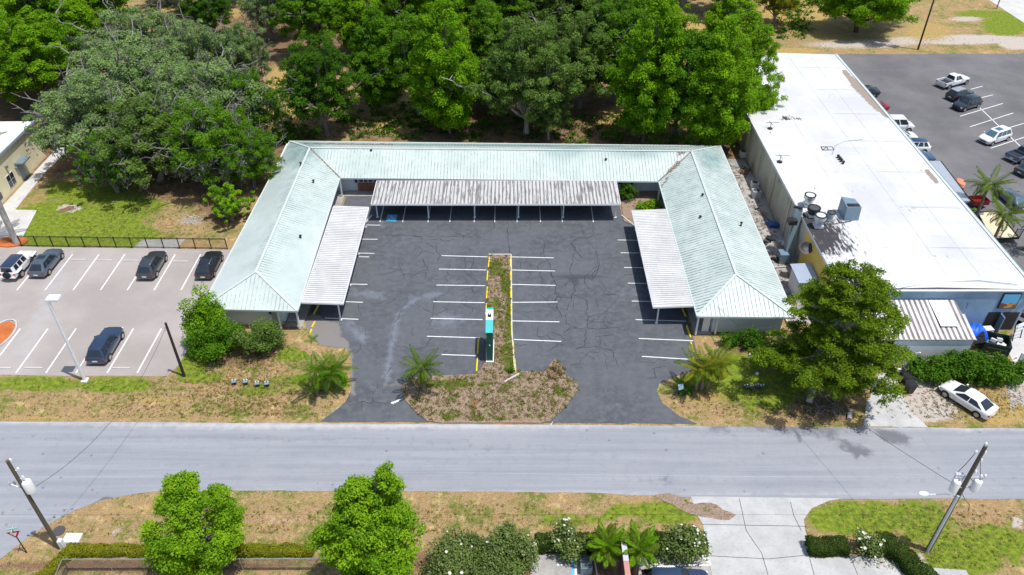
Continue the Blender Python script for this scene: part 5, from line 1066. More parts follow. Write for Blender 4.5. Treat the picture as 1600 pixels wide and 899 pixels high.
# ================================================================== ALLEY AND YARD THINGS
def condenser(px, py, label, col_='hvac_white', s=.85):
    p = P(px, py, 0); t = thing('ac_condenser', label, 'air conditioner', (p.x, p.y, .02), .1, 'air conditioners in the alley')
    m = MB(); m.box((0, 0, s*.5), (s, s, s)); m.build('cabinet', col_, t, True)
    m = MB(); m.lathe((0, 0, s), [(s*.42, 0), (s*.42, .04), (s*.3, .05)], 16); m.build('fan_guard', 'dish_dark', t, True)
condenser(1160, 245, 'pale air conditioner at the far end of the alley beside the white building')
condenser(1178, 294, 'white air conditioner in the alley, farther of the adjoining pair')
condenser(1180, 308, 'dark-sided air conditioner in the alley, nearer of the adjoining pair', 'galv', 1.0)
# tall exhaust duct
p = P(1216, 362, 0); t = thing('exhaust_duct', 'tall square blue-grey exhaust duct leaning up the alley wall', 'duct', (p.x, p.y, 0))
b_ = P(1229, 318, 5.6); m = MB(); m.beam((31.4, 73.2, .3), (31.9, 74.8, 6.0), .85, .75); m.build('duct', 'duct', t)
m = MB(); m.beam((31.87, 74.72, 5.98), (31.92, 74.85, 6.12), .95, .85); m.build('cap', 'pole_dark', t)
m = MB(); m.box((30.9, 73.0, .65), (1.1, 1.2, 1.2)); m.build('fan_housing', 'hvac', t)
p = P(1243, 395, 0); t = thing('utility_shed', 'small white shed with a blue-grey flat roof in the alley', 'shed', (31.3, 67.2, 0))
m = MB(); m.boxb(30.3, 65.8, 0, 32.2, 68.6, 2.5); m.build('wall', 'white_fence', t)
m = MB(); m.slab([(30.1, 65.5, 2.6), (32.25, 65.5, 2.75), (32.25, 68.9, 2.75), (30.1, 68.9, 2.6)], .08); m.build('roof', simple('grey_blue_roof', (.34, .40, .50), .5), t)
p = P(1263, 385, 4.2); m = MB(); m.lathe((0, 0, 0), [(.05, 0), (.5, .12), (.75, .35), (.72, .36), (.45, .16)], 18); me_ = MB(); me_.add([(x+p.x-.3, p.y+y*.8-z*.6, 4.0+z*.5+y*.6) for x, y, z in m.v], m.f); tag(me_.build('satellite_dish', 'bin_black', None, False, 50), 'black dish hood on the yellow wall edge above the small shed', 'dish')
p = P(1245, 343, 5.1); m = MB(); m.boxb(p.x-.9, p.y-.45, 4.6, p.x-.1+.1, p.y+.45, 5.15); tag(m.build('wall_duct_box', 'bin_black'), 'black metal duct box at the alley edge beside the roof fans', 'duct box')
rr = random.Random(9)
for i, (px_, py_, s_, c_, lb) in enumerate(((1205, 372, .8, 'bin_black', 'black bin bag heap in the alley below the tall duct'), (1199, 377, .6, 'dish_dark', 'dark crate with white papers in the alley'), (1213, 404, .7, 'bin_black', 'black mat bundle beside the small white shed'), (1222, 380, .6, 'hvac_white', 'white broken appliance beside the small white shed'), (1207, 350, .9, 'blue_bin', 'dark blue machine at the foot of the tall duct'), (1164, 268, .8, 'brown_board', 'brown rusty scrap pile in the far part of the alley'))):
    p = P(px_, py_, .3); m = MB()
    for k in range(5): m.box((p.x+rr.uniform(-.5, .5)*s_, p.y+rr.uniform(-.4, .4)*s_, .02+.25*s_+rr.uniform(-.1, .2)), (rr.uniform(.4, .9)*s_, rr.uniform(.3, .8)*s_, rr.uniform(.3, .6)*s_), rr.uniform(0, 3), rr.uniform(-.3, .3))
    tag(m.build('scrap_pile' if i in (0, 5) else 'discarded_item', c_), lb, 'clutter')
m = MB(); a = P(1184, 325, .3); b = P(1203, 347, .3); m.tube([(a.x, a.y, .1), (b.x, b.y, .4)], .05, 6); m.tube([(a.x-.3, a.y, .12), (a.x+.3, a.y+.2, .2)], .09, 6); tag(m.build('long_handled_tool', 'pole_dark'), 'long thin dark pole tool lying across the alley slab', 'tool')
m = MB(); pts = [P(x, y, .1) for x, y in ((1155, 266), (1165, 262), (1172, 266), (1166, 271), (1156, 269))]; m.tube(pts, .06, 6); tag(m.build('hose_coil', 'dish_dark'), 'dark coiled hose in the far part of the alley', 'hose')
m = MB(); m.tube([(28.6, 71.5, .15), (31, 71.8, .15)], .06, 6); tag(m.build('drain_pipe', 'hvac_white'), 'short white pipe lying across the alley at the tall duct', 'pipe')
# low alley kerb wall
m = MB(); m.boxb(28.35, 62, 0, 28.5, 96, .25); tag(m.build('kerb_wall', 'tan_board'), 'long low tan kerb along the outer side of the right wing', 'kerb wall')
# Yard: barrels, bins, dumpster
for i, (px_, py_) in enumerate(((1388, 585), (1393, 588), (1399, 588), (1404, 580))):
    p = P(px_, py_+2, 0); m = MB(); m.lathe((p.x, p.y, .03), [(.15, 0), (.17, .36), (.18, .37), (.16, .39)], 14); q = m.build('bucket', 'white_trim', None, False, 40)
    tag(q, 'white bucket with lid on the driveway by the bins, '+['leftmost of the four', 'second from the left', 'third from the left', 'rightmost and leaning back'][i], 'bucket', 'white buckets by the bins')
def bin_(px, py, lb, c_, s=1.0, rz=0):
    p = P(px, py, 0); t = thing('wheelie_bin', lb, 'bin', (p.x, p.y, .02), rz, 'bins beside the service driveway')
    m = MB(); w0, w1 = .26*s, .34*s; vs = [(-w0, -w0, .08), (w0, -w0, .08), (w0, w0, .08), (-w0, w0, .08), (-w1, -w1*1.1, 1.0*s), (w1, -w1*1.1, 1.0*s), (w1, w1*1.1, 1.0*s), (-w1, w1*1.1, 1.0*s)]
    m.add(vs, [(0, 3, 2, 1), (4, 5, 6, 7), (0, 1, 5, 4), (1, 2, 6, 5), (2, 3, 7, 6), (3, 0, 4, 7)]); m.build('bin_body', c_, t, True)
    m = MB(); m.box((0, 0, 1.03*s), (w1*2.15, w1*2.4, .07)); m.boxb(-w1*.7, -w1*.9, 1.03*s+.036, w1*.7, -w1*.1, 1.03*s+.07); m.boxb(-w1*.7, w1*.1, 1.03*s+.036, w1*.7, w1*.8, 1.03*s+.07); m.build('lid', c_, t, True)
    for s_ in (-1, 1): m = MB(); m.cyl((s_*w0, w0, .12), .12, .06, 12, 'X'); m.build('wheel', 'rubber', t, True)
bin_(1413, 588, 'black wheelie bin farthest from the street beside the round hedge', 'dish_dark', 1.0)
bin_(1416, 600, 'black wheelie bin in the middle of the row beside the round hedge', 'bin_black', 1.05, .1)
bin_(1419, 613, 'black wheelie bin nearest the street beside the round hedge', 'bin_black', 1.1, .15)
p = P(1420, 580, 0); m = MB(); m.lathe((p.x, p.y, .02), [(.3, 0), (.38, .9), (.4, .92), (.36, .93), (.3, .5)], 18); tag(m.build('round_bin', 'blue_bin', None, False, 40), 'round blue barrel behind the black bins at the white fence', 'barrel')
p = P(1427, 593, 0); m = MB(); m.box((p.x, p.y, .15), (.35, .3, .26), .5, .2); tag(m.build('litter_bag', 'white_trim'), 'small white bag lying right of the black bins', 'bag')
# dumpster
p = P(1551, 546, 0); t = thing('dumpster', 'large dark green dumpster tilted lid open below the blue wall', 'dumpster', (p.x, p.y, .03), R(-20))
m = MB(); bw, bd, bh = 1.15, .95, 1.35
for c_, s_ in (((-bw, 0, bh/2), (.08, bd*2, bh)), ((bw, 0, bh/2), (.08, bd*2, bh)), ((0, -bd, bh/2), (bw*2, .08, bh)), ((0, bd, bh/2), (bw*2, .08, bh)), ((0, 0, .1), (bw*2, bd*2, .08))): m.box(c_, s_)
m.build('container', 'dumpster_green', t, True)
m = MB(); m.box((-.9-bw*.9, 0, bh-.1), (1.5, bd*2, .06)); m2 = MB(); m2.boxb(-bw*2.0, -bd, .45, -bw-.05, -.03, 1.5); m2.boxb(-bw*2.0, .03, .45, -bw-.05, bd, 1.5)
m3 = MB(); 
for y0_, y1_ in ((-bd, -.03), (.03, bd)): m3.add([(-bw-.05, y0_, bh), (-bw-.05, y1_, bh), (-bw-1.25, y1_, bh-.65), (-bw-1.25, y0_, bh-.65), (-bw-.05, y0_, bh-.06), (-bw-.05, y1_, bh-.06), (-bw-1.25, y1_, bh-.71), (-bw-1.25, y0_, bh-.71)], [(0, 1, 2, 3), (7, 6, 5, 4), (0, 4, 5, 1), (1, 5, 6, 2), (2, 6, 7, 3), (3, 7, 4, 0)])
m3.build('lid', 'bin_black', t, True)
for s_ in (-1, 1): m = MB(); m.boxb(-.9, min(s_*bd, s_*(bd+.14)), .7, .9, max(s_*bd, s_*(bd+.14)), .9); m.build('side_pocket', 'dumpster_green', t, True)
m = MB(); m.boxb(.2, -bd-.055, .2, .8, -bd-.042, .36); m.build('sticker', 'white_trim', t, True)
m = MB(); [m.box((rr.uniform(-.5, .6), rr.uniform(-.4, .4), .5+rr.uniform(0, .3)), (.5, .4, .3), rr.uniform(0, 3), .3) for _ in range(5)]
q = m.mesh('rubbish_bag', [MAT['hvac_white']]); o = link('rubbish_bag', q); o.location = (p.x, p.y, .2); tag(o, 'pale rubbish bags heaped inside the open dumpster', 'bags')
# blue tarp
p = P(1521, 522, .6); m = MB(); vs = []; n = 14
for j in range(n+1):
    for i in range(n+1):
        u, v = i/n*2-1, j/n*2-1; hgt = 1.7*max(0, 1-(u*u*.8+v*v*.8))**.6+.1*math.sin(5*u+3*v)+.07*math.sin(11*u-6*v)
        vs.append((p.x+u*1.35+.08*math.sin(9*v), p.y+v*1.0+.08*math.sin(7*u), max(.02, hgt)))
m.add(vs, [(j*(n+1)+i, j*(n+1)+i+1, (j+1)*(n+1)+i+1, (j+1)*(n+1)+i) for j in range(n) for i in range(n)]); tag(m.build('tarpaulin', 'tarp_blue', None, False, 40), 'bright blue tarpaulin heap beside the lean-to shed', 'tarpaulin')
# louvre stack and leaning rack
t = thing('pallet_stack', 'stack of pale slatted boards leaning between the blue tarpaulin and the doorway', 'pallets', (47.6, 59.6, 0))
for i in range(8): m = MB(); m.box((47.3+.05*i, 59.3+.06*i, .15+.17*i), (.9, .7, .06), .1*(i % 3)); m.build('board', 'hvac_white' if i % 2 else 'grey_board', t)
t = thing('leaning_rack', 'white barred metal rack leaning beside the dark doorway of the blue wall', 'rack', (50.9, 59.6, 0))
for i in range(4): m = MB(); m.box((50.75, 59.7, .35+.48*i), (1.0, .05, .40), R(25), -.2); m.build('panel', 'white_trim', t)
for s_ in (-1, 1): m = MB(); m.box((50.75+s_*.53, 59.7+s_*.25, 1.05), (.07, .08, 2.1), R(25), -.2); m.build('frame', 'black_metal', t)
# right side: awning, trailers, boat-like copper roof
t = thing('side_awning', 'long grey flat metal awning on the right side of the white building', 'awning', (54, 84, 0))
a = [(51.7, P(1446, 251, 3.2).y, 3.25), (P(1470, 251, 3.2).x, P(1470, 251, 3.2).y, 3.1), (P(1517, 313, 3.2).x, P(1517, 313, 3.2).y, 3.1), (51.7, P(1499, 315, 3.2).y, 3.25)]
m = MB(); m.slab(a, .1); m.build('roof', 'grey_metal', t)
m = MB(); m.beam((a[1][0]+.04, a[1][1], 3.07), (a[2][0]+.04, a[2][1], 3.07), .08, .2); m.build('edge', 'black_metal', t)
for q in (a[1], a[2]): m = MB(); m.boxb(q[0]-.1, q[1]-.05, 0, q[0], q[1]+.05, 3.0); m.build('post', 'black_metal', t)
p = P(1502, 283, .8); m = MB()
m.lathe((0, 0, 0), [(.05, 0), (.45, .1), (.6, .35), (.5, .7), (.1, .85)], 16); me_ = MB(); me_.add([(p.x+y*1.0+.15*x, p.y+x*2.6*.7, z*1.0+.03) for x, y, z in m.v], m.f); tag(me_.build('covered_boat', 'copper_roof', None, False, 50), 'small salmon-coloured covered boat beside the grey awning', 'boat')
p = P(1533, 322, 0); t = thing('red_trailer', 'small dark red box trailer between the two right palms', 'trailer', (p.x-.6, p.y, .03), R(5))
m = MB(); 
for c_, s_ in (((0, -.7, .8), (2.0, .05, .6)), ((0, .7, .8), (2.0, .05, .6)), ((-1, 0, .8), (.05, 1.4, .6)), ((1, 0, .8), (.05, 1.4, .6)), ((0, 0, .52), (2, 1.4, .05))): m.box(c_, s_)
m.build('box', 'red_paint', t, True)
for s_ in (-1, 1): m = MB(); m.cyl((0, s_*.85, .3), .3, .18, 16, 'Y'); m.build('wheel', 'rubber', t, True, 40)
m = MB(); m.boxb(1, -.05, .45, 1.9, .05, .52); m.build('tow_bar', 'black_metal', t, True)
t = thing('flatbed_trailer', 'tan-decked flatbed trailer with two black ramps beside the palms', 'trailer', (59.5, 74, .03))
A = [P(*q, .7) for q in ((1527, 332), (1558, 331), (1592, 372), (1548, 374))]
m = MB(); m.slab([(q.x, q.y, .7) for q in A[::-1]], .12); m.build('deck', 'tan_board', t)
m = MB(); 
for q0, q1 in zip(A, A[1:]+A[:1]): m.beam((q0.x, q0.y, .70), (q1.x, q1.y, .70), .1, .2)
m.build('frame', 'black_metal', t)
for q in ((.1), (.8)):
    b0 = A[3].lerp(A[2], q); m = MB(); w_ = .75
    for s_ in (0, 1): m.beam((b0.x+s_*w_-.2, b0.y-.1, .6), (b0.x+s_*w_+.1, b0.y+.1, 2.0), .07, .07)
    for k in range(7): m.beam((b0.x-.2+.04*k, b0.y-.1+.03*k, .65+k*.2), (b0.x+w_-.2+.04*k, b0.y-.1+.03*k, .65+k*.2), .04, .05)
    m.build('ramp', 'black_metal', t)
for s_, q in enumerate((A[0].lerp(A[3], .55), A[1].lerp(A[2], .55))): m = MB(); m.cyl((q.x+(-.15 if s_ == 0 else .15), q.y, .33), .33, .22, 16, 'X'); m.build('wheel', 'rubber', t, False, 40)
p = P(1598, 515, .3)
m = MB(); m.lathe((P(1598, 493, 0).x+.3, P(1598, 493, 0).y, .03), [(.2, 0), (.62, .1), (.66, .5), (.6, .52), (.5, .2)], 18); tag(m.build('round_planter', 'dish_dark', None, False, 40), 'dark round tub at the right edge beside the blue wall corner', 'tub')
# ================================================================== CREAM BUILDING at left edge
t = thing('cream_building', 'cream-walled flat-roofed building cut by the left edge under the grey oaks', 'building', (-72, 88, 0))
a = P(34, 207, 5.2); b = P(0, 240, 5.2); d = (b-a).normalized(); d.z = 0; d.normalize(); nrm = Vector((-d.y, d.x, 0)); 
if nrm.y < 0: nrm = -nrm
nrm = Vector((d.y, -d.x, 0))
if nrm.x > 0: nrm = -nrm
A0 = Vector((a.x, a.y, 0))-d*3; Wd = 22; Ln = 26
c4 = [A0, A0+d*Ln, A0+d*Ln+nrm*Wd, A0+nrm*Wd]
m = MB(); m.prism([(q.x, q.y) for q in c4], 0, 5.1); m.build('wall', 'cream_wall', t)
m = MB(); m.prism([(q.x, q.y) for q in (A0-d*.2-nrm*.15, A0+d*(Ln+.2)-nrm*.15, A0+d*(Ln+.2)+nrm*Wd, A0-d*.2+nrm*Wd)], 5.1, 5.22); rf = m.build('roof', 'white_trim', t)
m = MB(); m.beam((A0-nrm*.2-d*.2)+Vector((0, 0, 5.2)), (A0-nrm*.2+d*Ln)+Vector((0, 0, 5.2)), .18, .34); m.build('parapet_edge', 'grey_metal', rf)
def onwall(px, py):   # point of this wall plane seen at a photo pixel
    o = Vector((0, 0, H)); q = P(px, py, 0)-o; n_ = nrm; k = (A0-o).dot(n_)/q.dot(n_); return o+q*k
def wbox(px0, py0, px1, py1, dep, nm, mat, par, proud=.0):
    a = onwall(px0, py0); b = onwall(px1, py1); z0, z1 = sorted((a.z, b.z)); s0, s1 = sorted(((a-A0).dot(d), (b-A0).dot(d)))
    c_ = A0+d*(s0+s1)/2-nrm*(dep/2+proud); m = MB(); m.box((c_.x, c_.y, (z0+z1)/2), ((s1-s0), dep, z1-z0), math.atan2(d.y, d.x)); return m.build(nm, mat, par)
ang0 = math.atan2(d.y, d.x)
def wplate(q, w_, h_, dep, nm, mat, par, out=0.0):
    c_ = q-nrm*(dep/2+out); m = MB(); m.box((c_.x, c_.y, c_.z), (w_, dep, h_), ang0); return m.build(nm, mat, par)
q = onwall(37, 273); q.z = 1.1; dr = wplate(q, 1.15, 2.15, .06, 'door', 'grey_metal', t)
q2 = q+d*0; q2.z = 2.75; q2 = q2-nrm*.6; m = MB(); m.box((q2.x, q2.y, q2.z), (2.0, 1.2, .18), ang0); m.build('canopy', 'duct', t)
q = onwall(17, 281); w_ = wplate(q, 1.75, 1.7, .05, 'window', 'white_trim', t)
for i in (-1, 1):
    for j in (-1, 1): wplate(q+d*.42*i+Vector((0, 0, .41*j)), .74, .72, .02, 'pane', 'glass', w_, .052)
for px_, py_ in ((8, 261), (24, 263)):
    q = onwall(px_, py_)-nrm*.15; m = MB(); m.box((q.x, q.y, q.z), (.3, .3, .3), ang0); m.build('wall_lamp', 'duct', t)
m = MB(); q = onwall(0, 307)-nrm*.03; m.box((q.x, q.y, q.z), (.8, .06, .8), ang0); m.build('window', 'glass', t)
# mulch rings
for q, r0_, lb, nm in (((18, 379), (1.9, 1.1), 'ring', 'mulch_bed'), ((0, 524), (1.2, 2.0), '', 'mulch_island')):
    p = P(*q); m = MB(); m.prism([(p.x+r0_[0]*math.cos(t_), p.y+r0_[1]*math.sin(t_)) for t_ in ang[:-1]], 0, .14); tag(m.build(nm, 'mulch_orange'), kind='structure')
    if nm == 'mulch_island':
        m = MB()
        for t0, t1 in zip(ang, ang[1:]): m.beam((p.x+1.3*math.cos(t0), p.y+2.32*math.sin(t0), .08), (p.x+1.3*math.cos(t1), p.y+2.32*math.sin(t1), .08), .18, .18)
        tag(m.build('island_kerb', 'white_concrete'), kind='structure')
# ================================================================== VEGETATION
def leaf_mesh(name, C, Nn, size, tone, rnd, mat, aspect=.62, seed=0, fold=.25):
    g = np.random.default_rng(seed); n = len(C)
    Nn = Nn/np.maximum(np.linalg.norm(Nn, axis=1, keepdims=True), 1e-6)
    t = g.normal(size=(n, 3)); t -= Nn*(t*Nn).sum(1, keepdims=True); t /= np.linalg.norm(t, axis=1, keepdims=True); b = np.cross(Nn, t)
    s = size[:, None]*.5; k = fold*size[:, None]*g.uniform(-1, 1, (n, 1))
    V = np.stack([C-t*s, C-b*s*aspect+Nn*k, C+t*s, C+b*s*aspect+Nn*k], 1).reshape(-1, 3).astype(np.float32)
    me = bpy.data.meshes.new(name); me.vertices.add(n*4); me.vertices.foreach_set('co', V.ravel())
    me.loops.add(n*4); me.loops.foreach_set('vertex_index', np.arange(n*4, dtype=np.int32))
    me.polygons.add(n); me.polygons.foreach_set('loop_start', np.arange(0, n*4, 4, dtype=np.int32)); me.update(calc_edges=True)
    a = me.color_attributes.new('tone', 'FLOAT_COLOR', 'POINT'); c = np.zeros((n*4, 4), np.float32); c[:, 0] = np.repeat(tone, 4); c[:, 1] = np.repeat(rnd, 4); a.data.foreach_set('color', c.ravel())
    me.materials.append(MAT[mat]); return me
def puff_leaves(g, puffs, per, size, flat=.8, up=.45, shell=.3):
    Cs, Ns, T, S_ = [], [], [], []
    for (x, y, z, r, tone) in puffs:
        n = max(8, int(per*r*r)); d = g.normal(size=(n, 3)); d /= np.linalg.norm(d, axis=1, keepdims=True)
        d[:, 2] = np.where(d[:, 2] < -.35, -d[:, 2], d[:, 2])
        # scraggly radius: small scale lumps
        ph = g.uniform(0, 6.28, 6); lump = 1+.22*np.sin(4*d[:, 0]+ph[0])*np.sin(4*d[:, 1]+ph[1])+.16*np.sin(9*d[:, 0]+ph[2])*np.sin(8*d[:, 2]+ph[3])
        rr_ = r*lump*(shell+(1.08-shell)*g.random(n)**.6)
        c = np.array([x, y, z])+d*rr_[:, None]*np.array([1, 1, flat])
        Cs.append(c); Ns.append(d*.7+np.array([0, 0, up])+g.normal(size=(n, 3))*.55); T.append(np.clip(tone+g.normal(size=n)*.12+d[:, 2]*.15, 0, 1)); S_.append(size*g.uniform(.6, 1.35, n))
    return np.concatenate(Cs), np.concatenate(Ns), np.concatenate(S_), np.concatenate(T)
def oak_protos(seed, Rr=6.0, Ht=14.0, zb=2.6, per=520, size=.24, npuff=240, leafmat='leaf_mid', bark='bark_grey', moss=False, bare=3, spread=1.0):
    g = np.random.default_rng(seed); zc = zb+(Ht-zb)*.42; hz = Ht-zc
    ph = g.uniform(0, 6.28, 4); puffs = []; tries = 0
    while len(puffs) < npuff and tries < 6000:
        tries += 1
        d = g.normal(size=3); d /= np.linalg.norm(d)
        if d[2] < -.9: continue
        az = math.atan2(d[1], d[0]); lob = 1+.20*math.sin(3*az+ph[0])+.14*math.sin(5*az+ph[1]+2*d[2])+.10*math.sin(7*d[2]+ph[2])
        f = g.uniform(.55, 1.0) if g.random() < .75 else g.uniform(.2, .6)
        r = Rr*g.uniform(.075, .175)*(.8 if f > .9 else 1)
        hzz = hz if d[2] > 0 else (zc-zb*.85)
        p = np.array([d[0]*Rr*lob*f, d[1]*Rr*lob*f, zc+d[2]*hzz*(.85+.15*lob)*f])
        if any(np.linalg.norm(p-np.array(q[:3])) < .48*(r+q[3]) for q in puffs): continue
        puffs.append((*p, r, float(np.clip(.45+g.normal()*.38, 0, 1))))
    C, Nn, S_, T = puff_leaves(g, puffs, per, size)
    leaf = leaf_mesh('foliage', C, Nn, S_, T, g.random(len(C)), leafmat, seed=seed)
    m = MB(); r = random.Random(seed); tr = .22+Rr*.022
    lean = Vector((r.uniform(-.6, .6), r.uniform(-.6, .6), 0)); fork = Vector((lean.x, lean.y, zb*.75))
    m.tube([(0, 0, -.15), (lean.x*.3, lean.y*.3, zb*.25), fork, (lean.x*1.3, lean.y*1.3, zb*1.3)], [tr*1.35, tr, tr*.85, tr*.5], 8)
    order = sorted(puffs, key=lambda q: -q[3])[:44]
    for q in order:
        e = Vector(q[:3]); h1 = fork.lerp(e, .35)+Vector((r.uniform(-.5, .5), r.uniform(-.5, .5), .4)); h2 = fork.lerp(e, .7)+Vector((r.uniform(-.6, .6), r.uniform(-.6, .6), .3))
        m.tube([fork, h1, h2, e+Vector((0, 0, q[3]*.4))], [tr*.42, tr*.28, tr*.17, .03], 5)
        for _ in range(2): m.tube([h2, e+Vector((r.uniform(-1, 1), r.uniform(-1, 1), r.uniform(-.2, .9)))*q[3]*1.1], [.06, .015], 4)
    for _ in range(bare):
        q = r.choice(puffs); o = Vector(q[:3]); out_ = Vector((q[0], q[1], abs(q[2]-zc)+.5)).normalized()
        p0 = o; pts = [p0]
        for k in range(4): p0 = p0+out_*r.uniform(.5, .9)+Vector((r.uniform(-.5, .5), r.uniform(-.5, .5), r.uniform(-.1, .5))); pts.append(p0)
        m.tube(pts, [.11, .09, .07, .045, .02], 5)
        for k in (1, 2, 3):
            e = pts[k]+Vector((r.uniform(-1.2, 1.2), r.uniform(-1.2, 1.2), r.uniform(-.2, .8))); m.tube([pts[k], pts[k].lerp(e, .5)+Vector((.1, .1, .15)), e], [.05, .035, .012], 4)
    trunk = m.mesh('trunk', [MAT[bark]], smooth=60); ms = None
    if moss:
        nC = 2600; idx = g.integers(0, len(puffs), nC//26); Cc = []
        for i in idx:
            q = puffs[i]; base = np.array(q[:3])+np.array([g.normal()*q[3]*.6, g.normal()*q[3]*.6, q[3]*.1])
            for _ in range(26): Cc.append(base+np.array([g.normal()*.28, g.normal()*.28, -g.uniform(-.6, 1.7)]))
        Cc = np.array(Cc); Nh = g.normal(size=(len(Cc), 3)); Nh[:, 2] *= .15
        ms = leaf_mesh('hanging_moss', Cc, Nh, np.full(len(Cc), .5)*g.uniform(.6, 1.3, len(Cc)), g.random(len(Cc)), g.random(len(Cc)), 'moss', aspect=.3, seed=seed)
    return leaf, trunk, ms
def put_tree(name, label, cat, protos, loc, sc_=(1, 1, 1), rz=0, group=None, leafmat=None, barkmat=None):
    t = thing(name, label, cat, loc, rz, group); t.scale = sc_
    link('crown', protos[0], t, [MAT[leafmat]] if leafmat else None); link('trunk', protos[1], t, [MAT[barkmat]] if barkmat else None)
    if len(protos) > 2 and protos[2]: link('hanging_moss', protos[2], t)
    return t
# foreground upright trees
def upright(seed, Rr, Ht, mat, lead=None, per=640, size=.18, npf=250, zb=1.6, pk=1.0):
    g = np.random.default_rng(seed); r = random.Random(seed); puffs = []; m = MB()
    tops = [(Vector((0, 0, Ht)), 1.0)]+([lead] if lead else [])
    m.tube([(0, 0, -.1), (.05, 0, 3), (0, 0, Ht-.8)], [.26, .17, .03], 8)
    for top, wgt in tops:
        for i in range(int(npf*wgt)):
            f = r.random()**1.15; z = zb+f*(top.z-zb-.3); az = r.uniform(0, 6.28)
            prof = Rr*wgt*(math.sin(min(1, (f+.16)/.50)*math.pi/2))*(1-max(0, f-.32)**1.5*1.55); prof = max(.35, prof); rad = prof*r.uniform(.45, 1.0)*(1+.12*math.sin(3*az+seed))
            cx, cy = top.x*f**.8, top.y*f**.8
            pr = r.uniform(.36, .80)*(1.15-.45*f)*pk; puffs.append((cx+rad*math.cos(az), cy+rad*math.sin(az), z, pr, float(np.clip(r.gauss(.45, .38), 0, 1))))
            if i % 3 == 0: m.tube([(cx*.6, cy*.6, max(1, z-1.0)), (cx+rad*math.cos(az), cy+rad*math.sin(az), z)], [.06, .015], 4)
    C, Nn, S_, T = puff_leaves(g, puffs, per, size, flat=.9, up=.6, shell=.35)
    return leaf_mesh('foliage', C, Nn, S_, T, g.random(len(C)), mat, seed=seed), m.mesh('trunk', [MAT['bark_grey']], smooth=60), None
UPR = [upright(71, 5.0, 16.0, 'leaf_bright', (Vector((2.2, 1.0, 14.5)), .7), 420, .24, 190, 1.8, 1.35), upright(72, 5.2, 16.0, 'leaf_bright', (Vector((-2.0, -1.2, 13.5)), .7), 420, .24, 190, 1.8, 1.35)]
OAK = [oak_protos(11), oak_protos(12, bare=5), oak_protos(13, npuff=210), oak_protos(14, zb=3.6)]
MOSSY = [oak_protos(21, size=.23, per=400, leafmat='leaf_grey', moss=True, bare=30, npuff=230, zb=2.2, Ht=12), oak_protos(22, size=.23, per=400, leafmat='leaf_grey', moss=True, bare=30, npuff=220, zb=2.2, Ht=12)]
WD = 'trees of the wood behind the building'
n_ = 0
def wood(px, py, hgt, rad, kind, mat, label, bark=None, name='broadleaf_tree', group=WD, z=0):
    global n_; n_ += 1; p = P(px, py); pr = (OAK[n_ % 4] if kind == 'o' else UPR[n_ % 2] if kind == 'u' else MOSSY[n_ % 2])
    h0 = {'o': 14.0, 'u': 15.5, 'm': 12.0}[kind]
    rad *= {'o': 1.12, 'u': 1.05, 'm': 1.04}[kind]; put_tree(name, label, 'tree', pr, (p.x, p.y, z), (rad/6.0, rad/6.0, hgt/h0*1.05), n_*2.39, group, mat, bark)
W = wood
W(512, 212, 14, 4.9, 'o', 'leaf_dark', 'dense dark green round tree just behind the left half of the green roof')
W(598, 174, 15, 5.3, 'u', 'leaf_mid', 'mid green tree with two bare trunks showing in the clearing behind the roof')
W(655, 178, 15, 5.6, 'o', 'leaf_mid', 'mid green tree right of the clearing, overlapping the tree with two trunks')
W(703, 210, 18, 6.0, 'u', 'leaf_bright', 'tall bright green tree whose slim trunk stands behind the middle of the roof')
W(822, 210, 16, 6.2, 'o', 'leaf_olive', 'dull olive tree with a thick grey trunk right behind the roof', 'bark_pale')
W(857, 218, 8, 2.8, 'o', 'leaf_olive', 'small thin olive tree with a pale slender stem behind the roof', 'bark_pale')
W(762, 168, 15, 5.6, 'u', 'leaf_mid', 'mid green tree between the bright tree and the thick-trunked olive one')
W(905, 168, 15, 6.4, 'o', 'leaf_olive', 'broad grey-olive tree in the middle of the wood, above the sunlit ground patch')
W(960, 160, 16, 5.6, 'o', 'leaf_mid', 'mid green tree between the olive tree and the bright cluster at the right')
W(1005, 222, 19, 6.2, 'u', 'leaf_bright', 'tall bright green tree standing close behind the right half of the roof')
W(1055, 222, 16, 5.2, 'o', 'leaf_mid', 'darker green tree squeezed between the two tall bright trees at the right')
W(1108, 236, 17.5, 6.0, 'u', 'leaf_bright', 'tall bright green tree overhanging the right corner of the green roof')
W(1163, 214, 15, 4.6, 'u', 'leaf_bright', 'bright green tree leaning over the far left corner of the white roof')
W(1130, 130, 15, 6.2, 'u', 'leaf_bright', 'bright green tree at the right rear of the wood beside the golden gap')
W(1020, 110, 17, 6.4, 'u', 'leaf_lime', 'yellowish lime tree in the right rear of the wood')
W(940, 82, 15, 6.4, 'o', 'leaf_olive', 'olive tree in the second row right of the photo centre')
W(860, 80, 15, 6.6, 'o', 'leaf_olive', 'olive tree in the second row just right of the photo centre')
W(780, 84, 15, 6.2, 'o', 'leaf_mid', 'mid green tree in the second row at the photo centre')
W(705, 92, 17, 6.5, 'o', 'leaf_bright', 'bright green tree in the second row left of the photo centre')
W(640, 78, 15, 6.0, 'o', 'leaf_mid', 'mid green tree in the second row above the clearing')
W(575, 90, 16, 6.2, 'u', 'leaf_bright', 'bright green tree in the second row above the dark round tree')
W(500, 92, 15, 6.0, 'o', 'leaf_mid', 'mid green tree with bare grey twigs above the golden clearing')
W(430, 62, 12, 5.2, 'm', None, 'grey-green mossy tree at the top edge left of the golden clearing')
W(330, 18, 11, 6.0, 'o', 'leaf_dark', 'dark tree at the top edge in the brown gap, left of the mossy one')
W(338, 62, 10, 3.6, 'o', 'leaf_dark', 'dark small tree in the brown gap above the mossy oaks')
W(262, 8, 10, 4.0, 'o', 'leaf_dark', 'dark narrow tree at the top edge in the brown gap')
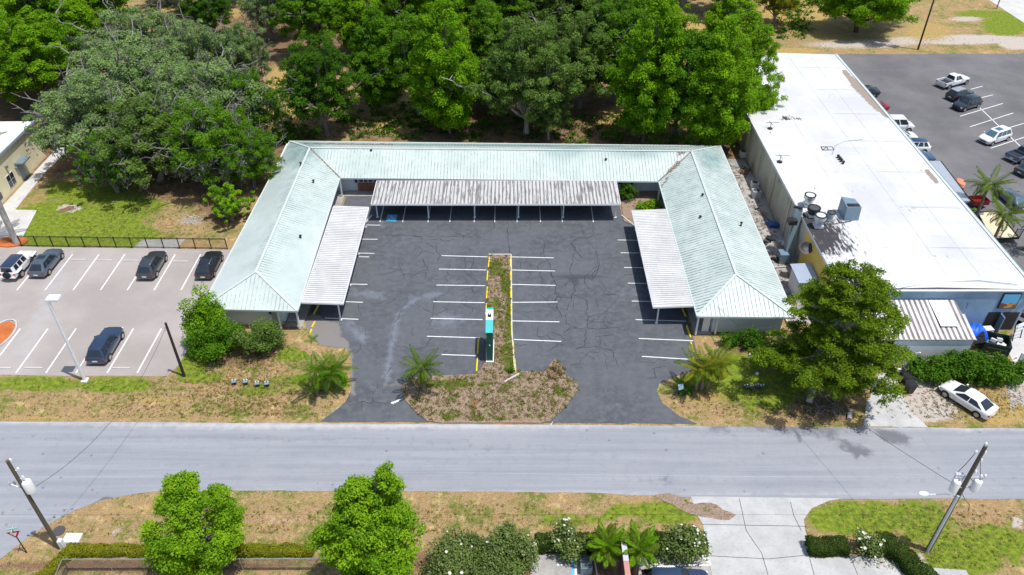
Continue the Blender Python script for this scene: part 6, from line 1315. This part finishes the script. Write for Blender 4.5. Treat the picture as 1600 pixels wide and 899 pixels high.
W(410, -12, 13, 6.5, 'o', 'leaf_mid', 'tree cut by the top edge above the mossy oaks')
W(560, -10, 14, 7, 'o', 'leaf_mid', 'mid green tree cut by the top edge left of centre')
W(655, -16, 14, 7, 'o', 'leaf_bright', 'bright tree cut by the top edge left of centre')
W(750, -10, 14, 7, 'o', 'leaf_mid', 'mid green tree cut by the top edge at the centre')
W(850, -8, 14, 7, 'o', 'leaf_olive', 'olive tree cut by the top edge right of centre')
W(950, -6, 14, 7, 'o', 'leaf_bright', 'bright tree cut by the top edge right of centre')
W(1050, 2, 14, 6, 'o', 'leaf_lime', 'lime tree cut by the top edge beside the golden gap')
W(1140, 24, 14, 6.5, 'o', 'leaf_bright', 'bright green tree at the top edge beside the pale field')
W(1207, 42, 10, 4.0, 'o', 'leaf_yellow', 'yellow-green tree at the left edge of the dry field')
# left
W(70, 165, 14, 7.0, 'o', 'leaf_bright', 'large bright green tree behind the cream building roof')
W(20, 120, 16, 8.0, 'o', 'leaf_bright', 'large bright green tree at the left edge, middle of the cluster')
W(110, 110, 15, 7.0, 'o', 'leaf_bright', 'bright green tree between the left edge and the mossy oaks')
W(60, 40, 14, 8.0, 'o', 'leaf_mid', 'mid green tree in the upper left corner')
W(165, 62, 15, 6.6, 'o', 'leaf_bright', 'bright green tree at the top left beside the brown gap')
W(-70, 150, 15, 8.0, 'o', 'leaf_mid', 'large tree cut by the left edge above the cream building')
W(5, -6, 12, 8.0, 'o', 'leaf_bright', 'bright tree cut by the top left corner')
G2 = 'mossy oaks over the left lawn'
W(172, 258, 12, 7.0, 'm', None, 'spreading grey-green mossy oak with bare white limbs above the cream building', group=G2, name='mossy_oak')
W(228, 208, 13, 8.0, 'm', None, 'spreading mossy oak in the middle of the grey-green canopy, farthest back', group=G2, name='mossy_oak')
W(250, 282, 11, 6.6, 'm', 'leaf_olive', 'mossy oak overhanging the lawn between the cream building and the green roof', group=G2, name='mossy_oak')
W(330, 230, 12, 7.0, 'm', None, 'mossy oak right of the canopy middle, beside the golden clearing', group=G2, name='mossy_oak')
W(335, 292, 11, 5.6, 'm', 'leaf_mid', 'greener oak closest to the left roof edge, in front of the mossy ones', group=G2, name='mossy_oak')
W(400, 225, 10, 4.6, 'm', 'leaf_mid', 'greener oak touching the far left corner of the green roof', group=G2, name='mossy_oak')
W(185, 300, 8.0, 3.6, 'm', 'leaf_mid', 'low green oak branches reaching down to the left lawn', group=G2, name='mossy_oak')
W(235, 150, 13, 7.0, 'm', None, 'mossy oak at the top of the grey-green canopy below the brown gap', group=G2, name='mossy_oak')
W(322, 160, 12, 6.0, 'm', None, 'mossy oak below the brown gap, right of the canopy top', group=G2, name='mossy_oak')
W(398, 292, 8.5, 3.9, 'm', 'leaf_mid', 'low green oak pressed against the outer edge of the left roof', group=G2, name='mossy_oak')
W(392, 150, 11, 4.0, 'm', None, 'small grey-green mossy tree at the golden clearing edge', group=G2, name='mossy_oak')
# oak of the field
p = P(1338, 50); fo = oak_protos(31, Rr=9.4, Ht=10.5, zb=2.6, per=300, size=.28, npuff=260, leafmat='leaf_bright', bark='bark_brown', bare=0)
put_tree('field_oak', 'broad spreading oak standing alone on the dry field at the top right', 'tree', fo, (p.x, p.y, 0), (1.0, .8, 1), 0)
# small tree left of roof
p = P(365, 345); sm = oak_protos(41, Rr=2.5, Ht=5.0, zb=.6, per=1900, size=.17, npuff=110, leafmat='leaf_lime', bare=0)
put_tree('small_tree', 'small fresh lime-green tree against the outer edge of the left wing roof', 'tree', sm, (p.x, p.y, 0), (1, 1, 1))
# large cedar right
def cedar():
    g = np.random.default_rng(51); r = random.Random(51); Rr, Ht = 7.0, 13.8; puffs = []; m = MB()
    m.tube([(0, 0, -.2), (.1, .1, 3), (-.1, .2, 8), (.2, 0, Ht-1)], [.62, .48, .3, .06], 9)
    nb = 84
    for i in range(nb):
        f = i/nb; z = .9+f*(Ht-1.7); L = Rr*(1-f**1.5)**.75*r.uniform(.48, 1.05)+.5; az = i*2.399+r.uniform(-.4, .4)
        d = Vector((math.cos(az), math.sin(az), r.uniform(-.05, .45))); e = Vector((0, 0, z))+d*L
        m.tube([(0, 0, z-.5), Vector((0, 0, z))+d*L*.5+Vector((0, 0, -.2)), e], [.13, .08, .02], 5)
        k = max(2, int(L/1.0))
        for j in range(k):
            u = .30+.72*(j+1)/k; c = Vector((0, 0, z))+d*L*u
            puffs.append((c.x+r.uniform(-.45, .45), c.y+r.uniform(-.45, .45), c.z+r.uniform(-.2, .35), r.uniform(.42, .85)*(1.1-.25*u), float(np.clip(r.gauss(.25+.4*u, .35), 0, 1))))
            if r.random() < .75: c2 = c+Vector((-d.y, d.x, 0))*r.choice((-1, 1))*r.uniform(.6, 1.3); puffs.append((c2.x, c2.y, c2.z, r.uniform(.4, .75), float(np.clip(r.gauss(.45, .3), 0, 1))))
    C, Nn, S_, T = puff_leaves(g, puffs, 520, .22, flat=.6, shell=.25)
    lf = leaf_mesh('foliage', C, Nn, S_, T, g.random(len(C)), 'leaf_cedar', aspect=.5, seed=51)
    return lf, m.mesh('trunk', [MAT['bark_pale']], smooth=60), None
ced = cedar(); p = Vector((29.2, 53.3, 0)); put_tree('cedar_tree', 'large shaggy dark green cedar with yellowish tips in front of the white building', 'tree', ced, (p.x, p.y, 0))
# loose limbs at the cedar foot
m = MB(); r = random.Random(3)
a = P(1262, 618, .5); m.tube([(a.x, a.y-.6, .2), (a.x+.4, a.y+.2, 1.3), (a.x+1.6, a.y+.8, 2.6)], [.3, .26, .2], 9); tag(m.build('cut_log', 'bark_pale', None, False, 50), 'thick pale leaning limb at the foot of the cedar, left side', 'log')
m = MB(); a = P(1328, 650, .1); m.tube([(a.x-.25, a.y-.5, .2), (a.x+.2, a.y+.6, .25)], [.22, .2], 9); tag(m.build('cut_log', 'bark_pale', None, False, 50), 'short pale cut log lying by the driveway under the cedar', 'log')
m = MB()
for _ in range(90):
    c = P(1295+r.uniform(-30, 25), 640+r.uniform(-14, 12), 0); d = Vector((r.uniform(-1, 1), r.uniform(-1, 1), r.uniform(0, .6))); m.tube([c+Vector((0, 0, .1)), c+d*.5+Vector((.05, .1, .2)), c+d*1.1], [.03, .022, .008], 4)
tag(m.build('brush_pile', 'bark_grey'), 'tangle of dead grey branches heaped under the cedar', 'brush')
p = P(330, 892); put_tree('upright_tree', 'bright green upright tree in the near verge, left one of the pair', 'tree', upright(61, 3.35, 10.8, 'leaf_lime'), (p.x, p.y, 0))
p = P(588, 925); put_tree('upright_tree', 'taller bright green upright tree at the bottom edge with its tip leaning right', 'tree', upright(62, 3.45, 12.6, 'leaf_lime', (Vector((1.9, .3, 13.6)), .62)), (p.x, p.y, 0))
m = MB()
for k in range(6):
    a_ = k*1.047; e = Vector((math.cos(a_), math.sin(a_), .35)); f_ = Vector((-math.sin(a_), math.cos(a_), 0)); c = Vector((0, 0, 0))
    m.add([c, c+e*.5+f_*.22, c+e*.8, c+e*.5-f_*.22, c+Vector((0, 0, -.05))], [(0, 1, 2, 3), (0, 4, 1), (0, 3, 4)])
FLOWER = m.mesh('flower', [MAT['flower_white']])
# bushes ------------------------------------------------------------------------
def bush(name, label, cat, px, py, rx, ry, hgt, mat, per=420, size=.2, n=34, seed=1, flowers=0, rz=0, box=False, z=0, stems=True, group=None, fsize=.17):
    g = np.random.default_rng(seed); r = random.Random(seed); puffs = []
    pr0 = min(rx, ry, hgt)*.38
    for _ in range(n):
        if box: u, v, w_ = r.uniform(-1, 1), r.uniform(-1, 1), r.uniform(.25, 1); 
        else:
            az = r.uniform(0, 6.28); q = r.random()**.5; u, v = q*math.cos(az), q*math.sin(az); w_ = r.uniform(.2, 1)*math.sqrt(max(.05, 1-.75*q*q))
        puffs.append((u*(rx-pr0*.8), v*(ry-pr0*.8), max(pr0*.6, w_*(hgt-pr0*.7)), pr0*r.uniform(.5, 1.25), float(np.clip(r.gauss(.5, .33), 0, 1))))
    C, Nn, S_, T = puff_leaves(g, puffs, per, size, flat=.9, shell=.4)
    C[:, 2] = np.maximum(C[:, 2], .05)
    if box:
        C[:, 0] = np.clip(C[:, 0], -rx, rx)+g.normal(size=len(C))*.05; C[:, 1] = np.clip(C[:, 1], -ry, ry)+g.normal(size=len(C))*.05; C[:, 2] = np.minimum(C[:, 2], hgt+g.normal(size=len(C))*.05)
    p = P(px, py) if not isinstance(px, Vector) else px
    t = thing(name, label, cat, (p.x, p.y, z), rz, group)
    link('foliage', leaf_mesh('foliage', C, Nn, S_, T, g.random(len(C)), mat, seed=seed), t)
    if stems:
        m = MB()
        for q in puffs[:14]: m.tube([(q[0]*.2, q[1]*.2, -.02), (q[0]*.6, q[1]*.6, q[2]*.6), q[:3]], [.06, .04, .015], 5)
        m.build('stems', 'bark_brown', t, True)
    if flowers:
        for _ in range(flowers):
            q = max([r.choice(puffs) for _ in range(4)], key=lambda k_: k_[2]*1.2+math.hypot(k_[0], k_[1])*.7+k_[3]); d = Vector((q[0]*.3+r.gauss(0, .7), q[1]*.3+r.gauss(0, .7)-.3, abs(r.gauss(0, 1))+.5)).normalized()
            o = link('flower', FLOWER, t); o.location = Vector(q[:3])+d*q[3]*1.12; o.rotation_euler = (r.uniform(-.6, .6), r.uniform(-.6, .6), r.uniform(0, 6)); s_ = fsize*r.uniform(.35, 1.05); o.scale = (s_, s_, s_)
    return t
bush('round_bush', 'mid green rounded bush in front of the taller crown at the car park corner', 'bush', 345, 552, 3.2, 2.6, 4.4, 'leaf_mid', seed=71, n=56, size=.19)
bush('round_bush', 'tall light green leafy crown rising behind the bushy clump at the car park corner', 'bush', 330, 536, 2.3, 2.0, 7.6, 'leaf_bright', seed=84, n=60, size=.19)
bush('shrub', 'olive-green shrub with bare greyish tips in front of the left wing gable', 'shrub', 408, 548, 2.8, 2.1, 4.4, 'leaf_olive', seed=72, n=44, size=.18)
bush('shrub', 'dark green shrub in front of the right wing wall', 'shrub', 1163, 540, 2.6, 1.3, 2.2, 'leaf_dark', seed=73, n=36)
bush('shrub', 'dark shrub hugging the front of the cedar beside the right wing', 'shrub', 1215, 560, 2.0, 1.5, 2.0, 'leaf_dark', seed=74, n=28)
bush('large_hedge', 'long rounded dark green hedge mound above the white parked sedan', 'hedge', 1507, 590, 6.4, 1.9, 2.9, 'leaf_dark', seed=75, n=120, size=.24, per=300)
bush('shrub', 'dark leafy shrub in the corner planter against the rear wing', 'shrub', 981, 312, 1.35, 1.2, 2.9, 'leaf_dark', seed=76, n=26, z=.1)
bush('low_shrub', 'low bright green clipped shrub in the corner planter beside the right wing', 'shrub', 1014, 327, 1.7, 1.3, 1.2, 'leaf_bright', seed=77, n=26, z=.1)
bush('low_shrub', 'small dark green bush at the street end of the planted strip', 'shrub', 797, 583, .55, .5, .7, 'leaf_dark', seed=78, n=12, z=.12, size=.14)
bush('dry_shrub', 'reddish brown dry low shrub at the tip of the island planting', 'shrub', 870, 585, 1.3, 1.2, .7, 'leaf_dry', seed=79, n=20, z=.12, size=.16)
bush('magnolia_bush', 'wide magnolia with white flowers at the bottom edge beside the upright tree', 'bush', 735, 915, 4.2, 3.2, 3.9, 'leaf_magnolia', seed=80, n=74, flowers=26, size=.18, per=480, fsize=.2)
bush('magnolia_bush', 'tall lumpy magnolia with white flowers rising above the verge at the bottom centre', 'bush', 795, 880, 2.3, 2.0, 4.4, 'leaf_magnolia', seed=85, n=40, flowers=15, size=.17, per=480, fsize=.2)
bush('magnolia_bush', 'magnolia with white flowers in the dark hedge left of the two low palms', 'bush', 884, 862, 1.6, 1.5, 3.3, 'leaf_magnolia', seed=81, n=34, flowers=22, size=.2, per=340)
bush('magnolia_bush', 'magnolia with many white flowers right of the two low palms', 'bush', 1060, 862, 2.3, 1.7, 3.1, 'leaf_magnolia', seed=82, n=46, flowers=30, size=.2, per=330)
bush('magnolia_bush', 'sparse magnolia with white flowers in the clipped hedge by the right driveway', 'bush', 1345, 866, 1.5, 1.3, 2.4, 'leaf_magnolia', seed=83, n=24, flowers=22, size=.18, per=240)
HG = 'clipped hedges of the near verge'
def clipped(label, cx, cy, L, wd, hh, mat, seed, rz=0):
    g = np.random.default_rng(seed); n = int((L*2*wd*2+2*(L+wd)*2*hh)*420); u = g.uniform(-L, L, n); v = g.uniform(-wd, wd, n); w_ = g.uniform(.05, hh, n)
    top = 4*L*wd; sa = 4*L*hh; sb = 4*wd*hh; c = g.random(n)*(top+sa+sb); s_ = np.where(g.random(n) < .5, -1, 1); Nn = np.zeros((n, 3)); q = g.normal(size=n)*.05
    k1 = c < top; k2 = (c >= top) & (c < top+sa); k3 = c >= top+sa
    w_ = np.where(k1, hh+q, w_); v = np.where(k2, s_*wd+q, v); u = np.where(k3, s_*L+q, u); Nn[k1, 2] = 1; Nn[k2, 1] = s_[k2]; Nn[k3, 0] = s_[k3]
    rd = np.maximum(0, np.abs(v)/wd-.75)+np.maximum(0, np.abs(u)/L-1+.25/L); w_ = np.where(k1, w_-rd*.5, w_)+.07*np.sin(u*2.3+seed)+.05*np.sin(u*5+v*3)
    C = np.stack([u+.06*np.sin(w_*5), v+.05*np.sin(u*3), np.maximum(w_, .04)], 1); Nn = Nn+g.normal(size=(n, 3))*.55+np.array([0, 0, .3])
    t = thing('clipped_hedge', label, 'hedge', (cx, cy, 0), rz, HG); tone = np.clip(.5+.3*np.sin(u*1.7+seed)*np.sin(v*4+u)+g.normal(size=n)*.2, 0, 1)
    link('foliage', leaf_mesh('foliage', C, Nn, .13*g.uniform(.6, 1.3, n), tone, g.random(n), mat, seed=seed), t)
    m = MB(); m.boxb(-L+.3, -wd+.3, -.02, L-.3, wd-.3, hh-.4); m.build('stems', 'bark_brown', t, True)
def hedge(x0, x1, y, hh, label, mat='leaf_hedge', seed=90, wd=.6, dens=9):
    a = P(x0, y); b = P(x1, y); clipped(label, (a.x+b.x)/2, a.y+wd, abs(b.x-a.x)/2, wd, hh, mat, seed)
hedge(838, 950, 866, 1.1, 'dark clipped hedge at the front parking bays, left of the two low palms', seed=91)
hedge(1008, 1104, 866, 1.1, 'dark clipped hedge between the low palms and the concrete driveway', seed=92)
hedge(1264, 1324, 871, 1.0, 'clipped hedge block left of the sparse magnolia by the right driveway', seed=93)
hedge(1352, 1402, 871, 1.0, 'clipped hedge block right of the sparse magnolia by the right driveway', seed=94)
a = P(1408, 880); clipped('clipped hedge running down to the bottom edge beside the right utility pole', a.x+.9, a.y-1.4, 2.6, .7, 1.0, 'leaf_hedge', 95, R(-62))
hedge(100, 262, 871, .55, 'yellow-green low hedge along the chain-link fence, left of the upright tree', 'leaf_yellow', 96, .42)
hedge(300, 488, 871, .55, 'yellow-green low hedge along the chain-link fence, right of the upright tree', 'leaf_yellow', 97, .42)
a = P(90, 885); clipped('short yellow-green hedge slanting to the bottom left corner', a.x-.2, a.y-.3, 1.9, .4, .5, 'leaf_yellow', 98, R(62))
# undergrowth behind the building
for i, (px_, py_, rx_, hh_, mt) in enumerate(((470, 216, 3, 1.6, 'leaf_dark'), (560, 214, 2, .8, 'leaf_dark'), (640, 216, 2.4, .7, 'leaf_mid'), (735, 216, 2.2, .9, 'leaf_dark'), (760, 200, 2, 1.2, 'leaf_dark'), (900, 222, 2, .8, 'leaf_dark'), (965, 222, 2.8, 3.6, 'leaf_dark'), (1040, 230, 3, 4.2, 'leaf_mid'), (1090, 238, 2.6, 4.5, 'leaf_bright'), (445, 226, 2.4, 2.0, 'leaf_mid'), (545, 190, 2, 1.2, 'leaf_dark'))):
    bush('undergrowth_bush', 'low shaded bush behind the rear roof, '+['behind the far left roof corner', 'left of the clearing', 'just under the clearing', 'left of the photo centre', 'small, among central trunks', 'right of the thick grey trunk', 'right of centre', 'behind its right part', 'behind the right roof corner', 'beside the greener oak', 'among trunks left of the clearing'][i], 'bush', px_, py_, rx_, 1.5, hh_, mt, seed=110+i, n=22, per=160, size=.26, group='undergrowth bushes behind the rear roof')
# palms ----------------------------------------------------------------------------
def frond_mesh(L, width, droop, n=30, mat='leaf_palm', seed=1, stiff=False):
    g = np.random.default_rng(seed); V = []; F = []; T = []
    def pt(u): a = u*droop; return np.array([L*(math.sin(a)/max(droop, .01)) if droop > .05 else L*u, 0, L*(.55*u-.75*u*u*droop*.75)])
    for i in range(n):
        u = .12+.88*i/(n-1); p0 = pt(u); tg = pt(min(1, u+.03))-pt(u-.03); tg /= np.linalg.norm(tg)
        ll = width*.78*(math.sin(math.pi*min(1, u*.9+.12)))**.6*g.uniform(.8, 1.1)
        for s_ in (-1, 1):
            d = np.array([.45*tg[0], s_*.85, .05-.42*(1 if not stiff else .1)+g.normal()*.08]); d /= np.linalg.norm(d); e = p0+d*ll; w_ = tg*.042
            b = len(V); mid_ = p0+d*ll*.5+np.array([0, 0, .08]); V += [p0-w_*.5, mid_-w_, e, mid_+w_]; F.append((b, b+1, b+2, b+3)); T += [g.random()]*4
    # rachis
    for i in range(8):
        a, c = pt(i/8), pt((i+1)/8); b = len(V); w_ = np.array([0, .035*(1-i/10), 0]); V += [a-w_, c-w_*.8, c+w_*.8, a+w_]; F.append((b, b+1, b+2, b+3)); T += [.7]*4
    me = bpy.data.meshes.new('frond'); me.from_pydata([tuple(v) for v in V], [], F); a = me.color_attributes.new('tone', 'FLOAT_COLOR', 'POINT')
    c = np.zeros((len(V), 4), np.float32); c[:, 0] = T; c[:, 1] = g.random(len(V)); a.data.foreach_set('color', c.ravel()); me.materials.append(MAT[mat]); return me
FR = [frond_mesh(3.0, .75, .9, seed=1), frond_mesh(2.8, .75, 1.3, seed=2), frond_mesh(3.0, .7, .5, seed=3)]
FRS = [frond_mesh(1.7, .45, .25, seed=5, stiff=True), frond_mesh(1.6, .45, .5, seed=6, stiff=True)]
FRY = [frond_mesh(2.9, .7, 1.2, mat='leaf_yellow', seed=4)]
def palm(label, px, py, th, sc_=1.0, n=18, seed=1, mats=None, lean=(0, 0), name='palm_tree', trunkr=.16, clump=1, group=None, z=0, stiff=False):
    p = P(px, py) if not isinstance(px, Vector) else px; t = thing(name, label, 'palm', (p.x, p.y, z), 0, group); r = random.Random(seed)
    for c_ in range(clump):
        bx, by = (r.uniform(-.7, .7), r.uniform(-.5, .5)) if clump > 1 else (0, 0); h_ = th*(r.uniform(.75, 1) if clump > 1 else 1); lx, ly = lean[0]+bx*.6, lean[1]+by*.6
        m = MB(); m.tube([(bx, by, -.05), (bx+lx*.3, by+ly*.3, h_*.5), (bx+lx, by+ly, h_)], [trunkr*1.3, trunkr, trunkr*.8], 8); m.build('trunk', 'bark_palm', t, True, 50)
        for i in range(n):
            az = i*2.399+r.uniform(-.3, .3); f = i/n; me = (FR[2] if f < .3 else FR[0] if f < .6 else FR[1])
            me = FRS[i % 2] if stiff else me; o = link('frond', me, t); o.location = (bx+lx, by+ly, h_); o.rotation_euler = (r.uniform(-.15, .15), (.55-f*1.35)*-1, az); s_ = sc_*r.uniform(.85, 1.1); o.scale = (s_, s_, s_)
            if mats: o.material_slots[0].link = 'OBJECT'; o.material_slots[0].material = MAT[mats[i % len(mats)]]
PG = 'feather palms beside the entrances'
palm('slim palm with green arching fronds at the left end of the island planting', 662, 612, 3.0, .84, 24, 1, z=.1, group=PG)
palm('leafy palm with hanging fronds left of the left entrance, nearer the street', 497, 618, 2.9, .85, 18, 2, lean=(.2, 0), mats=('leaf_palm', 'leaf_mid'), clump=2, group=PG)
palm('small palm at the left entrance edge touching the asphalt', 527, 602, 2.0, .8, 14, 3, mats=('leaf_palm', 'leaf_mid'), group=PG)
palm('yellowish bushy palm clump beside the right entrance', 1092, 605, 3.4, .82, 22, 4, mats=('leaf_yellow', 'leaf_palm'), clump=3, group=PG)
palm('low dark feather palm at the foot of the yellowish palm clump', 1070, 612, .35, .5, 16, 5, mats=('leaf_dark',), group=PG, trunkr=.2)
palm('low stiff palm between the flowering bushes at the bottom, left one of the pair', 946, 884, 2.6, 1.0, 34, 6, stiff=True, mats=('leaf_bright', 'leaf_palm'), group='low palms by the sign wall', trunkr=.24)
palm('low stiff palm behind the brick sign wall at the bottom, right one of the pair', 992, 894, 3.0, 1.05, 34, 7, stiff=True, mats=('leaf_bright', 'leaf_palm'), group='low palms by the sign wall', trunkr=.24)
palm('green palm on the right side of the white building beside the awning', 1522, 345, 5.0, 1.05, 20, 8, group='palms along the white building')
palm('green palm beside the flatbed trailer', 1545, 392, 5.0, .95, 20, 9, group='palms along the white building')
palm('palm tip at the right edge above the trailer ramps', 1600, 392, 3.5, .9, 16, 12, group='palms along the white building')
palm('tiny green palm seedling beside the broken yellow wheel stop', 488, 531, .1, .3, 10, 10, mats=('leaf_bright',), trunkr=.05)
for q, lb, sd in (((1512, 335), 'small green bush between the first right palm and the red trailer', 1), ((1522, 365), 'green bush at the left side of the flatbed trailer', 2), ((1552, 402), 'green bush at the foot of the palm by the trailer ramps', 3)): bush('low_shrub', lb, 'shrub', q[0], q[1], 1.1, 1.0, 1.2, 'leaf_bright', seed=130+sd, n=12, size=.2, per=240)
# royal palm trunk at left edge
b, zt2 = base_top(40, 381, -4, 300); t = thing('royal_palm', 'smooth grey royal palm trunk rising from the orange mulch ring at the left edge', 'palm', (b.x-1.0, b.y, .1))
m = MB(); m.lathe((0, 0, 0), [(.42, 0), (.34, .5), (.33, 3), (.36, 6), (.25, 13)], 14); m.build('trunk', 'bark_pale', t, True, 50)
for i in range(16): o = link('frond', FR[i % 3], t); o.location = (0, 0, 13); o.rotation_euler = (0, -.5+(i/16)*1.2, i*2.399); o.scale = (1.3, 1.3, 1.3)
# weeds and dry tufts ---------------------------------------------------------------
def tufts(name, n, gen, size, mats, seed, zoff=.0):
    g = np.random.default_rng(seed); pts = np.array([gen(g) for _ in range(n)]); k = 9
    C = np.repeat(pts, k, 0)+np.concatenate([g.normal(size=(n*k, 2))*size*.7, g.random((n*k, 1))*size*.7+.02+zoff], 1); C[:, 2] = C[:, 2]
    Nh = g.normal(size=(n*k, 3)); Nh[:, 2] += .6
    o = link(name, leaf_mesh(name, C, Nh, np.repeat(size*g.uniform(.5, 1.2, n), k), np.repeat(g.random(n), k), g.random(n*k), mats, seed=seed)); tag(o, kind='stuff'); return o
def inpoly(x, y, poly):
    c = False; j = len(poly)-1
    for i in range(len(poly)):
        if (poly[i][1] > y) != (poly[j][1] > y) and x < (poly[j][0]-poly[i][0])*(y-poly[i][1])/(poly[j][1]-poly[i][1]+1e-9)+poly[i][0]: c = not c
        j = i
    return c
def in_island(g):
    while True:
        x, y = g.uniform(-10, 7), g.uniform(48.5, 74)
        if inpoly(x, y, isl): return (x, y, .11)
def in_px(g, boxes):
  while True:
    q = in_px0(g, boxes)
    if 39.6 < q[1] < 48.9 or (14 < q[0] < 25.8 and q[1] < 41) or (q[0] < -31.5 and 54 < q[1] < 76.3) or inpoly(q[0], q[1], lot): continue
    return q
def in_px0(g, boxes):
    b = boxes[int(g.integers(len(boxes)))]; p = P((b[0]+b[2])/2+g.normal()*(b[2]-b[0])*.34, g.uniform(b[1], b[3])+g.normal()*1.0); return (p.x, p.y, 0)
tag(tufts('weeds', 900, in_island, .15, 'leaf_weed', 201), 'green weeds dotted over the planted island', 'weeds')
tag(tufts('dry_leaf_litter', 1500, in_island, .12, 'leaf_dry', 202), 'brown dead leaves over the planted island', 'leaf litter')
VB = [(0, 595, 500, 655), (560, 595, 540, 640), (1035, 595, 1340, 655), (200, 772, 1020, 835), (1290, 790, 1600, 890), (100, 300, 330, 375), (1440, 600, 1590, 665), (300, 540, 470, 600)]
VB[1] = (300, 595, 480, 650)
tag(tufts('grass_tufts', 3200, lambda g: in_px(g, VB), .10, 'leaf_weed', 203), 'short green tufts dotted over the verges', 'grass')
tag(tufts('dry_grass_tufts', 4200, lambda g: in_px(g, VB), .09, 'leaf_dry', 204), 'straw-coloured dry tufts over the verges', 'grass')
UB = [(430, 120, 470, 215), (540, 160, 700, 212), (720, 180, 1000, 218), (1220, 5, 1260, 60), (200, 5, 340, 75)]
tag(tufts('alley_leaf_litter', 420, lambda g: (g.uniform(28.6, 31.6), g.uniform(63, 95), .02), .16, 'leaf_dry', 207), 'brown dead leaves along the alley', 'leaf litter')
tag(tufts('forest_floor_plants', 1200, lambda g: in_px(g, UB), .42, 'leaf_dark', 205), 'low dark plants over the woodland floor', 'ground cover')
def stones(n, boxes, seed, lb):
    g = np.random.default_rng(seed); m = MB()
    for _ in range(n):
        x, y, _z = in_px(g, boxes); s = g.uniform(.05, .16); a = g.uniform(0, 3)
        m.box((x, y, s*.2), (s*1.4, s, s*.6), a, .2)
    tag(m.build('loose_stones', 'dirty_concrete'), lb, 'stones', kind='stuff')
stones(360, [(1440, 610, 1520, 665), (1400, 60, 1600, 78), (1570, 600, 1600, 640), (285, 338, 315, 350)], 7, 'pale pebbles scattered on the sandy ground')
